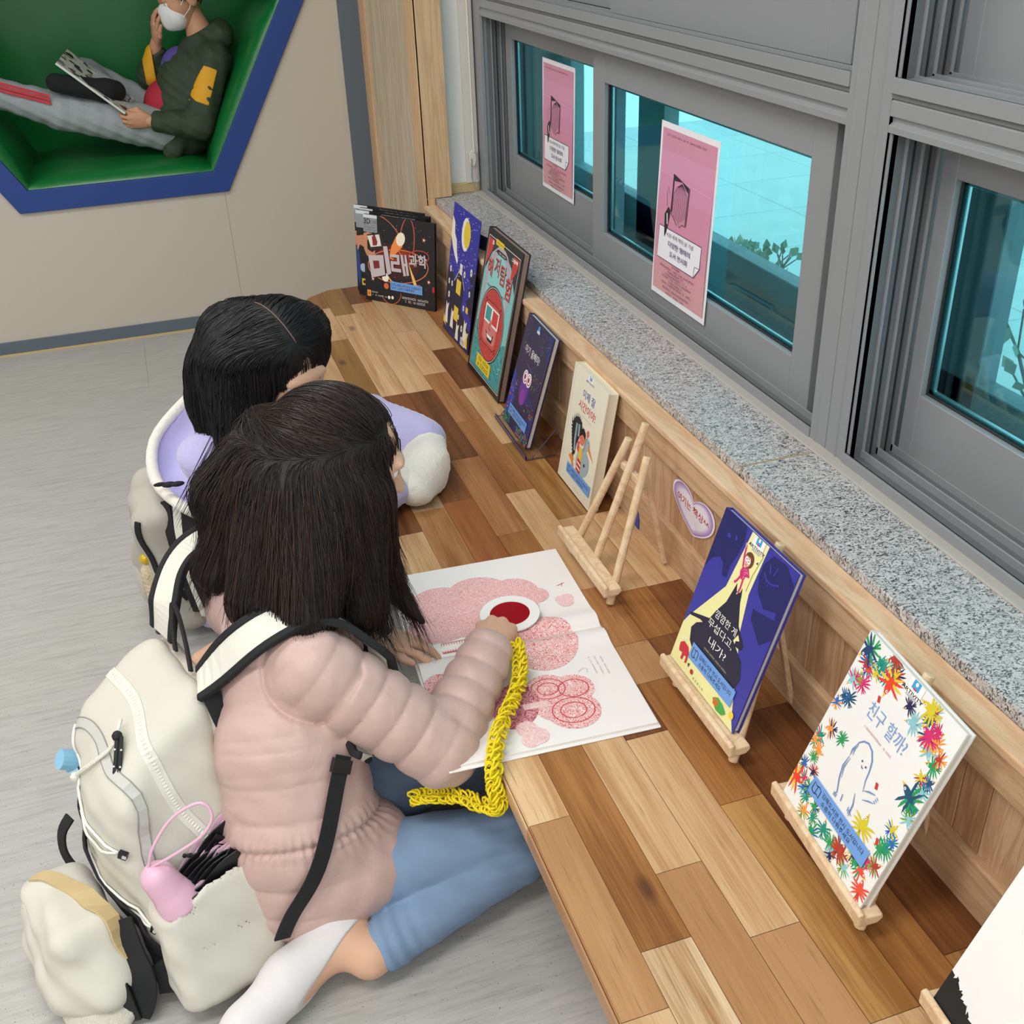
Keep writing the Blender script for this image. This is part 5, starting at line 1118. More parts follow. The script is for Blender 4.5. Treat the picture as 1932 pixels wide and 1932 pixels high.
def head_prims(c, fwd, up, s=1.0):
    """child head ~0.2 m tall; returns prims, carve list and eye centres"""
    f = nrm(fwd); u = nrm(np.array(up) - f * np.dot(up, f)); r = np.cross(f, u); B = basis(r, f, u); c = np.array(c, float)
    P = lambda x, y, z: c + s * (r * x + f * y + u * z)
    S = lambda a: tuple(s * q for q in a)
    pr = [(ell(P(0, -.010, .025), S((.072, .088, .080)), B), .02), (ell(P(0, .030, -.030), S((.056, .058, .066)), B), .03), (ell(P(0, .046, -.074), S((.030, .032, .028)), B), .025),
          (ell(P(.034, .052, -.028), S((.026, .028, .028)), B), .02), (ell(P(-.034, .052, -.028), S((.026, .028, .028)), B), .02),
          (ell(P(0, .080, .020), S((.046, .012, .014)), B), .02),
          (cap(P(0, .084, .004), P(0, .101, -.026), .007 * s, .0115 * s), .012), (ell(P(.009, .092, -.028), S((.008, .008, .006)), B), .006), (ell(P(-.009, .092, -.028), S((.008, .008, .006)), B), .006),
          (cap(P(-.017, .081, -.052), P(.017, .081, -.052), .0055 * s, .0055 * s), .006), (cap(P(-.014, .080, -.060), P(.014, .080, -.060), .006 * s, .006 * s), .006),
          (ell(P(.075, -.012, -.012), S((.010, .020, .030)), B), .008), (ell(P(-.075, -.012, -.012), S((.010, .020, .030)), B), .008)]
    cv = [ell(P(.031, .090, .004), S((.018, .012, .011)), B), ell(P(-.031, .090, .004), S((.018, .012, .011)), B)]
    ey = [P(.031, .0715, .003), P(-.031, .0715, .003)]
    return pr, cv, ey, (r, f, u)
def eyes(parent, ey, f, s=1.0):
    for e in ey:
        o = MB().ball(tuple(e), .0118 * s, 8).build('eye', M_EYE, parent, smooth=True)
        MB().ball(tuple(np.array(e) + np.array(f) * .0072 * s), .0056 * s, 6).build('iris', M_IRIS, o, smooth=True)
def hand_prims(w, d, back, side, curl=(.5, .5, .5, .5), thumb=(.6, .3), s=1.0, spread=.10):
    """w wrist, d direction of the palm, back = normal of the back of the hand, side=+1 thumb on +lat, lat = d x back"""
    d = nrm(d); b = nrm(np.array(back) - d * np.dot(back, d)); lat = np.cross(d, b) * side; w = np.array(w, float); pr = []
    K = []
    for i, (x, L) in enumerate(((.026, .074), (.009, .078), (-.009, .074), (-.025, .066))):
        k = w + s * (d * L + lat * x + b * (.004 - .012 * (x / .03) ** 2)); K.append(k)
        pr.append((cap(w + s * lat * x * .55, k, .0115 * s, .0088 * s), .012))
    pr.append((ell(w + s * (d * .038 - b * .004), (.030 * s, .036 * s, .012 * s), basis(lat, d, b)), .012))
    for i, (k, L) in enumerate(zip(K, (.058, .064, .060, .048))):
        x = (1, .33, -.33, -1)[i]; dd = nrm(d + lat * x * spread); a = curl[i]; p = k; ang = 0.0
        for j, fr in enumerate((.46, .30, .24)):
            ang += a * (.75, 1.15, .8)[j]; v = dd * math.cos(ang) - b * math.sin(ang); q = p + v * L * fr * s
            pr.append((cap(p, q, (.0082, .0076, .0070)[j] * s, (.0076, .0070, .0060)[j] * s), .0035)); p = q
    t0 = w + s * (d * .018 + lat * .020 - b * .004); v1 = nrm(d * .62 + lat * .72 * (1 - thumb[0] * .5) - b * .35 * thumb[0]); t1 = t0 + v1 * .036 * s
    v2 = nrm(d * .9 + lat * .25 * (1 - thumb[0]) - b * .4 * thumb[1] - lat * .55 * thumb[0]); t2 = t1 + v2 * .026 * s; v3 = nrm(v2 - lat * .35 * thumb[1] - b * .2); t3 = t2 + v3 * .020 * s
    pr += [(cap(t0, t1, .0125 * s, .0098 * s), .012), (cap(t1, t2, .0094 * s, .0084 * s), .004), (cap(t2, t3, .0084 * s, .0066 * s), .004)]
    return pr
def person_body(name, label, torso, heads, hands, skin, cat='person', eye=None, hres=.0036):
    a, _ = surf(name, torso, .008, .03, skin); parts = [a]
    pr, cv, ey, fr = heads; h, hf = surf(name, pr, hres, .02, skin, sub=cv, sk=.006); parts.append(h)
    for hp in hands: q, _ = surf(name, hp, .0024, .005, skin, pad=.008); parts.append(q)
    o = join(name, parts); tag(o, label, cat); eyes(o, ey, fr[1]); return o, hf

# ---------------------------------------------------------------- girl in the pink jacket
A = dict(pel=(.04, 1.31, .14), Rh=(.085, 1.265, .12), Lh=(.02, 1.42, .12), Rk=(.362, 1.275, .088), Lk=(.36, 1.50, .09), Ra=(.095, 1.168, .052), La=(.05, 1.60, .05), chest=(.045, 1.405, .33), sh=(.052, 1.49, .48),
         Rs=(.100, 1.38, .478), Ls=(.015, 1.60, .48), nk=(.09, 1.53, .55), hd=(.215, 1.60, .72), Re=(.272, 1.304, .325), Rw=(.405, 1.450, .394), Le=(.10, 1.69, .36), Lw=(.208, 1.565, .388))
hA = head_prims(A['hd'], (.92, -.02, -.40), (.35, .15, .9), 1.02)
torsoA = [cap(A['pel'], A['chest'], .10, .085), cap(A['chest'], A['sh'], .085, .07), cap(A['Ls'], A['Rs'], .042, .042), cap(A['sh'], A['nk'], .05, .042), cap(A['nk'], A['hd'], .040, .040),
          cap(A['Rs'], A['Re'], .038, .032), cap(A['Re'], A['Rw'], .031, .023), cap(A['Ls'], A['Le'], .038, .032), cap(A['Le'], A['Lw'], .031, .023),
          (cap(A['Rh'], A['Rk'], .056, .038), .01), (cap((.365, 1.265, .075), A['Ra'], .034, .028), .004), (cap(A['Lh'], A['Lk'], .056, .038), .01), (cap((.36, 1.51, .075), A['La'], .034, .028), .004)]
footR = [(cap((.100, 1.176, .055), (.058, 1.208, .070), .036, .040), .02), (cap((.058, 1.210, .070), (-.03, 1.172, .052), .040, .037), .02), (cap((-.03, 1.172, .050), (-.105, 1.120, .036), .037, .033), .02), (cap((-.105, 1.120, .036), (-.145, 1.092, .028), .032, .024), .02)]
footL = [(cap((.05, 1.60, .05), (.0, 1.63, .045), .028, .03), .02), (cap((.0, 1.63, .045), (-.12, 1.70, .03), .031, .02), .02)]
hands = [hand_prims(A['Rw'], (.42, .89, -.18), (.1, .2, .95), -1, (.95, 1.1, 1.2, 1.3), (.9, .8), 1.12, .05),
         hand_prims(A['Lw'], (.86, -.22, -.24), (.1, .1, .95), 1, (.25, .22, .35, .55), (.2, .3), .98, .12)]
girlA, hfA = person_body('person', 'girl in a pale pink quilted jacket and blue jeans kneeling on the floor, reading', torsoA + footR + footL, hA, hands, M_SKIN)
# jacket
def jacket_mat():
    m, t, b = nt('jacket_pink'); c = srgb('#c6a59d'); tc = nd(t, 'ShaderNodeTexCoord'); n = nd(t, 'ShaderNodeTexNoise', Scale=28.0, Detail=4.0, Distortion=0.8); t.links.new(tc.outputs['Object'], n.inputs['Vector'])
    bp = nd(t, 'ShaderNodeBump', Strength=0.35, Distance=0.006); t.links.new(n.outputs[0], bp.inputs['Height']); t.links.new(bp.outputs[0], b.inputs['Normal'])
    b.inputs['Base Color'].default_value = c; b.inputs['Roughness'].default_value = 0.42; b.inputs['Sheen Weight'].default_value = 0.15; b.inputs['Specular IOR Level'].default_value = 0.4; return m
M_JKT = jacket_mat()
PF = .0065
jk = [(cap((.035, 1.335, .115), (.035, 1.345, .21), .130, .124, PF, .056), .02), (cap((.035, 1.335, .21), (.043, 1.40, .33), .118, .118, PF, .056, .02), .02), (cap((.043, 1.40, .33), (.05, 1.478, .455), .118, .088, PF, .056, .03), .02), (cap(A['Ls'], A['Rs'], .062, .062), .03), (cap(A['sh'], A['nk'], .075, .060), .03),
      (ell((.10, 1.315, .135), (.115, .115, .085)), .03)]
sl = [(cap(A['Rs'], A['Re'], .066, .062, PF * 1.1, .047), .012), (cap(A['Re'], (.392, 1.432, .391), .061, .044, PF, .040, .01), .012), (cap(A['Ls'], A['Le'], .064, .056, PF, .047), .012), (cap(A['Le'], (.19, 1.58, .383), .056, .042, PF, .042), .012)]
def seamA(P):
    """stitched waist with gathers, arm-hole seam and small creases"""
    q = P - np.array([.035, 1.335, .21], np.float32); a = np.array([.02, .42, .90], np.float32); h = q @ a
    body = np.clip(1 - np.abs((P - np.array([.04, 1.36, .25], np.float32)) @ np.array([.9, -.3, .0], np.float32)) / .4, 0, 1)
    g = .008 * np.exp(-(h / .006) ** 2) + .0022 * np.sin(np.arctan2(P[..., 1] - 1.335, P[..., 0] - .035) * 46) * np.exp(-(h / .022) ** 2)
    fold = .0010 * np.sin(P[..., 0] * 130 + P[..., 1] * 60) * np.sin(P[..., 2] * 75 + P[..., 1] * 40)
    arm = .006 * np.exp(-((np.linalg.norm(P - np.array(A['Rs'], np.float32), axis=-1) - .082) / .004) ** 2) * ((P[..., 0] < .17) & (P[..., 2] < .56))
    return g + fold + arm
jacket, jf = surf('jacket', jk + sl, .0036, .02, M_JKT, girlA, post=seamA, cuts=[plane((.0, 1.3, .022), (0, 0, -1)), plane((.404, 1.446, .394), (.50, .86, .05)), plane((.09, 1.535, .558), (.15, .35, .93))])
def jf0(P):
    d = None
    for f, k in ((cap((.035, 1.335, .115), (.035, 1.345, .21), .132, .126), .02), (cap((.035, 1.335, .21), (.043, 1.40, .33), .120, .120), .02), (cap((.043, 1.40, .33), (.05, 1.478, .455), .120, .090), .02), (cap(A['Ls'], A['Rs'], .064, .064), .03), (cap(A['sh'], A['nk'], .077, .062), .03), (cap(A['Rs'], A['Re'], .068, .062), .02), (cap(A['Ls'], A['Le'], .066, .058), .02)):
        q = f(P); d = q if d is None else smin(d, q, k)
    return d
# collar
MB().tube([tuple(np.array(A['nk']) + np.array([.055 * math.cos(a), .055 * math.sin(a), -.012 + .01 * math.cos(a)])) for a in [i * math.pi / 10 for i in range(20)]], .018, 8, closed=True).build('collar', M_JKT, girlA, smooth=True)
MB().tube([(.135, 1.25, .20), (.150, 1.262, .165), (.152, 1.268, .13)], .005, 6).build('zip_pull', mat('zip_green', '#1f6b3a', .4), girlA, smooth=True)
# jeans
def denim(name, hexc):
    m, t, b = nt(name); c = srgb(hexc); tc = nd(t, 'ShaderNodeTexCoord'); mp = nd(t, 'ShaderNodeMapping', Scale=(1, 1, 1), Rotation=(0.3, 0.6, 0.4)); t.links.new(tc.outputs['Object'], mp.inputs[0])
    w = nd(t, 'ShaderNodeTexWave', Scale=240.0, Distortion=1.5); t.links.new(mp.outputs[0], w.inputs['Vector']); n = nd(t, 'ShaderNodeTexNoise', Scale=14.0, Detail=3.0); t.links.new(tc.outputs['Object'], n.inputs['Vector'])
    mx = nd(t, 'ShaderNodeMix', data_type='RGBA'); mx.inputs[6].default_value = tuple(x * .86 for x in c[:3]) + (1,); mx.inputs[7].default_value = tuple(min(1, x * 1.12) for x in c[:3]) + (1,)
    a = nd(t, 'ShaderNodeMath', operation='MULTIPLY_ADD'); a.inputs[1].default_value = .3; t.links.new(w.outputs['Fac'], a.inputs[0]); t.links.new(n.outputs[0], a.inputs[2]); t.links.new(a.outputs[0], mx.inputs[0]); t.links.new(mx.outputs[2], b.inputs['Base Color'])
    bp = nd(t, 'ShaderNodeBump', Strength=.2, Distance=.001); t.links.new(w.outputs['Fac'], bp.inputs['Height']); t.links.new(bp.outputs[0], b.inputs['Normal']); b.inputs['Roughness'].default_value = .85; return m
M_JEAN = denim('jeans_blue', '#7d95b4')
def foldJ(P):
    k = np.exp(-(np.linalg.norm(P - np.array(A['Rk'], np.float32), axis=-1) / .07) ** 2); a = np.exp(-(np.linalg.norm(P - np.array([.125, 1.18, .06], np.float32), axis=-1) / .05) ** 2)
    return (.003 * k * np.sin(P[..., 1] * 240 + P[..., 2] * 160) + .0035 * a * np.sin(P[..., 0] * 260 + P[..., 2] * 60)) + .0012 * np.sin(P[..., 0] * 90 + P[..., 2] * 120)
jp = [(cap((.09, 1.285, .125), (.360, 1.285, .108), .078, .058), .03), (cap((.372, 1.272, .080), (.125, 1.186, .056), .058, .046), .006), (cap((.36, 1.285, .10), (.378, 1.272, .08), .058, .056), .012), (cap((.02, 1.42, .13), (.358, 1.50, .105), .080, .058), .03), (cap((.36, 1.50, .08), (.10, 1.58, .055), .056, .044), .006), (cap((.05, 1.30, .12), (.03, 1.40, .12), .085, .085), .03)]
surf('jeans', jp, .0045, .02, M_JEAN, girlA, post=foldJ, cuts=[plane((0, 0, .004), (0, 0, -1))])
# socks: low, skin shows between sock and hem
M_SOCK = mat('sock_white', '#dcd6d6', .9, var=.04, vscale=60, bump=.3, bscale=500)
sk_ = [(cap((.075, 1.200, .066), (.056, 1.210, .071), .043, .045), .02), (cap((.056, 1.212, .071), (-.03, 1.173, .053), .045, .042), .02), (cap((-.03, 1.173, .051), (-.106, 1.120, .037), .042, .037), .02), (cap((-.106, 1.120, .037), (-.147, 1.091, .029), .036, .027), .02)]
surf('sock', sk_, .003, .02, M_SOCK, girlA, cuts=[plane((0, 0, .003), (0, 0, -1)), plane((.035, 1.172, .055), (.62, -.74, -.25))])
surf('sock', [(cap((.02, 1.615, .05), (.0, 1.63, .047), .034, .036), .02), (cap((.0, 1.63, .047), (-.12, 1.70, .032), .037, .025), .02)], .004, .02, M_SOCK, girlA, cuts=[plane((0, 0, .003), (0, 0, -1))])
# hair, half of it drawn back into a tie
TIE = np.array([.098, 1.70, .778], np.float32)
hv = [(ell((.197, 1.618, .742), (.108, .102, .102), basis(nrm((.92, -.02, -.30)), nrm((.02, .99, 0)), nrm((.30, .02, .95)))), .02), (cap((.10, 1.68, .765), (.02, 1.665, .66), .032, .06), .03), (cap((.11, 1.655, .70), (-.015, 1.605, .56), .075, .045), .04), (cap((.11, 1.575, .69), (.035, 1.49, .555), .078, .048), .04), (cap((.16, 1.54, .68), (.105, 1.425, .548), .070, .042), .04), (cap((.21, 1.545, .68), (.195, 1.47, .51), .055, .038), .03), (cap((.235, 1.55, .66), (.245, 1.53, .53), .042, .026), .03), (cap((.245, 1.53, .53), (.300, 1.50, .435), .024, .006), .02), (cap((.20, 1.48, .52), (.235, 1.49, .44), .028, .008), .02), (cap((.22, 1.68, .70), (.17, 1.70, .56), .06, .03), .03)]
hb, hfield = surf('hair', hv, .0055, .03, HB[0])
def flowA(p):
    t = TIE - p; dist = np.linalg.norm(t, axis=1, keepdims=True); t = t / (dist + 1e-6); c = np.array([.13, 1.60, .62], np.float32); o = p - c; o[:, 2] = 0; o /= np.linalg.norm(o, axis=1, keepdims=True) + 1e-6
    g = np.array([-.10, -.10, -1.0], np.float32) + o * .38; w = np.clip((p[:, 2:3] - .755) / .025, 0, 1) * np.clip((dist - .012) / .03, 0, 1)
    return t * w + g * (1 - w)
def sample_on(field, n, box, keep):
    out = []
    while sum(len(q) for q in out) < n:
        p = np.random.uniform(box[0], box[1], (4000, 3)).astype(np.float32); d = field(p); p = p[np.abs(d) < .02]
        for _ in range(2): d = field(p); p = p - grad(field, p) * d[:, None]
        out.append(p[keep(p)])
    return np.concatenate(out)[:n]
bx = ((.03, 1.45, .55), (.34, 1.75, .88))
s1 = sample_on(hfield, 1900, bx, lambda p: (p[:, 2] > .72) & (p[:, 0] > .13))
s2 = sample_on(hfield, 3000, bx, lambda p: (p[:, 2] < .785) & (p[:, 2] > .60) & ~((p[:, 0] > .245) & (p[:, 2] < .70)))
a1 = strands('hair', s1, flowA, hfield, 26, .0095, HB, None, r=.0007, off=.0012, jitter=.06, mids=[0, 0, 1, 1, 2], tail=1, offv=.0012, keep=.5)
a2 = strands('hair', s2, flowA, hfield, 26, .0105, HB, None, r=.00075, off=.0012, jitter=.10, mids=[0, 0, 0, 1, 2], tail=6, offv=.0022, keep=.75)
s3 = sample_on(hfield, 320, ((.17, 1.44, .56), (.32, 1.64, .76)), lambda p: p[:, 0] > .21)
a3 = strands('hair', s3, lambda p: np.tile(np.array([[.22, -.08, -1.0]], np.float32), (len(p), 1)), hfield, 24, .0105, HB, None, r=.0007, off=.0015, jitter=.09, mids=[0, 1], tail=12, keep=.7)
join('hair', [hb, a1, a2, a3], girlA)
MB().tube([tuple(TIE + np.array([.012 * math.cos(a), .008 * math.sin(a), .012 * math.sin(a)])) for a in [i * math.pi / 6 for i in range(12)]], .0035, 6, closed=True).build('hair_tie', mat('hair_tie', '#2a2526', .6), girlA, smooth=True)

# ---------------------------------------------------------------- girl in the lavender hoodie
B_ = dict(pel=(.0, 2.32, .14), chest=(.03, 2.30, .34), sh=(.09, 2.27, .49), Ls=(.19, 2.40, .49), Rs=(.01, 2.17, .49), nk=(.12, 2.215, .565), hd=(.188, 2.138, .708), Le=(.40, 2.44, .40), Lw=(.475, 2.20, .378), Re=(.24, 2.03, .38), Rw=(.36, 2.09, .378))
hB = head_prims(B_['hd'], (.40, -.72, -.55), (.1, -.5, .85), 1.02)
torsoB = [cap(B_['pel'], B_['chest'], .10, .085), cap(B_['chest'], B_['sh'], .085, .07), cap(B_['Ls'], B_['Rs'], .042, .042), cap(B_['sh'], B_['nk'], .05, .042), cap(B_['nk'], B_['hd'], .04, .04), cap(B_['Ls'], B_['Le'], .038, .032), cap(B_['Le'], B_['Lw'], .03, .023), cap(B_['Rs'], B_['Re'], .038, .032), cap(B_['Re'], B_['Rw'], .03, .023),
          cap((.03, 2.25, .12), (.30, 2.18, .09), .066, .045), cap((.30, 2.18, .08), (.02, 2.13, .05), .043, .03), cap((.02, 2.40, .12), (.32, 2.45, .09), .066, .045), cap((.32, 2.45, .08), (.04, 2.52, .05), .043, .03), cap((.02, 2.13, .05), (-.10, 2.10, .03), .03, .02), cap((.04, 2.52, .05), (-.08, 2.56, .03), .03, .02)]
hands = [hand_prims(B_['Lw'], (-.55, -.8, -.05), (.0, 0, .95), -1, (.9, 1.0, 1.1, 1.2), (.6, .5), .9), hand_prims(B_['Rw'], (.75, .5, -.05), (0, .1, .95), -1, (.8, .85, .9, 1.0), (.5, .4), .9)]
girlB, hfB = person_body('person', 'girl with long black parted hair and a lavender hooded jacket, leaning on the bench', torsoB, hB, hands, M_SKIN)
M_LAV = mat('fleece_lavender', '#b9b3df', .95, var=.06, vscale=120, bump=.6, bscale=260, sheen=.5); M_SHERPA = mat('sherpa_cream', '#e6e0d6', .97, var=.05, vscale=90, bump=.9, bscale=160, sheen=.5); M_TRK = mat('trousers_navy', '#222735', .8)
def fleece(P): return .0014 * np.sin(P[..., 0] * 210 + 2 * np.sin(P[..., 2] * 90)) * np.sin(P[..., 1] * 190) * np.sin(P[..., 2] * 230) + .004 * np.sin(P[..., 0] * 40 + P[..., 2] * 50)
surf('hooded_jacket', [(cap((.0, 2.32, .10), (.02, 2.31, .30), .135, .125), .03), (cap((.02, 2.31, .30), (.08, 2.28, .47), .125, .09), .03), (cap(B_['Ls'], B_['Rs'], .062, .062), .03), (cap(B_['sh'], B_['nk'], .08, .06), .03), (cap(B_['Ls'], B_['Le'], .064, .056), .02), (cap(B_['Le'], (.490, 2.262, .394), .057, .056), .02), (cap(B_['Rs'], B_['Re'], .064, .056), .02), (cap(B_['Re'], (.36, 2.075, .385), .055, .05), .02)], .006, .03, M_LAV, girlB, post=fleece, cuts=[plane((0, 0, .02), (0, 0, -1)), plane((.11, 2.22, .575), (.1, -.35, .93))])
surf('cuff', [(cap((.492, 2.238, .384), (.470, 2.16, .378), .050, .054), .03), (cap((.470, 2.16, .378), (.425, 2.085, .374), .054, .044), .03)], .005, .03, M_SHERPA, girlB, post=fleece, cuts=[plane((0, 0, .334), (0, 0, -1))])
surf('cuff', [(cap((.35, 2.08, .385), (.395, 2.095, .382), .052, .045), .03)], .006, .03, M_SHERPA, girlB, post=fleece, cuts=[plane((0, 0, .334), (0, 0, -1))])
surf('trousers', [(cap((.03, 2.25, .13), (.30, 2.18, .10), .08, .057), .03), (cap((.30, 2.18, .08), (.05, 2.135, .05), .054, .044), .01), (cap((.02, 2.40, .13), (.32, 2.45, .10), .08, .057), .03), (cap((.32, 2.45, .08), (.07, 2.51, .05), .054, .044), .01)], .007, .02, M_TRK, girlB, cuts=[plane((0, 0, .004), (0, 0, -1))])
# hood: a folded-open bowl lying on the back, lavender inside with a cream rim
def bowl(name, rim, depth_pt, mats, parent, thick=.012, N=36, R=9):
    """rim = closed loop of points; a pouch sagging from the rim to depth_pt"""
    rm = [np.array(p, float) for p in rim]; K = len(rm); loop = []
    for i in range(N):
        t = i / N * K; a = int(t) % K; u = t - int(t); p0, p1, p2, p3 = rm[a - 1], rm[a], rm[(a + 1) % K], rm[(a + 2) % K]
        loop.append(.5 * (2 * p1 + (p2 - p0) * u + (2 * p0 - 5 * p1 + 4 * p2 - p3) * u * u + (3 * p1 - p0 - 3 * p2 + p3) * u ** 3))
    c = sum(loop) / N; dp = np.array(depth_pt, float); vs = []; fs = []
    for r_ in range(R + 1):
        s = r_ / R; k = 1 - s
        for i, p in enumerate(loop):
            q = c + (p - c) * (k ** .75) + (dp - c) * (1 - k ** 2.0); q = q + np.array([0, 0, 1]) * .006 * math.sin(i * .9 + s * 7) * s * k * 4; vs.append(tuple(q))
    for r_ in range(R):
        for i in range(N): a = r_ * N + i; b = r_ * N + (i + 1) % N; fs.append((a, b, b + N, a + N))
    mb = MB().add(vs, fs); o = mb.build(name, mats[0], parent, smooth=True); m = o.modifiers.new('solid', 'SOLIDIFY'); m.thickness = thick; m.offset = 0
    MB().tube([tuple(p) for p in loop], .013, 8, closed=True).build('hood_rim', mats[1], o, smooth=True)
    return o
bowl('hood', [(.045, 2.33, .60), (-.03, 2.38, .535), (-.105, 2.35, .47), (-.115, 2.25, .42), (-.06, 2.14, .395), (.01, 2.05, .415), (.05, 2.06, .47), (.06, 2.16, .55), (.06, 2.26, .60)], (-.02, 2.27, .41), (M_LAV, M_SHERPA), girlB)
bpy.context.view_layer.update()
# long straight hair, parted in the middle
hvB = [(ell((.180, 2.148, .727), (.104, .108, .102), basis(nrm((.40, -.72, -.3)), nrm((.87, .48, 0)), nrm((.15, -.25, .95)))), .02), (cap((.11, 2.21, .725), (.045, 2.23, .60), .088, .06), .04), (cap((.06, 2.21, .66), (.03, 2.17, .46), .065, .035), .04), (cap((.09, 2.13, .70), (.07, 2.07, .55), .07, .045), .04), (cap((.245, 2.20, .735), (.235, 2.20, .66), .052, .03), .03)]
hb, hfb = surf('hair', hvB, .006, .03, HK[0])
PF0 = np.array([.145, 2.145, .825], np.float32); PF1 = np.array([.222, 2.015, .757], np.float32)
def flowB(p):
    ax = PF1 - PF0; ax = ax / np.linalg.norm(ax); lt = np.cross(ax, np.array([0, 0, 1.0])); lt = lt / np.linalg.norm(lt); d = (p - PF0) @ lt
    w = np.clip((p[:, 2:3] - .72) / .05, 0, 1); side = np.sign(d)[:, None] * lt[None]
    back = np.array([-.35, .35, 0.0]); g = np.array([-.06, .0, -1.0])
    return ((side + back) * w + g * (1 - w)).astype(np.float32)
b1 = sample_on(hfb, 1900, ((.03, 1.98, .60), (.30, 2.33, .86)), lambda p: (p[:, 2] > .70))
b2 = sample_on(hfb, 1300, ((.0, 2.0, .50), (.24, 2.33, .76)), lambda p: (p[:, 2] > .56) & (p[:, 0] < .20))
a1 = strands('hair', b1, flowB, hfb, 26, .011, HK, None, r=.0008, off=.0012, jitter=.05, mids=[0, 0, 1, 2], tail=2, offv=.001, keep=.6)
a2 = strands('hair', b2, flowB, hfb, 24, .012, HK, None, r=.0008, off=.0012, jitter=.06, mids=[0, 0, 1, 2], tail=5, offv=.002, keep=.7)
lk = np.random.normal((.035, 2.10, .56), (.008, .012, .01), (40, 3))
a3 = strands('hair', lk, lambda p: np.tile(np.array([[-.55, -.15, -.8]], np.float32), (len(p), 1)), hfb, 18, .011, HK, None, r=.0007, off=.004, jitter=.05, mids=[0, 1], tail=18)
join('hair', [hb, a1, a2, a3], girlB)
def on_field(field, pts, off):
    p = np.array(pts, np.float32)
    for _ in range(6): d = field(p); p = p - grad(field, p) * (d - off)[:, None]
    return [tuple(map(float, q)) for q in p]
MB().tube(on_field(hfb, [tuple(PF0 + (PF1 - PF0) * t + np.array([0, 0, .02])) for t in np.linspace(0, 1, 12)], .0010), .0012, 6).build('parting', mat('scalp', '#7d6355', .7), girlB, smooth=True)

# ---------------------------------------------------------------- boy in the nook
D = dict(hip=(.13, 4.72, .745), chest=(.225, 4.73, .90), sh=(.29, 4.73, 1.0), nk=(.285, 4.73, 1.075), hd=(.245, 4.73, 1.205), Ls=(.315, 4.63, .985), Rs=(.265, 4.84, .985), Le=(.215, 4.555, .765), Lw=(.035, 4.555, .795), Re=(.075, 4.82, .92), Rw=(.118, 4.765, 1.045))
hD = head_prims(D['hd'], (-.93, -.12, -.36), (-.3, 0, .95), 1.0)
torsoD = [cap(D['hip'], D['chest'], .10, .09), cap(D['chest'], D['sh'], .09, .07), cap(D['Ls'], D['Rs'], .042, .042), cap(D['sh'], D['nk'], .05, .042), cap(D['nk'], D['hd'], .042, .042), cap(D['Ls'], D['Le'], .038, .032), cap(D['Le'], D['Lw'], .031, .023), cap(D['Rs'], D['Re'], .038, .032), cap(D['Re'], D['Rw'], .031, .023),
          cap((.12, 4.66, .735), (-.27, 4.63, .845), .07, .048), cap((-.27, 4.63, .845), (-.57, 4.64, .96), .046, .03), cap((.11, 4.80, .735), (-.17, 4.92, .93), .07, .048), cap((-.17, 4.92, .93), (-.09, 4.62, .905), .046, .03), cap((-.09, 4.62, .905), (-.27, 4.57, .955), .032, .024), cap((-.57, 4.64, .96), (-.60, 4.64, 1.08), .03, .024)]
hands = [hand_prims(D['Lw'], (-.92, -.05, .12), (.1, -.9, -.2), 1, (.7, .75, .8, .85), (.7, .5), .95, .06), hand_prims(D['Rw'], (.05, -.28, .95), (-.85, -.2, .1), 1, (.28, .22, .3, .38), (.1, .2), .95, .16)]
boy, hfD = person_body('person', 'boy in a dark green coat and white face mask reading a comic inside the nook', torsoD, hD, hands, M_SKIN2)
M_COAT = mat('coat_green', '#31402c', .75, var=.06, vscale=50, bump=.35, bscale=90); M_ORG = mat('coat_yellow', '#e0a21e', .7, var=.05, bump=.3, bscale=120); M_SWEAT = mat('sweat_grey', '#9da3a6', .95, var=.08, vscale=150, bump=.3, bscale=200); M_BLK = mat('sock_black', '#16171a', .9)
def crease(P): return .003 * np.sin(P[..., 0] * 95 + P[..., 2] * 60) * np.sin(P[..., 2] * 85 - P[..., 1] * 40)
surf('coat', [(cap((.15, 4.70, .745), (.225, 4.70, .90), .125, .125), .03), (cap((.225, 4.70, .90), (.285, 4.72, 1.0), .12, .085), .03), (cap(D['Ls'], D['Rs'], .06, .06), .03), (cap(D['sh'], D['nk'], .08, .062), .03), (cap(D['Ls'], D['Le'], .064, .056), .015), (cap(D['Le'], (.075, 4.555, .788), .056, .042), .015), (cap(D['Rs'], D['Re'], .06, .053), .015), (cap(D['Re'], (.108, 4.785, 1.015), .052, .04), .015), (ell((.36, 4.74, 1.06), (.055, .10, .06)), .03), (cap((.13, 4.63, .72), (.10, 4.60, .665), .05, .035), .02)], .006, .02, M_COAT, boy, post=crease, cuts=[plane((.285, 4.73, 1.085), (-.4, 0, .92))])
surf('shirt', [(cap((.15, 4.71, .79), (.20, 4.71, .95), .10, .085), .03)], .008, .02, mat('shirt_purple', '#5b4a9a', .8), boy, cuts=[plane((.13, 4.72, .80), (0, 0, -1))])
surf('hem', [(cap((.12, 4.71, .78), (.13, 4.71, .82), .105, .105), .03)], .008, .02, mat('shirt_red', '#b3283a', .8), boy)
surf('trousers', [(cap((.12, 4.66, .735), (-.27, 4.63, .845), .085, .066), .03), (cap((-.27, 4.63, .845), (-.53, 4.64, .945), .066, .052), .02), (cap((.11, 4.80, .735), (-.17, 4.92, .93), .085, .064), .03), (cap((-.17, 4.92, .93), (-.10, 4.66, .905), .06, .048), .01)], .007, .02, M_SWEAT, boy, post=crease)
mb = MB()
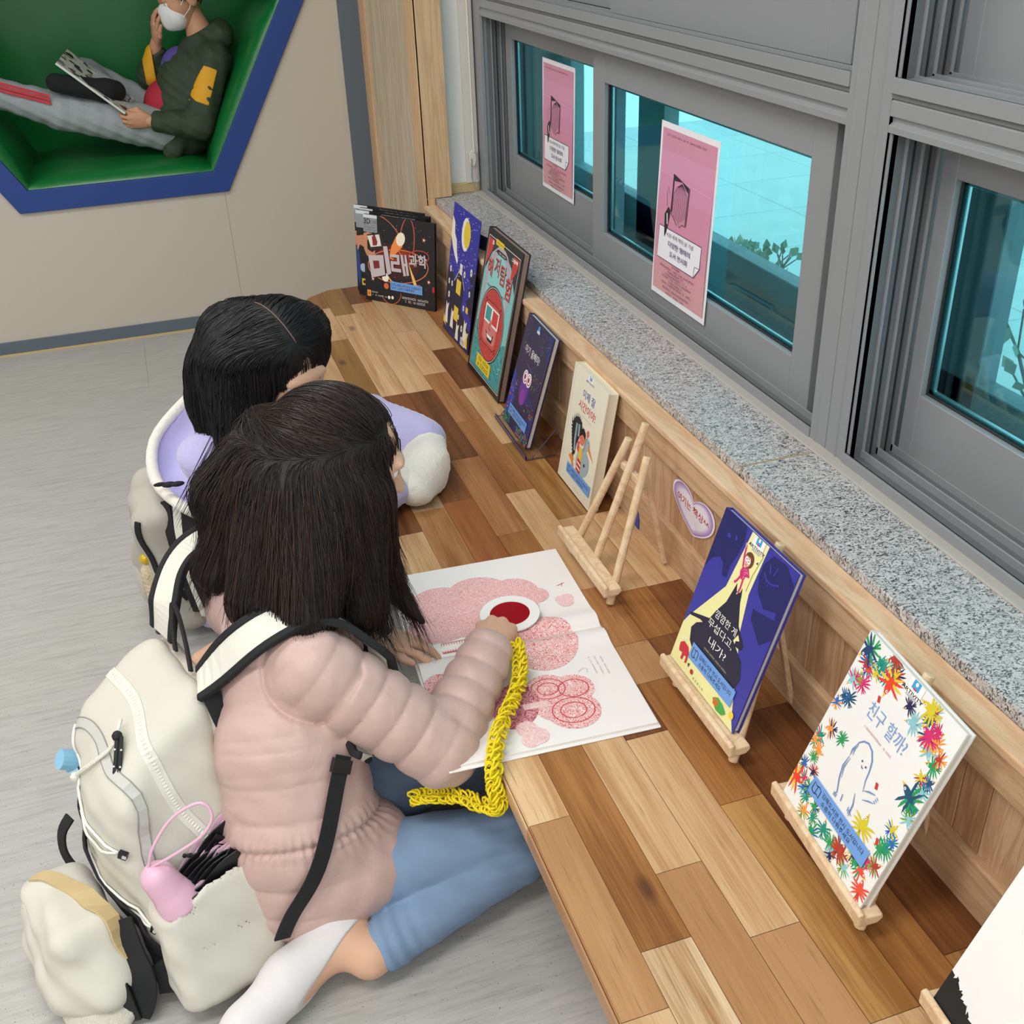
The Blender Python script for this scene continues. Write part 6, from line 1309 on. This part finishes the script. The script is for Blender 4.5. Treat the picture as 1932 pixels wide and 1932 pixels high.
for k in (0, .013, .026): mb.ribbon([(-.30, 4.566, .885 + k), (-.42, 4.572, .928 + k), (-.54, 4.586, .972 + k)], (0, -1, .2), .009, .003)
mb.build('stripe', mat('stripe_red', '#c4353f', .8), boy)
surf('sock', [(cap((-.07, 4.63, .90), (-.10, 4.605, .908), .041, .042), .02), (cap((-.10, 4.605, .908), (-.27, 4.57, .955), .040, .033), .02)], .005, .02, M_BLK, boy)
surf('sock', [(cap((-.55, 4.64, .955), (-.61, 4.64, 1.09), .04, .03), .02)], .007, .02, M_BLK, boy)
surf('sleeve_patch', [(cap((.300, 4.618, .952), (.243, 4.578, .825), .0655, .0615), .0)], .003, .0, M_ORG, boy, cuts=[plane((.27, 4.565, .89), (0, 1, 0)), plane((.305, 4.6, .945), (.42, .30, .86)), plane((.246, 4.58, .822), (-.42, -.30, -.86)), plane((.285, 4.6, .885), (.9, 0, -.42))])
surf('sleeve_lining', [(cap((.085, 4.80, .93), (.11, 4.782, 1.0), .054, .044), .0)], .004, 0, M_ORG, boy, cuts=[lambda P: np.abs((P[..., 0] - .072)) - .02])
# mask
M_MASK = mat('mask_white', '#e6e6e6', .85, bump=.2, bscale=200)
fD = nrm((-.93, -.12, -.36)); uD = nrm(np.array((-.3, 0, .95)) - fD * np.dot((-.3, 0, .95), fD)); rD = np.cross(fD, uD); hc = np.array(D['hd'])
PD = lambda x, y, z: tuple(hc + rD * x + fD * y + uD * z)
mk, _ = surf('face_mask', [(ell(PD(0, .062, -.045), (.062, .050, .056), basis(rD, fD, uD)), .01), (cap(PD(0, .085, -.02), PD(0, .095, -.06), .03, .026), .02)], .004, .015, M_MASK, boy, cuts=[plane(PD(0, .03, 0), -fD)])
for sg in (-1, 1):
    MB().tube([PD(.055 * sg, .045, -.03), PD(.075 * sg, .01, .0), PD(.082 * sg, -.02, .01)], .0016, 6).build('ear_loop', M_MASK, mk); MB().tube([PD(.055 * sg, .045, -.06), PD(.076 * sg, .01, -.04), PD(.082 * sg, -.02, -.005)], .0016, 6).build('ear_loop', M_MASK, mk)
MB().tube([PD(.062, .03, -.06), PD(.066, .026, -.08), PD(.064, .024, -.10)], .006, 8).build('lanyard_clip', mat('clip_blue', '#4fb3c6', .3), mk, smooth=True)
hbD, hfd = surf('hair', [(ell(PD(0, -.018, .035), (.082, .094, .084), basis(rD, fD, uD)), .02)], .006, .02, HK[0], cuts=[plane(PD(0, .055, .02), (fD * .8 - uD * .5))])
s_ = sample_on(hfd, 700, (tuple(hc - .13), tuple(hc + .13)), lambda p: ((p - hc) @ fD < .05) & ((p - hc) @ uD > -.03))
a1 = strands('hair', s_, lambda p: (fD * .5 - uD * .6)[None].repeat(len(p), 0).astype(np.float32), hfd, 8, .008, HK, None, r=.0009, off=.002, jitter=.25, mids=[0, 1], tail=2)
join('hair', [hbD, a1], boy)

# comic held by the boy
cb = empty('comic_book', (-.045, 4.535, .835), label='open comic book held up by the boy in the nook', cat='book')
e1 = nrm((-.205, .02, .19)); e2 = nrm((.06, .93, .22)); e2 = nrm(e2 - e1 * np.dot(e1, e2)); n3 = np.cross(e1, e2)
if n3[2] < 0: n3 = -n3
def art_comic(p):
    p.rect(0, 0, 1, 1, '#c9c9bf')
    rc = random.Random(77)
    for i in range(90): u, v = rc.random(), rc.random(); s = rc.uniform(.03, .09); p.poly([(u + s * rc.uniform(.4, 1) * math.cos(a), v + s * rc.uniform(.4, 1) * math.sin(a)) for a in [k * 1.047 for k in range(6)]], rc.choice(['#2c2d30', '#55504c', '#e3e2d8', '#6a4a44', '#8e8a80', '#3a3f52', '#b9b3a8']), step=(i % 6 == 0))
    p.rect(.03, .55, .16, .9, '#4b4a86'); p.text(.10, .72, .16, '만화', '#f1f0ec', 'c', .03, rot=1.57)
p = Print(.28, .20); art_comic(p); mats = [mat('comic_paper', '#d9d8d0', .6)]; mb = MB().box(0, .28, 0, .20, -.008, 0, 0); p.add_to(mb, Matrix.Identity(4), mats)
M3 = Matrix(((e1[0], e2[0], n3[0], 0), (e1[1], e2[1], n3[1], 0), (e1[2], e2[2], n3[2], 0), (0, 0, 0, 1)))
o = mb.build('cover', mats, cb, fix=False); o.matrix_local = M3
MB().box(.004, .276, .003, .197, -.0075, -.001).build('page_block', M_EDGE, cb).matrix_local = M3 @ Matrix.Translation((0, 0, -.0002))
# ================================================================ backpacks and small things
M_CRM = mat('canvas_cream', '#cfcabd', .72, var=.025, vscale=25, bump=.12, bscale=900); M_CRM2 = mat('canvas_cream_light', '#dcd8cc', .7, var=.02, vscale=20); M_WEB = mat('webbing_black', '#131417', .8, var=.2, vscale=300); M_GREYT = mat('zip_tape_grey', '#c3c1ba', .6); M_MESHC = mat('mesh_cream', '#cfc8ba', .85, var=.22, vscale=420, bump=.8, bscale=420); M_TAN = mat('lining_tan', '#c9b183', .8); M_PLB = mat('plastic_black', '#141518', .35)
PB = np.array([-.078, 1.393, .045]); PS = np.array([.32, -.947, 0]); PU = np.array([-.055, .333, .941]); PO = np.array([-.95, -.32, 0])
PBm = np.stack([PS, PU, PO], 1); PBi = np.linalg.inv(PBm).astype(np.float32)
def L(a, b, c): return PB + PS * a + PU * b + PO * c
def loc_box(ctr, h, rad):
    """rounded box in the pack's own leaning frame"""
    ctr = np.array(ctr, np.float32); h = np.array(h, np.float32) - rad; pb = PB.astype(np.float32)
    def f(P):
        q = np.abs((P - pb) @ PBi.T - ctr) - h; return np.sqrt((np.maximum(q, 0) ** 2).sum(-1)) + np.minimum(q.max(-1), 0) - rad
    cs = np.array([L(*(ctr + (h + rad) * np.array([i, j, k]))) for i in (-1, 1) for j in (-1, 1) for k in (-1, 1)]); f.box = (cs.min(0), cs.max(0)); return f
def loc_half(n, d):
    n = np.array(n, np.float32); pb = PB.astype(np.float32)
    def f(P): return -(((P - pb) @ PBi.T) @ n - d)
    return f
pack = empty('backpack', tuple(map(float, L(0, 0, .09))), label='cream backpack with black webbing on the back of the girl in pink', cat='backpack')
bpy.context.view_layer.update()
def pk(o):
    o.parent = pack; o.matrix_parent_inverse = pack.matrix_world.inverted(); return o
def foldP(P): return .0022 * np.sin(P[..., 2] * 46 + P[..., 1] * 30) * np.sin(P[..., 1] * 52 - P[..., 0] * 40) + .0012 * np.sin(P[..., 2] * 110 + P[..., 0] * 90)
body, pf_ = surf('body', [(loc_box((0, .212, .088), (.118, .225, .092), .045), .02), (ell(L(0, .20, .165), (.10, .17, .045), basis(PS, PU, nrm(np.cross(PS, PU)))), .03)], .005, .02, M_CRM, sub=[loc_half((0, 1, .62), .452)], sk=.045, post=foldP, cuts=[plane((0, 0, .004), (0, 0, -1))])
pk(body)
def spread(ctrl, n, field, off):
    ctrl = [np.array(c, float) for c in ctrl]; out = []
    for i in range(n):
        t = i / (n - 1) * (len(ctrl) - 1); k = min(int(t), len(ctrl) - 2); u = t - k; p0 = ctrl[max(k - 1, 0)]; p1, p2 = ctrl[k], ctrl[k + 1]; p3 = ctrl[min(k + 2, len(ctrl) - 1)]
        out.append(.5 * (2 * p1 + (p2 - p0) * u + (2 * p0 - 5 * p1 + 4 * p2 - p3) * u * u + (3 * p1 - p0 - 3 * p2 + p3) * u ** 3))
    if field is None: return [tuple(p) for p in out], None
    pts = np.array(out, np.float32)
    for _ in range(6): d = field(pts); pts = pts - grad(field, pts) * (d - off)[:, None]
    return [tuple(map(float, p)) for p in pts], [tuple(map(float, g)) for g in grad(field, pts)]
# zips: a wide white toothed one across the side and a grey taped one round the front pocket
pts, ns = spread([L(-.10, .40, .10), L(.02, .41, .10), L(.105, .36, .11), L(.12, .28, .095), L(.12, .20, .06), L(.12, .14, .03)], 40, pf_, .001)
z1 = pk(MB().ribbon(pts, ns, .020, .002).build('zip', M_CRM2)); mb = MB()
for i in range(1, len(pts) - 1):
    for q in (0, .5):
        p_ = Vector(pts[i]).lerp(Vector(pts[i + 1]), q); d_ = (Vector(pts[i + 1]) - Vector(pts[i])).normalized(); x_ = d_.cross(Vector(ns[i])); mb.bar(p_ - x_ * .003 + Vector(ns[i]) * .0016, p_ + x_ * .003 + Vector(ns[i]) * .0016, .0022)
tz = mb.build('zip_teeth', mat('teeth_white', '#efece4', .4)); tz.parent = z1
pts, ns = spread([L(-.10, .33, .17), L(-.03, .365, .165), L(.06, .35, .165), L(.105, .29, .155), L(.116, .20, .155), L(.118, .10, .15), L(.118, .05, .15)], 40, pf_, .001)
pk(MB().ribbon(pts, ns, .017, .0016).build('zip', M_GREYT)); mb = MB()
for k in (-1, 1):
    q = [tuple(np.array(p) + np.cross(np.array(ns[i]), nrm(np.array(pts[min(i + 1, 39)]) - np.array(pts[max(i - 1, 0)]))) * .0085 * k + np.array(ns[i]) * .001) for i, p in enumerate(pts)]; mb.tube(q, .0009, 5)
pk(mb.build('piping', mat('piping_grey', '#8f8d88', .6)))
# pull cords
pz, nz = spread([L(.04, .395, .125), L(.055, .37, .15), L(.03, .34, .185), L(.0, .315, .20), L(-.01, .305, .205)], 14, None, 0)
cordm = mat('cord_white', '#dedad0', .7, var=.3, vscale=260); cordk = mat('cord_black', '#17171a', .7, var=.3, vscale=200)
pk(MB().tube(pz, .0035, 6).ball(pz[-1], .0075, 5).build('zip_pull', cordm))
q1, _ = spread([L(.06, .385, .14), L(.085, .355, .16), L(.085, .31, .178), L(.085, .275, .18)], 14, None, 0); q2 = [tuple(np.array(p) + np.array([.006, -.004, 0])) for p in q1]
mb = MB().tube(q1, .0034, 6).tube(q2, .0034, 6).ball(q1[-1], .0095, 5).ball(q1[0], .0085, 5)
for i in range(2, 13, 2): mb.ball(tuple(np.array(q1[i]) + np.array([-.002, -.0028, .001])), .0017, 4, 1); mb.ball(tuple(np.array(q2[i]) + np.array([.001, -.0034, .001])), .0017, 4, 1)
pk(mb.build('zip_pull', [cordk, mat('fleck_white', '#e6e4de', .6)]))
# bungee cord zigzag with two lock clips
mb = MB(); nodes = [(-.10, .34), (-.085, .29), (.095, .235), (-.07, .20), (-.095, .15), (.105, .10), (-.085, .085), (-.10, .05)]
for i in range(len(nodes) - 1):
    (a, b), (c, d) = nodes[i], nodes[i + 1]; pts, ns = spread([L(a, b, .19), L((a + c) / 2, (b + d) / 2 - .008, .205), L(c, d, .185)], 14, pf_, .003); mb.tube(pts, .0024, 6)
pk(mb.build('bungee_cord', mat('bungee_white', '#ecebe2', .5), smooth=True))
for a, b in ((.098, .235), (.108, .10)):
    pts, ns = spread([L(a, b, .19), L(a + .012, b - .004, .185)], 3, pf_, .004); pk(MB().ribbon(pts, ns, .012, .008).build('cord_clip', M_PLB)); pk(MB().ribbon(pts[1:], [tuple(np.array(n)) for n in ns[1:]], .006, .0095).build('clip_tab', M_GREYT))
# logo on the front: small dark lettering, three short rows
pl = Print(.06, .04)
pl.text(.5, .82, .26, 'SECOND', '#2b2c2e', 'c', .02, width=.9); pl.bars(.5, .45, .2, 6, .7, '#2b2c2e', seed=3); pl.bars(.55, .12, .16, 4, .4, '#2b2c2e', seed=4)
cn = L(-.035, .165, .20); g_ = nrm(PO); xx = nrm(PS - g_ * np.dot(PS, g_)); yy = np.cross(g_, xx); pc, pn = spread([cn, cn + .001], 2, pf_, .0012); pn = np.array(pn[0]); xx = nrm(PS - pn * np.dot(PS, pn)); yy = np.cross(pn, xx); pc = np.array(pc[0])
lv = []
for (x, y, z) in pl.v:
    lv.append(pc + xx * (x - .03) + yy * (y - .02))
lp = np.array(lv, np.float32)
for _ in range(5): d = pf_(lp); lp = lp - grad(pf_, lp) * (d - .0012)[:, None]
mb = MB(); mb.v = [tuple(map(float, p)) for p in lp]; mb.f = list(pl.f); mb.m = list(pl.m); pk(mb.build('logo', pl.mats, fix=False))
# mesh back panel edge, side pocket, bottle pocket on the far side
mesh_, _ = surf('back_panel', [(loc_box((0, .21, -.006), (.112, .20, .016), .012), .01)], .006, .01, M_MESHC); pk(mesh_)
spk, sf = surf('side_pocket', [(loc_box((.138, .090, .085), (.048, .110, .092), .030), .02), (loc_box((.115, .02, .08), (.045, .045, .085), .03), .02)], .004, .02, M_CRM, sub=[loc_box((.142, .20, .082), (.036, .13, .082), .02), loc_half((0, 1, .55), .242)], sk=.005, post=foldP, cuts=[plane((0, 0, .003), (0, 0, -1))]); pk(spk)
fsp, _ = surf('side_pocket', [(loc_box((-.122, .085, .085), (.030, .10, .075), .026), .02)], .006, .02, M_CRM, cuts=[plane((0, 0, .003), (0, 0, -1))]); pk(fsp)
# hip tab
tb = MB().prism([(0, 0), (.055, .012), (.05, .045), (.0, .055)], -.004, .004, 0, Matrix(((.93, .1, .0, float(L(.118, .06, .0)[0])), (.0, -.30, -.95, float(L(.118, .06, 0)[1])), (.0, .95, -.30, float(L(.118, .06, 0)[2])), (0, 0, 0, 1)))); pk(bevel(tb.build('hip_tab', M_CRM), .002))
# shoulder straps
def strap(ctrl, name, w=.056, fixn=None):
    pts, ns = spread(ctrl, 30, None, 0); P = np.array(pts, np.float32); 
    for _ in range(3): d = jf0(P); G = grad(jf0, P); k = (d < .012); P[k] = P[k] + G[k] * (.012 - d[k])[:, None]
    for _ in range(3): P[1:-1] = (P[:-2] + 2 * P[1:-1] + P[2:]) / 4; G[1:-1] = (G[:-2] + 2 * G[1:-1] + G[2:]) / 4
    pts = [tuple(map(float, p)) for p in P]; ns = [tuple(map(float, g)) for g in G]
    if fixn: ns = [fixn] * 30
    o = pk(MB().ribbon(pts, ns, w, .010).build(name, M_CRM2)); bevel(o, .003, 2); mb = MB()
    for s_ in (-1, 1):
        ed = []
        for i, p in enumerate(pts):
            dd = nrm(np.array(pts[min(i + 1, 29)]) - np.array(pts[max(i - 1, 0)])); xx = nrm(np.cross(dd, ns[i])); ed.append((tuple(np.array(p) + xx * s_ * w * .5 + np.array(ns[i]) * .001), ns[i]))
        mb.ribbon([e[0] for e in ed], [e[1] for e in ed], .013, .013)
    e = mb.build('strap_edging', M_WEB); e.parent = o; bevel(e, .003, 2); return o
strap([L(.085, .425, .005), (.005, 1.425, .525), (.075, 1.42, .555), (.15, 1.41, .53), (.175, 1.37, .45), (.15, 1.33, .36)], 'shoulder_strap')
strap([L(-.075, .43, .0), (-.112, 1.612, .510), (-.092, 1.662, .535), (-.060, 1.70, .552), (-.01, 1.72, .555), (.05, 1.72, .53)], 'shoulder_strap', fixn=(-.62, -.40, .68))
pts, _ = spread([(.100, 1.315, .36), (.088, 1.288, .33), (.050, 1.258, .245), (.010, 1.235, .17), (-.022, 1.225, .105)], 24, None, 0); ns = [(.25, -.95, .18)] * 24
P_ = np.array(pts, np.float32)
for _ in range(4):
    d_ = jf0(P_); G_ = grad(jf0, P_); k_ = d_ < .009; P_[k_] = P_[k_] + G_[k_] * (.009 - d_[k_])[:, None]
    P_[1:-1] = (P_[:-2] + 2 * P_[1:-1] + P_[2:]) / 4
pts = [tuple(map(float, q)) for q in P_]
pk(MB().ribbon(pts, ns, .026, .003).build('webbing_strap', M_WEB)); pk(MB().ribbon(pts[1:5], ns[1:5], .032, .010).build('strap_slider', M_PLB))
# haul loop
hl = [L(-.025, .425, .0), L(-.022, .47, -.005), L(-.006, .508, -.01), L(.014, .502, -.01), L(.03, .46, -.005), L(.036, .42, .0)]
pts, _ = spread(hl, 24, None, 0); pk(MB().ribbon(pts, [tuple(PO)] * 24, .017, .004).build('haul_loop', M_WEB))
# side corner gusset in black
pts, ns = spread([L(.112, .42, -.002), L(.116, .37, -.006), L(.114, .32, -.008)], 8, None, 0); pk(MB().ribbon(pts, [tuple(PS)] * 8, [.03, .028, .026, .024, .02, .016, .012, .006], .006).build('gusset', M_WEB))
# compression webbing on the front and the drop pouch
pts, ns = spread([L(-.11, .25, .17), L(-.118, .20, .195), L(-.085, .15, .21), L(-.02, .105, .215), L(.05, .080, .21), L(.10, .06, .20), L(.13, .02, .19)], 30, pf_, .006)
pk(MB().ribbon(pts, ns, .036, .004).build('webbing_strap', M_WEB))
pts, _ = spread([(-.335, 1.515, .185), (-.352, 1.505, .165), (-.356, 1.492, .135), (-.345, 1.475, .11), (-.33, 1.46, .10)], 16, None, 0); pk(MB().ribbon(pts, [(-.8, -.5, .3)] * 16, .022, .004).tube([(-.34, 1.46, .112), (-.335, 1.44, .098), (-.333, 1.43, .075)], .007, 8).build('toggle_strap', M_WEB))
pouch, qf = surf('front_pouch', [(rbox((-.352, 1.350, .088), (.058, .100, .080), .040, basis(nrm((-.95, -.32, .25)), nrm(np.cross(nrm((.1, .05, .99)), nrm((-.95, -.32, .25)))), nrm((.22, .1, .97)))), .03), (ell((-.325, 1.305, .058), (.070, .095, .058), basis(nrm((-.95, -.32, .15)), nrm((.30, -.93, -.15)), (0, 0, 1))), .03)], .0045, .03, M_CRM, post=lambda P: foldP(P) * 1.4, cuts=[plane((0, 0, .003), (0, 0, -1))], sub=[cap((-.425, 1.41, .140), (-.392, 1.275, .105), .010, .007)], sk=.008); pk(pouch)
pts, ns = spread([(-.425, 1.405, .138), (-.41, 1.34, .125), (-.392, 1.28, .107)], 14, qf, -.001); pk(MB().ribbon(pts, ns, .010, .003).build('zip', M_GREYT))
pts, ns = spread([(-.40, 1.42, .165), (-.34, 1.385, .178), (-.28, 1.30, .150), (-.262, 1.262, .10)], 16, qf, .0015); pk(MB().ribbon(pts, ns, [.012 + .02 * math.sin(i / 15 * 3.14) for i in range(16)], .003).build('lining', M_TAN))
pts, ns = spread([(-.262, 1.30, .145), (-.258, 1.265, .11), (-.250, 1.235, .075), (-.255, 1.222, .04), (-.262, 1.215, .015)], 18, None, 0); pk(MB().ribbon(pts, [(-.35, -.85, .35)] * 18, [.030 + .018 * math.sin(i / 17 * 3.14) for i in range(18)], .004).build('webbing_strap', M_WEB))
pk(bevel(MB().ribbon([(-.278, 1.238, .078), (-.272, 1.222, .035), (-.268, 1.216, .012)], [(-.35, -.85, .35)] * 3, .020, .012).build('buckle', M_PLB), .003)); pk(MB().ribbon([(-.225, 1.248, .085), (-.212, 1.236, .06), (-.213, 1.23, .035)], [(-.2, -.9, .3)] * 3, .032, .006).build('webbing_strap', M_WEB))
net, nf_ = surf('net_pocket', [(ell((-.322, 1.275, .022), (.062, .085, .030), basis(nrm((-.95, -.32, 0)), nrm((.30, -.93, 0)), (0, 0, 1))), .0)], .005, .0, M_MESHC, cuts=[plane((0, 0, .002), (0, 0, -1))], post=lambda P: .002 * np.sin(P[..., 0] * 400) * np.sin(P[..., 1] * 400)); pk(net)
# umbrella in the side pocket
um = empty('umbrella', tuple(map(float, L(.126, .10, .07))), label='folded black and pink umbrella with a pink handle in the backpack side pocket', cat='umbrella'); bpy.context.view_layer.update()
def uk(o, p=None): o.parent = um; o.matrix_parent_inverse = um.matrix_world.inverted(); return o
M_UPINK = mat('umbrella_pink', '#e3b3c8', .35, sss=.05); M_UTRIM = mat('umbrella_trim', '#d9b3c6', .5); M_UBLK = mat('umbrella_black', '#141317', .45, var=.2, vscale=60)
ax = nrm(L(.148, .245, .165) - L(.140, .10, .105)); hb0 = L(.150, .160, .138); hb1 = L(.154, .212, .157)
hd, _ = surf('handle', [(cap(hb0, hb1, .030, .026), .01), (cap(hb0 - ax * .004, hb0, .033, .031), .01)], .003, .01, M_UPINK, cuts=[plane(hb0 - ax * .012, -ax)]); uk(hd)
lp0 = hb1 + ax * .024; lps, _ = spread([lp0, lp0 + np.array([.014, .004, .035]), lp0 + np.array([.05, .012, .075]), lp0 + np.array([.093, .01, .092]), lp0 + np.array([.106, .0, .070]), lp0 + np.array([.085, -.01, .045]), lp0 + np.array([.035, -.008, .018]), lp0 + np.array([.004, -.002, .002])], 40, None, 0)
uk(MB().tube(lps, .0026, 7).build('wrist_loop', M_UPINK, smooth=True)); uk(MB().tube([tuple(hb0 - ax * .016), tuple(hb0 - ax * .010)], .026, 14).build('collar', mat('umbrella_gold', '#c79a4a', .4)))
mb = MB(); tr = MB(); rr_ = random.Random(4)
for k in range(6):
    ctl = []
    for j in range(6):
        c = .022 + .020 * j; a_ = .122 + .0075 * k + .004 * math.sin(j * 1.9 + k * 1.3); ctl.append(L(a_, .246 - .55 * c - .004 * k + .007 * math.sin(j * 2.2 + k), c))
    pts, _ = spread(ctl, 26, None, 0); low = [tuple(np.array(q) - PU * .05) for q in pts]
    mb.ribbon(low, [tuple(PS)] * 26, .10, .0026); tr.ribbon([tuple(np.array(q) + PU * .001 + PS * .0012) for q in pts], [tuple(nrm(PS + PU * .3))] * 26, .011, .0022)
mb.tube([tuple(hb0 - ax * .02), tuple(hb0 - ax * .06), tuple(hb0 - ax * .13)], [.022, .03, .026], 14)
uk(tr.build('trim', M_UTRIM)); tip = mb
for i in range(8): tip.ball(tuple(L(.13 + rr_.uniform(-.012, .02), .205 + rr_.uniform(-.03, .02), .08 + rr_.uniform(-.04, .04))), .0038, 4)
uk(mb.build('canopy', M_UBLK))
# pale blue bottle cap showing at the far side
bt = empty('water_bottle', (-.262, 1.545, .20), label='pale blue bottle top showing on the far side of the cream backpack', cat='bottle'); bpy.context.view_layer.update()
q = MB().tube([(-.30, 1.535, .285), (-.325, 1.527, .302)], .017, 14).build('cap', mat('bottle_blue', '#8cc3e2', .4)); q.parent = bt; q.matrix_parent_inverse = bt.matrix_world.inverted()
q = MB().tube([(-.225, 1.555, .13), (-.30, 1.535, .285)], .026, 14).build('flask', mat('bottle_body', '#b7d6e6', .3)); q.parent = bt; q.matrix_parent_inverse = bt.matrix_world.inverted()

# ---------------------------------------------------------------- second backpack
pb = empty('backpack', (-.16, 2.36, .03), label='grey backpack on the back of the girl in the lavender hood', cat='backpack'); bpy.context.view_layer.update()
def bk(o): o.parent = pb; o.matrix_parent_inverse = pb.matrix_world.inverted(); return o
M_PK2 = mat('canvas_grey', '#b4afa4', .75, var=.05, vscale=14, bump=.25, bscale=40)
b2, bf2 = surf('body', [(rbox((-.115, 2.33, .20), (.060, .125, .18), .055, basis((1, 0, .12), (0, 1, 0), (-.12, 0, 1))), .03), (ell((-.168, 2.35, .16), (.042, .10, .12)), .04)], .006, .03, M_PK2, post=lambda P: .004 * np.sin(P[..., 2] * 40 + P[..., 1] * 50), cuts=[plane((0, 0, .004), (0, 0, -1))]); bk(b2)
fp, _ = surf('front_pocket', [(ell((-.186, 2.36, .14), (.030, .085, .10)), .04)], .007, .03, mat('canvas_grey_light', '#c3beb2', .75, bump=.2, bscale=40), cuts=[plane((0, 0, .004), (0, 0, -1))]); bk(fp)
for i, (c, w) in enumerate(((((-.105, 2.235, .375), (-.107, 2.20, .32), (-.10, 2.185, .22), (-.085, 2.19, .10)), .024), (((-.055, 2.18, .385), (-.067, 2.16, .33), (-.07, 2.15, .22), (-.05, 2.15, .10)), .030))):
    pts, _ = spread([np.array(p) for p in c], 16, None, 0); bk(MB().ribbon(pts, [(-.55, -.83, .1)] * 16, w, .004).build('webbing_strap', M_WEB))
pts, _ = spread([np.array(p) for p in ((-.08, 2.20, .385), (-.088, 2.18, .32), (-.085, 2.165, .22), (-.07, 2.165, .10))], 16, None, 0); bk(MB().ribbon(pts, [(-.55, -.83, .1)] * 16, .020, .004).build('shoulder_strap', M_CRM2))
pts, ns = spread([(-.17, 2.215, .345), (-.185, 2.20, .27), (-.165, 2.19, .21), (-.125, 2.185, .17), (-.10, 2.19, .13)], 20, bf2, .004); bk(MB().ribbon(pts, ns, .014, .004).build('webbing_strap', M_WEB)); bk(MB().tube([(-.15, 2.18, .15), (-.165, 2.165, .12), (-.17, 2.16, .085)], [.008, .014, .015], 8).tube([(-.165, 2.17, .18), (-.15, 2.165, .14)], .008, 6).build('buckle', M_PLB))
kc = empty('plush_keychain', (-.175, 2.25, .20), label='small beige fluffy charm with a yellow bell hanging from the grey backpack', cat='keychain'); bpy.context.view_layer.update()
q, _ = surf('plush', [(ell((-.172, 2.25, .185), (.022, .022, .036)), .02), (ell((-.166, 2.242, .135), (.024, .024, .038)), .02)], .003, .015, mat('plush_beige', '#cfbd9f', .98, var=.15, vscale=160, bump=1.0, bscale=220), post=lambda P: .002 * np.sin(P[..., 0] * 600) * np.sin(P[..., 2] * 500 + P[..., 1] * 550)); q.parent = kc; q.matrix_parent_inverse = kc.matrix_world.inverted()
q = MB().ball((-.175, 2.248, .232), .0135, 10).build('bell', mat('bell_yellow', '#d7b21f', .3, .2), smooth=True); q.parent = kc; q.matrix_parent_inverse = kc.matrix_world.inverted()
q = MB().tube([(-.175, 2.248, .243), (-.17, 2.235, .26), (-.155, 2.23, .28)], .0018, 6).build('cord', M_WEB); q.parent = kc; q.matrix_parent_inverse = kc.matrix_world.inverted()
# dark hair clip caught on the hood
hc_ = MB(); hc_.ball((0, 0, 0), .012, 6, sc=(1.3, .7, .5)).ball((.018, -.004, 0), .011, 6, sc=(1.4, .7, .5)).ball((-.018, .004, .002), .009, 6, sc=(1.6, .6, .5)); hc_ = hc_.build('hair_clip', M_WEB, smooth=True); hc_.location = (-.088, 2.185, .438); tag(hc_, 'small black bow clip lying on the lavender hood', 'clip')

# ---------------------------------------------------------------- red film viewer and its crocheted strap
lens = empty('film_viewer', (.481, 1.577, .3535), (0.03, -.03, math.radians(-12)), label='white oval viewer with red film held over the open book', cat='viewer')
N = 40; mb = MB(); vs = []; fs = []
for z in (0, .0025):
    for (a, b) in ((.056, .055), (.0375, .0365)):
        for i in range(N): q = 2 * math.pi * i / N; vs.append((a * math.cos(q), b * math.sin(q), z))
for i in range(N):
    j = (i + 1) % N; fs += [(i, j, N + j, N + i), (2 * N + i, 3 * N + i, 3 * N + j, 2 * N + j), (i, 2 * N + i, 2 * N + j, j), (N + i, N + j, 3 * N + j, 3 * N + i)]
mb.add(vs, fs).build('frame', mat('viewer_white', '#efebe8', .5), lens)
def film():
    m, t, b = nt('red_film'); b.inputs['Base Color'].default_value = srgb('#b3061f'); b.inputs['Roughness'].default_value = .12; b.inputs['Transmission Weight'].default_value = .35; b.inputs['IOR'].default_value = 1.3; return m
MB().prism([(.0385 * math.cos(2 * math.pi * i / N), .0375 * math.sin(2 * math.pi * i / N)) for i in range(N)], .0009, .0016).build('film', film(), lens)
yk, _ = spread([(.447, 1.44, .392), (.445, 1.412, .378), (.431, 1.375, .363), (.398, 1.325, .362), (.362, 1.272, .362), (.338, 1.225, .352), (.329, 1.198, .318), (.331, 1.188, .288), (.318, 1.205, .272), (.285, 1.25, .262), (.245, 1.28, .252), (.215, 1.29, .245)], 130, None, 0)
rr_ = random.Random(9); mb = MB()
for i in range(1, 129):
    p = np.array(yk[i]); d = nrm(np.array(yk[i + 1]) - np.array(yk[i - 1])); a = nrm(np.cross(d, (.2, .3, 1))); b = np.cross(d, a)
    for k in range(2):
        th = i * 2.1 + k * 2.6 + rr_.uniform(-.4, .4); ra = a * math.cos(th) + b * math.sin(th); rb_ = np.cross(d, ra); c = p + ra * .0080; tl = rr_.uniform(.4, .9)
        u_ = nrm(d * tl + rb_ * (1 - tl)); w_ = nrm(ra + d * .3)
        mb.tube([tuple(c + u_ * .0088 * math.cos(q) + w_ * .0060 * math.sin(q)) for q in [2 * math.pi * j / 8 for j in range(8)]],   .0020, 5, closed=True)
ys = mb.build('crocheted_strap', mat('yarn_yellow', '#f0d81c', .85, var=.1, vscale=200), smooth=True, fix=False); tag(ys, 'yellow crocheted yarn strap hanging from the hand over the bench edge', 'strap')
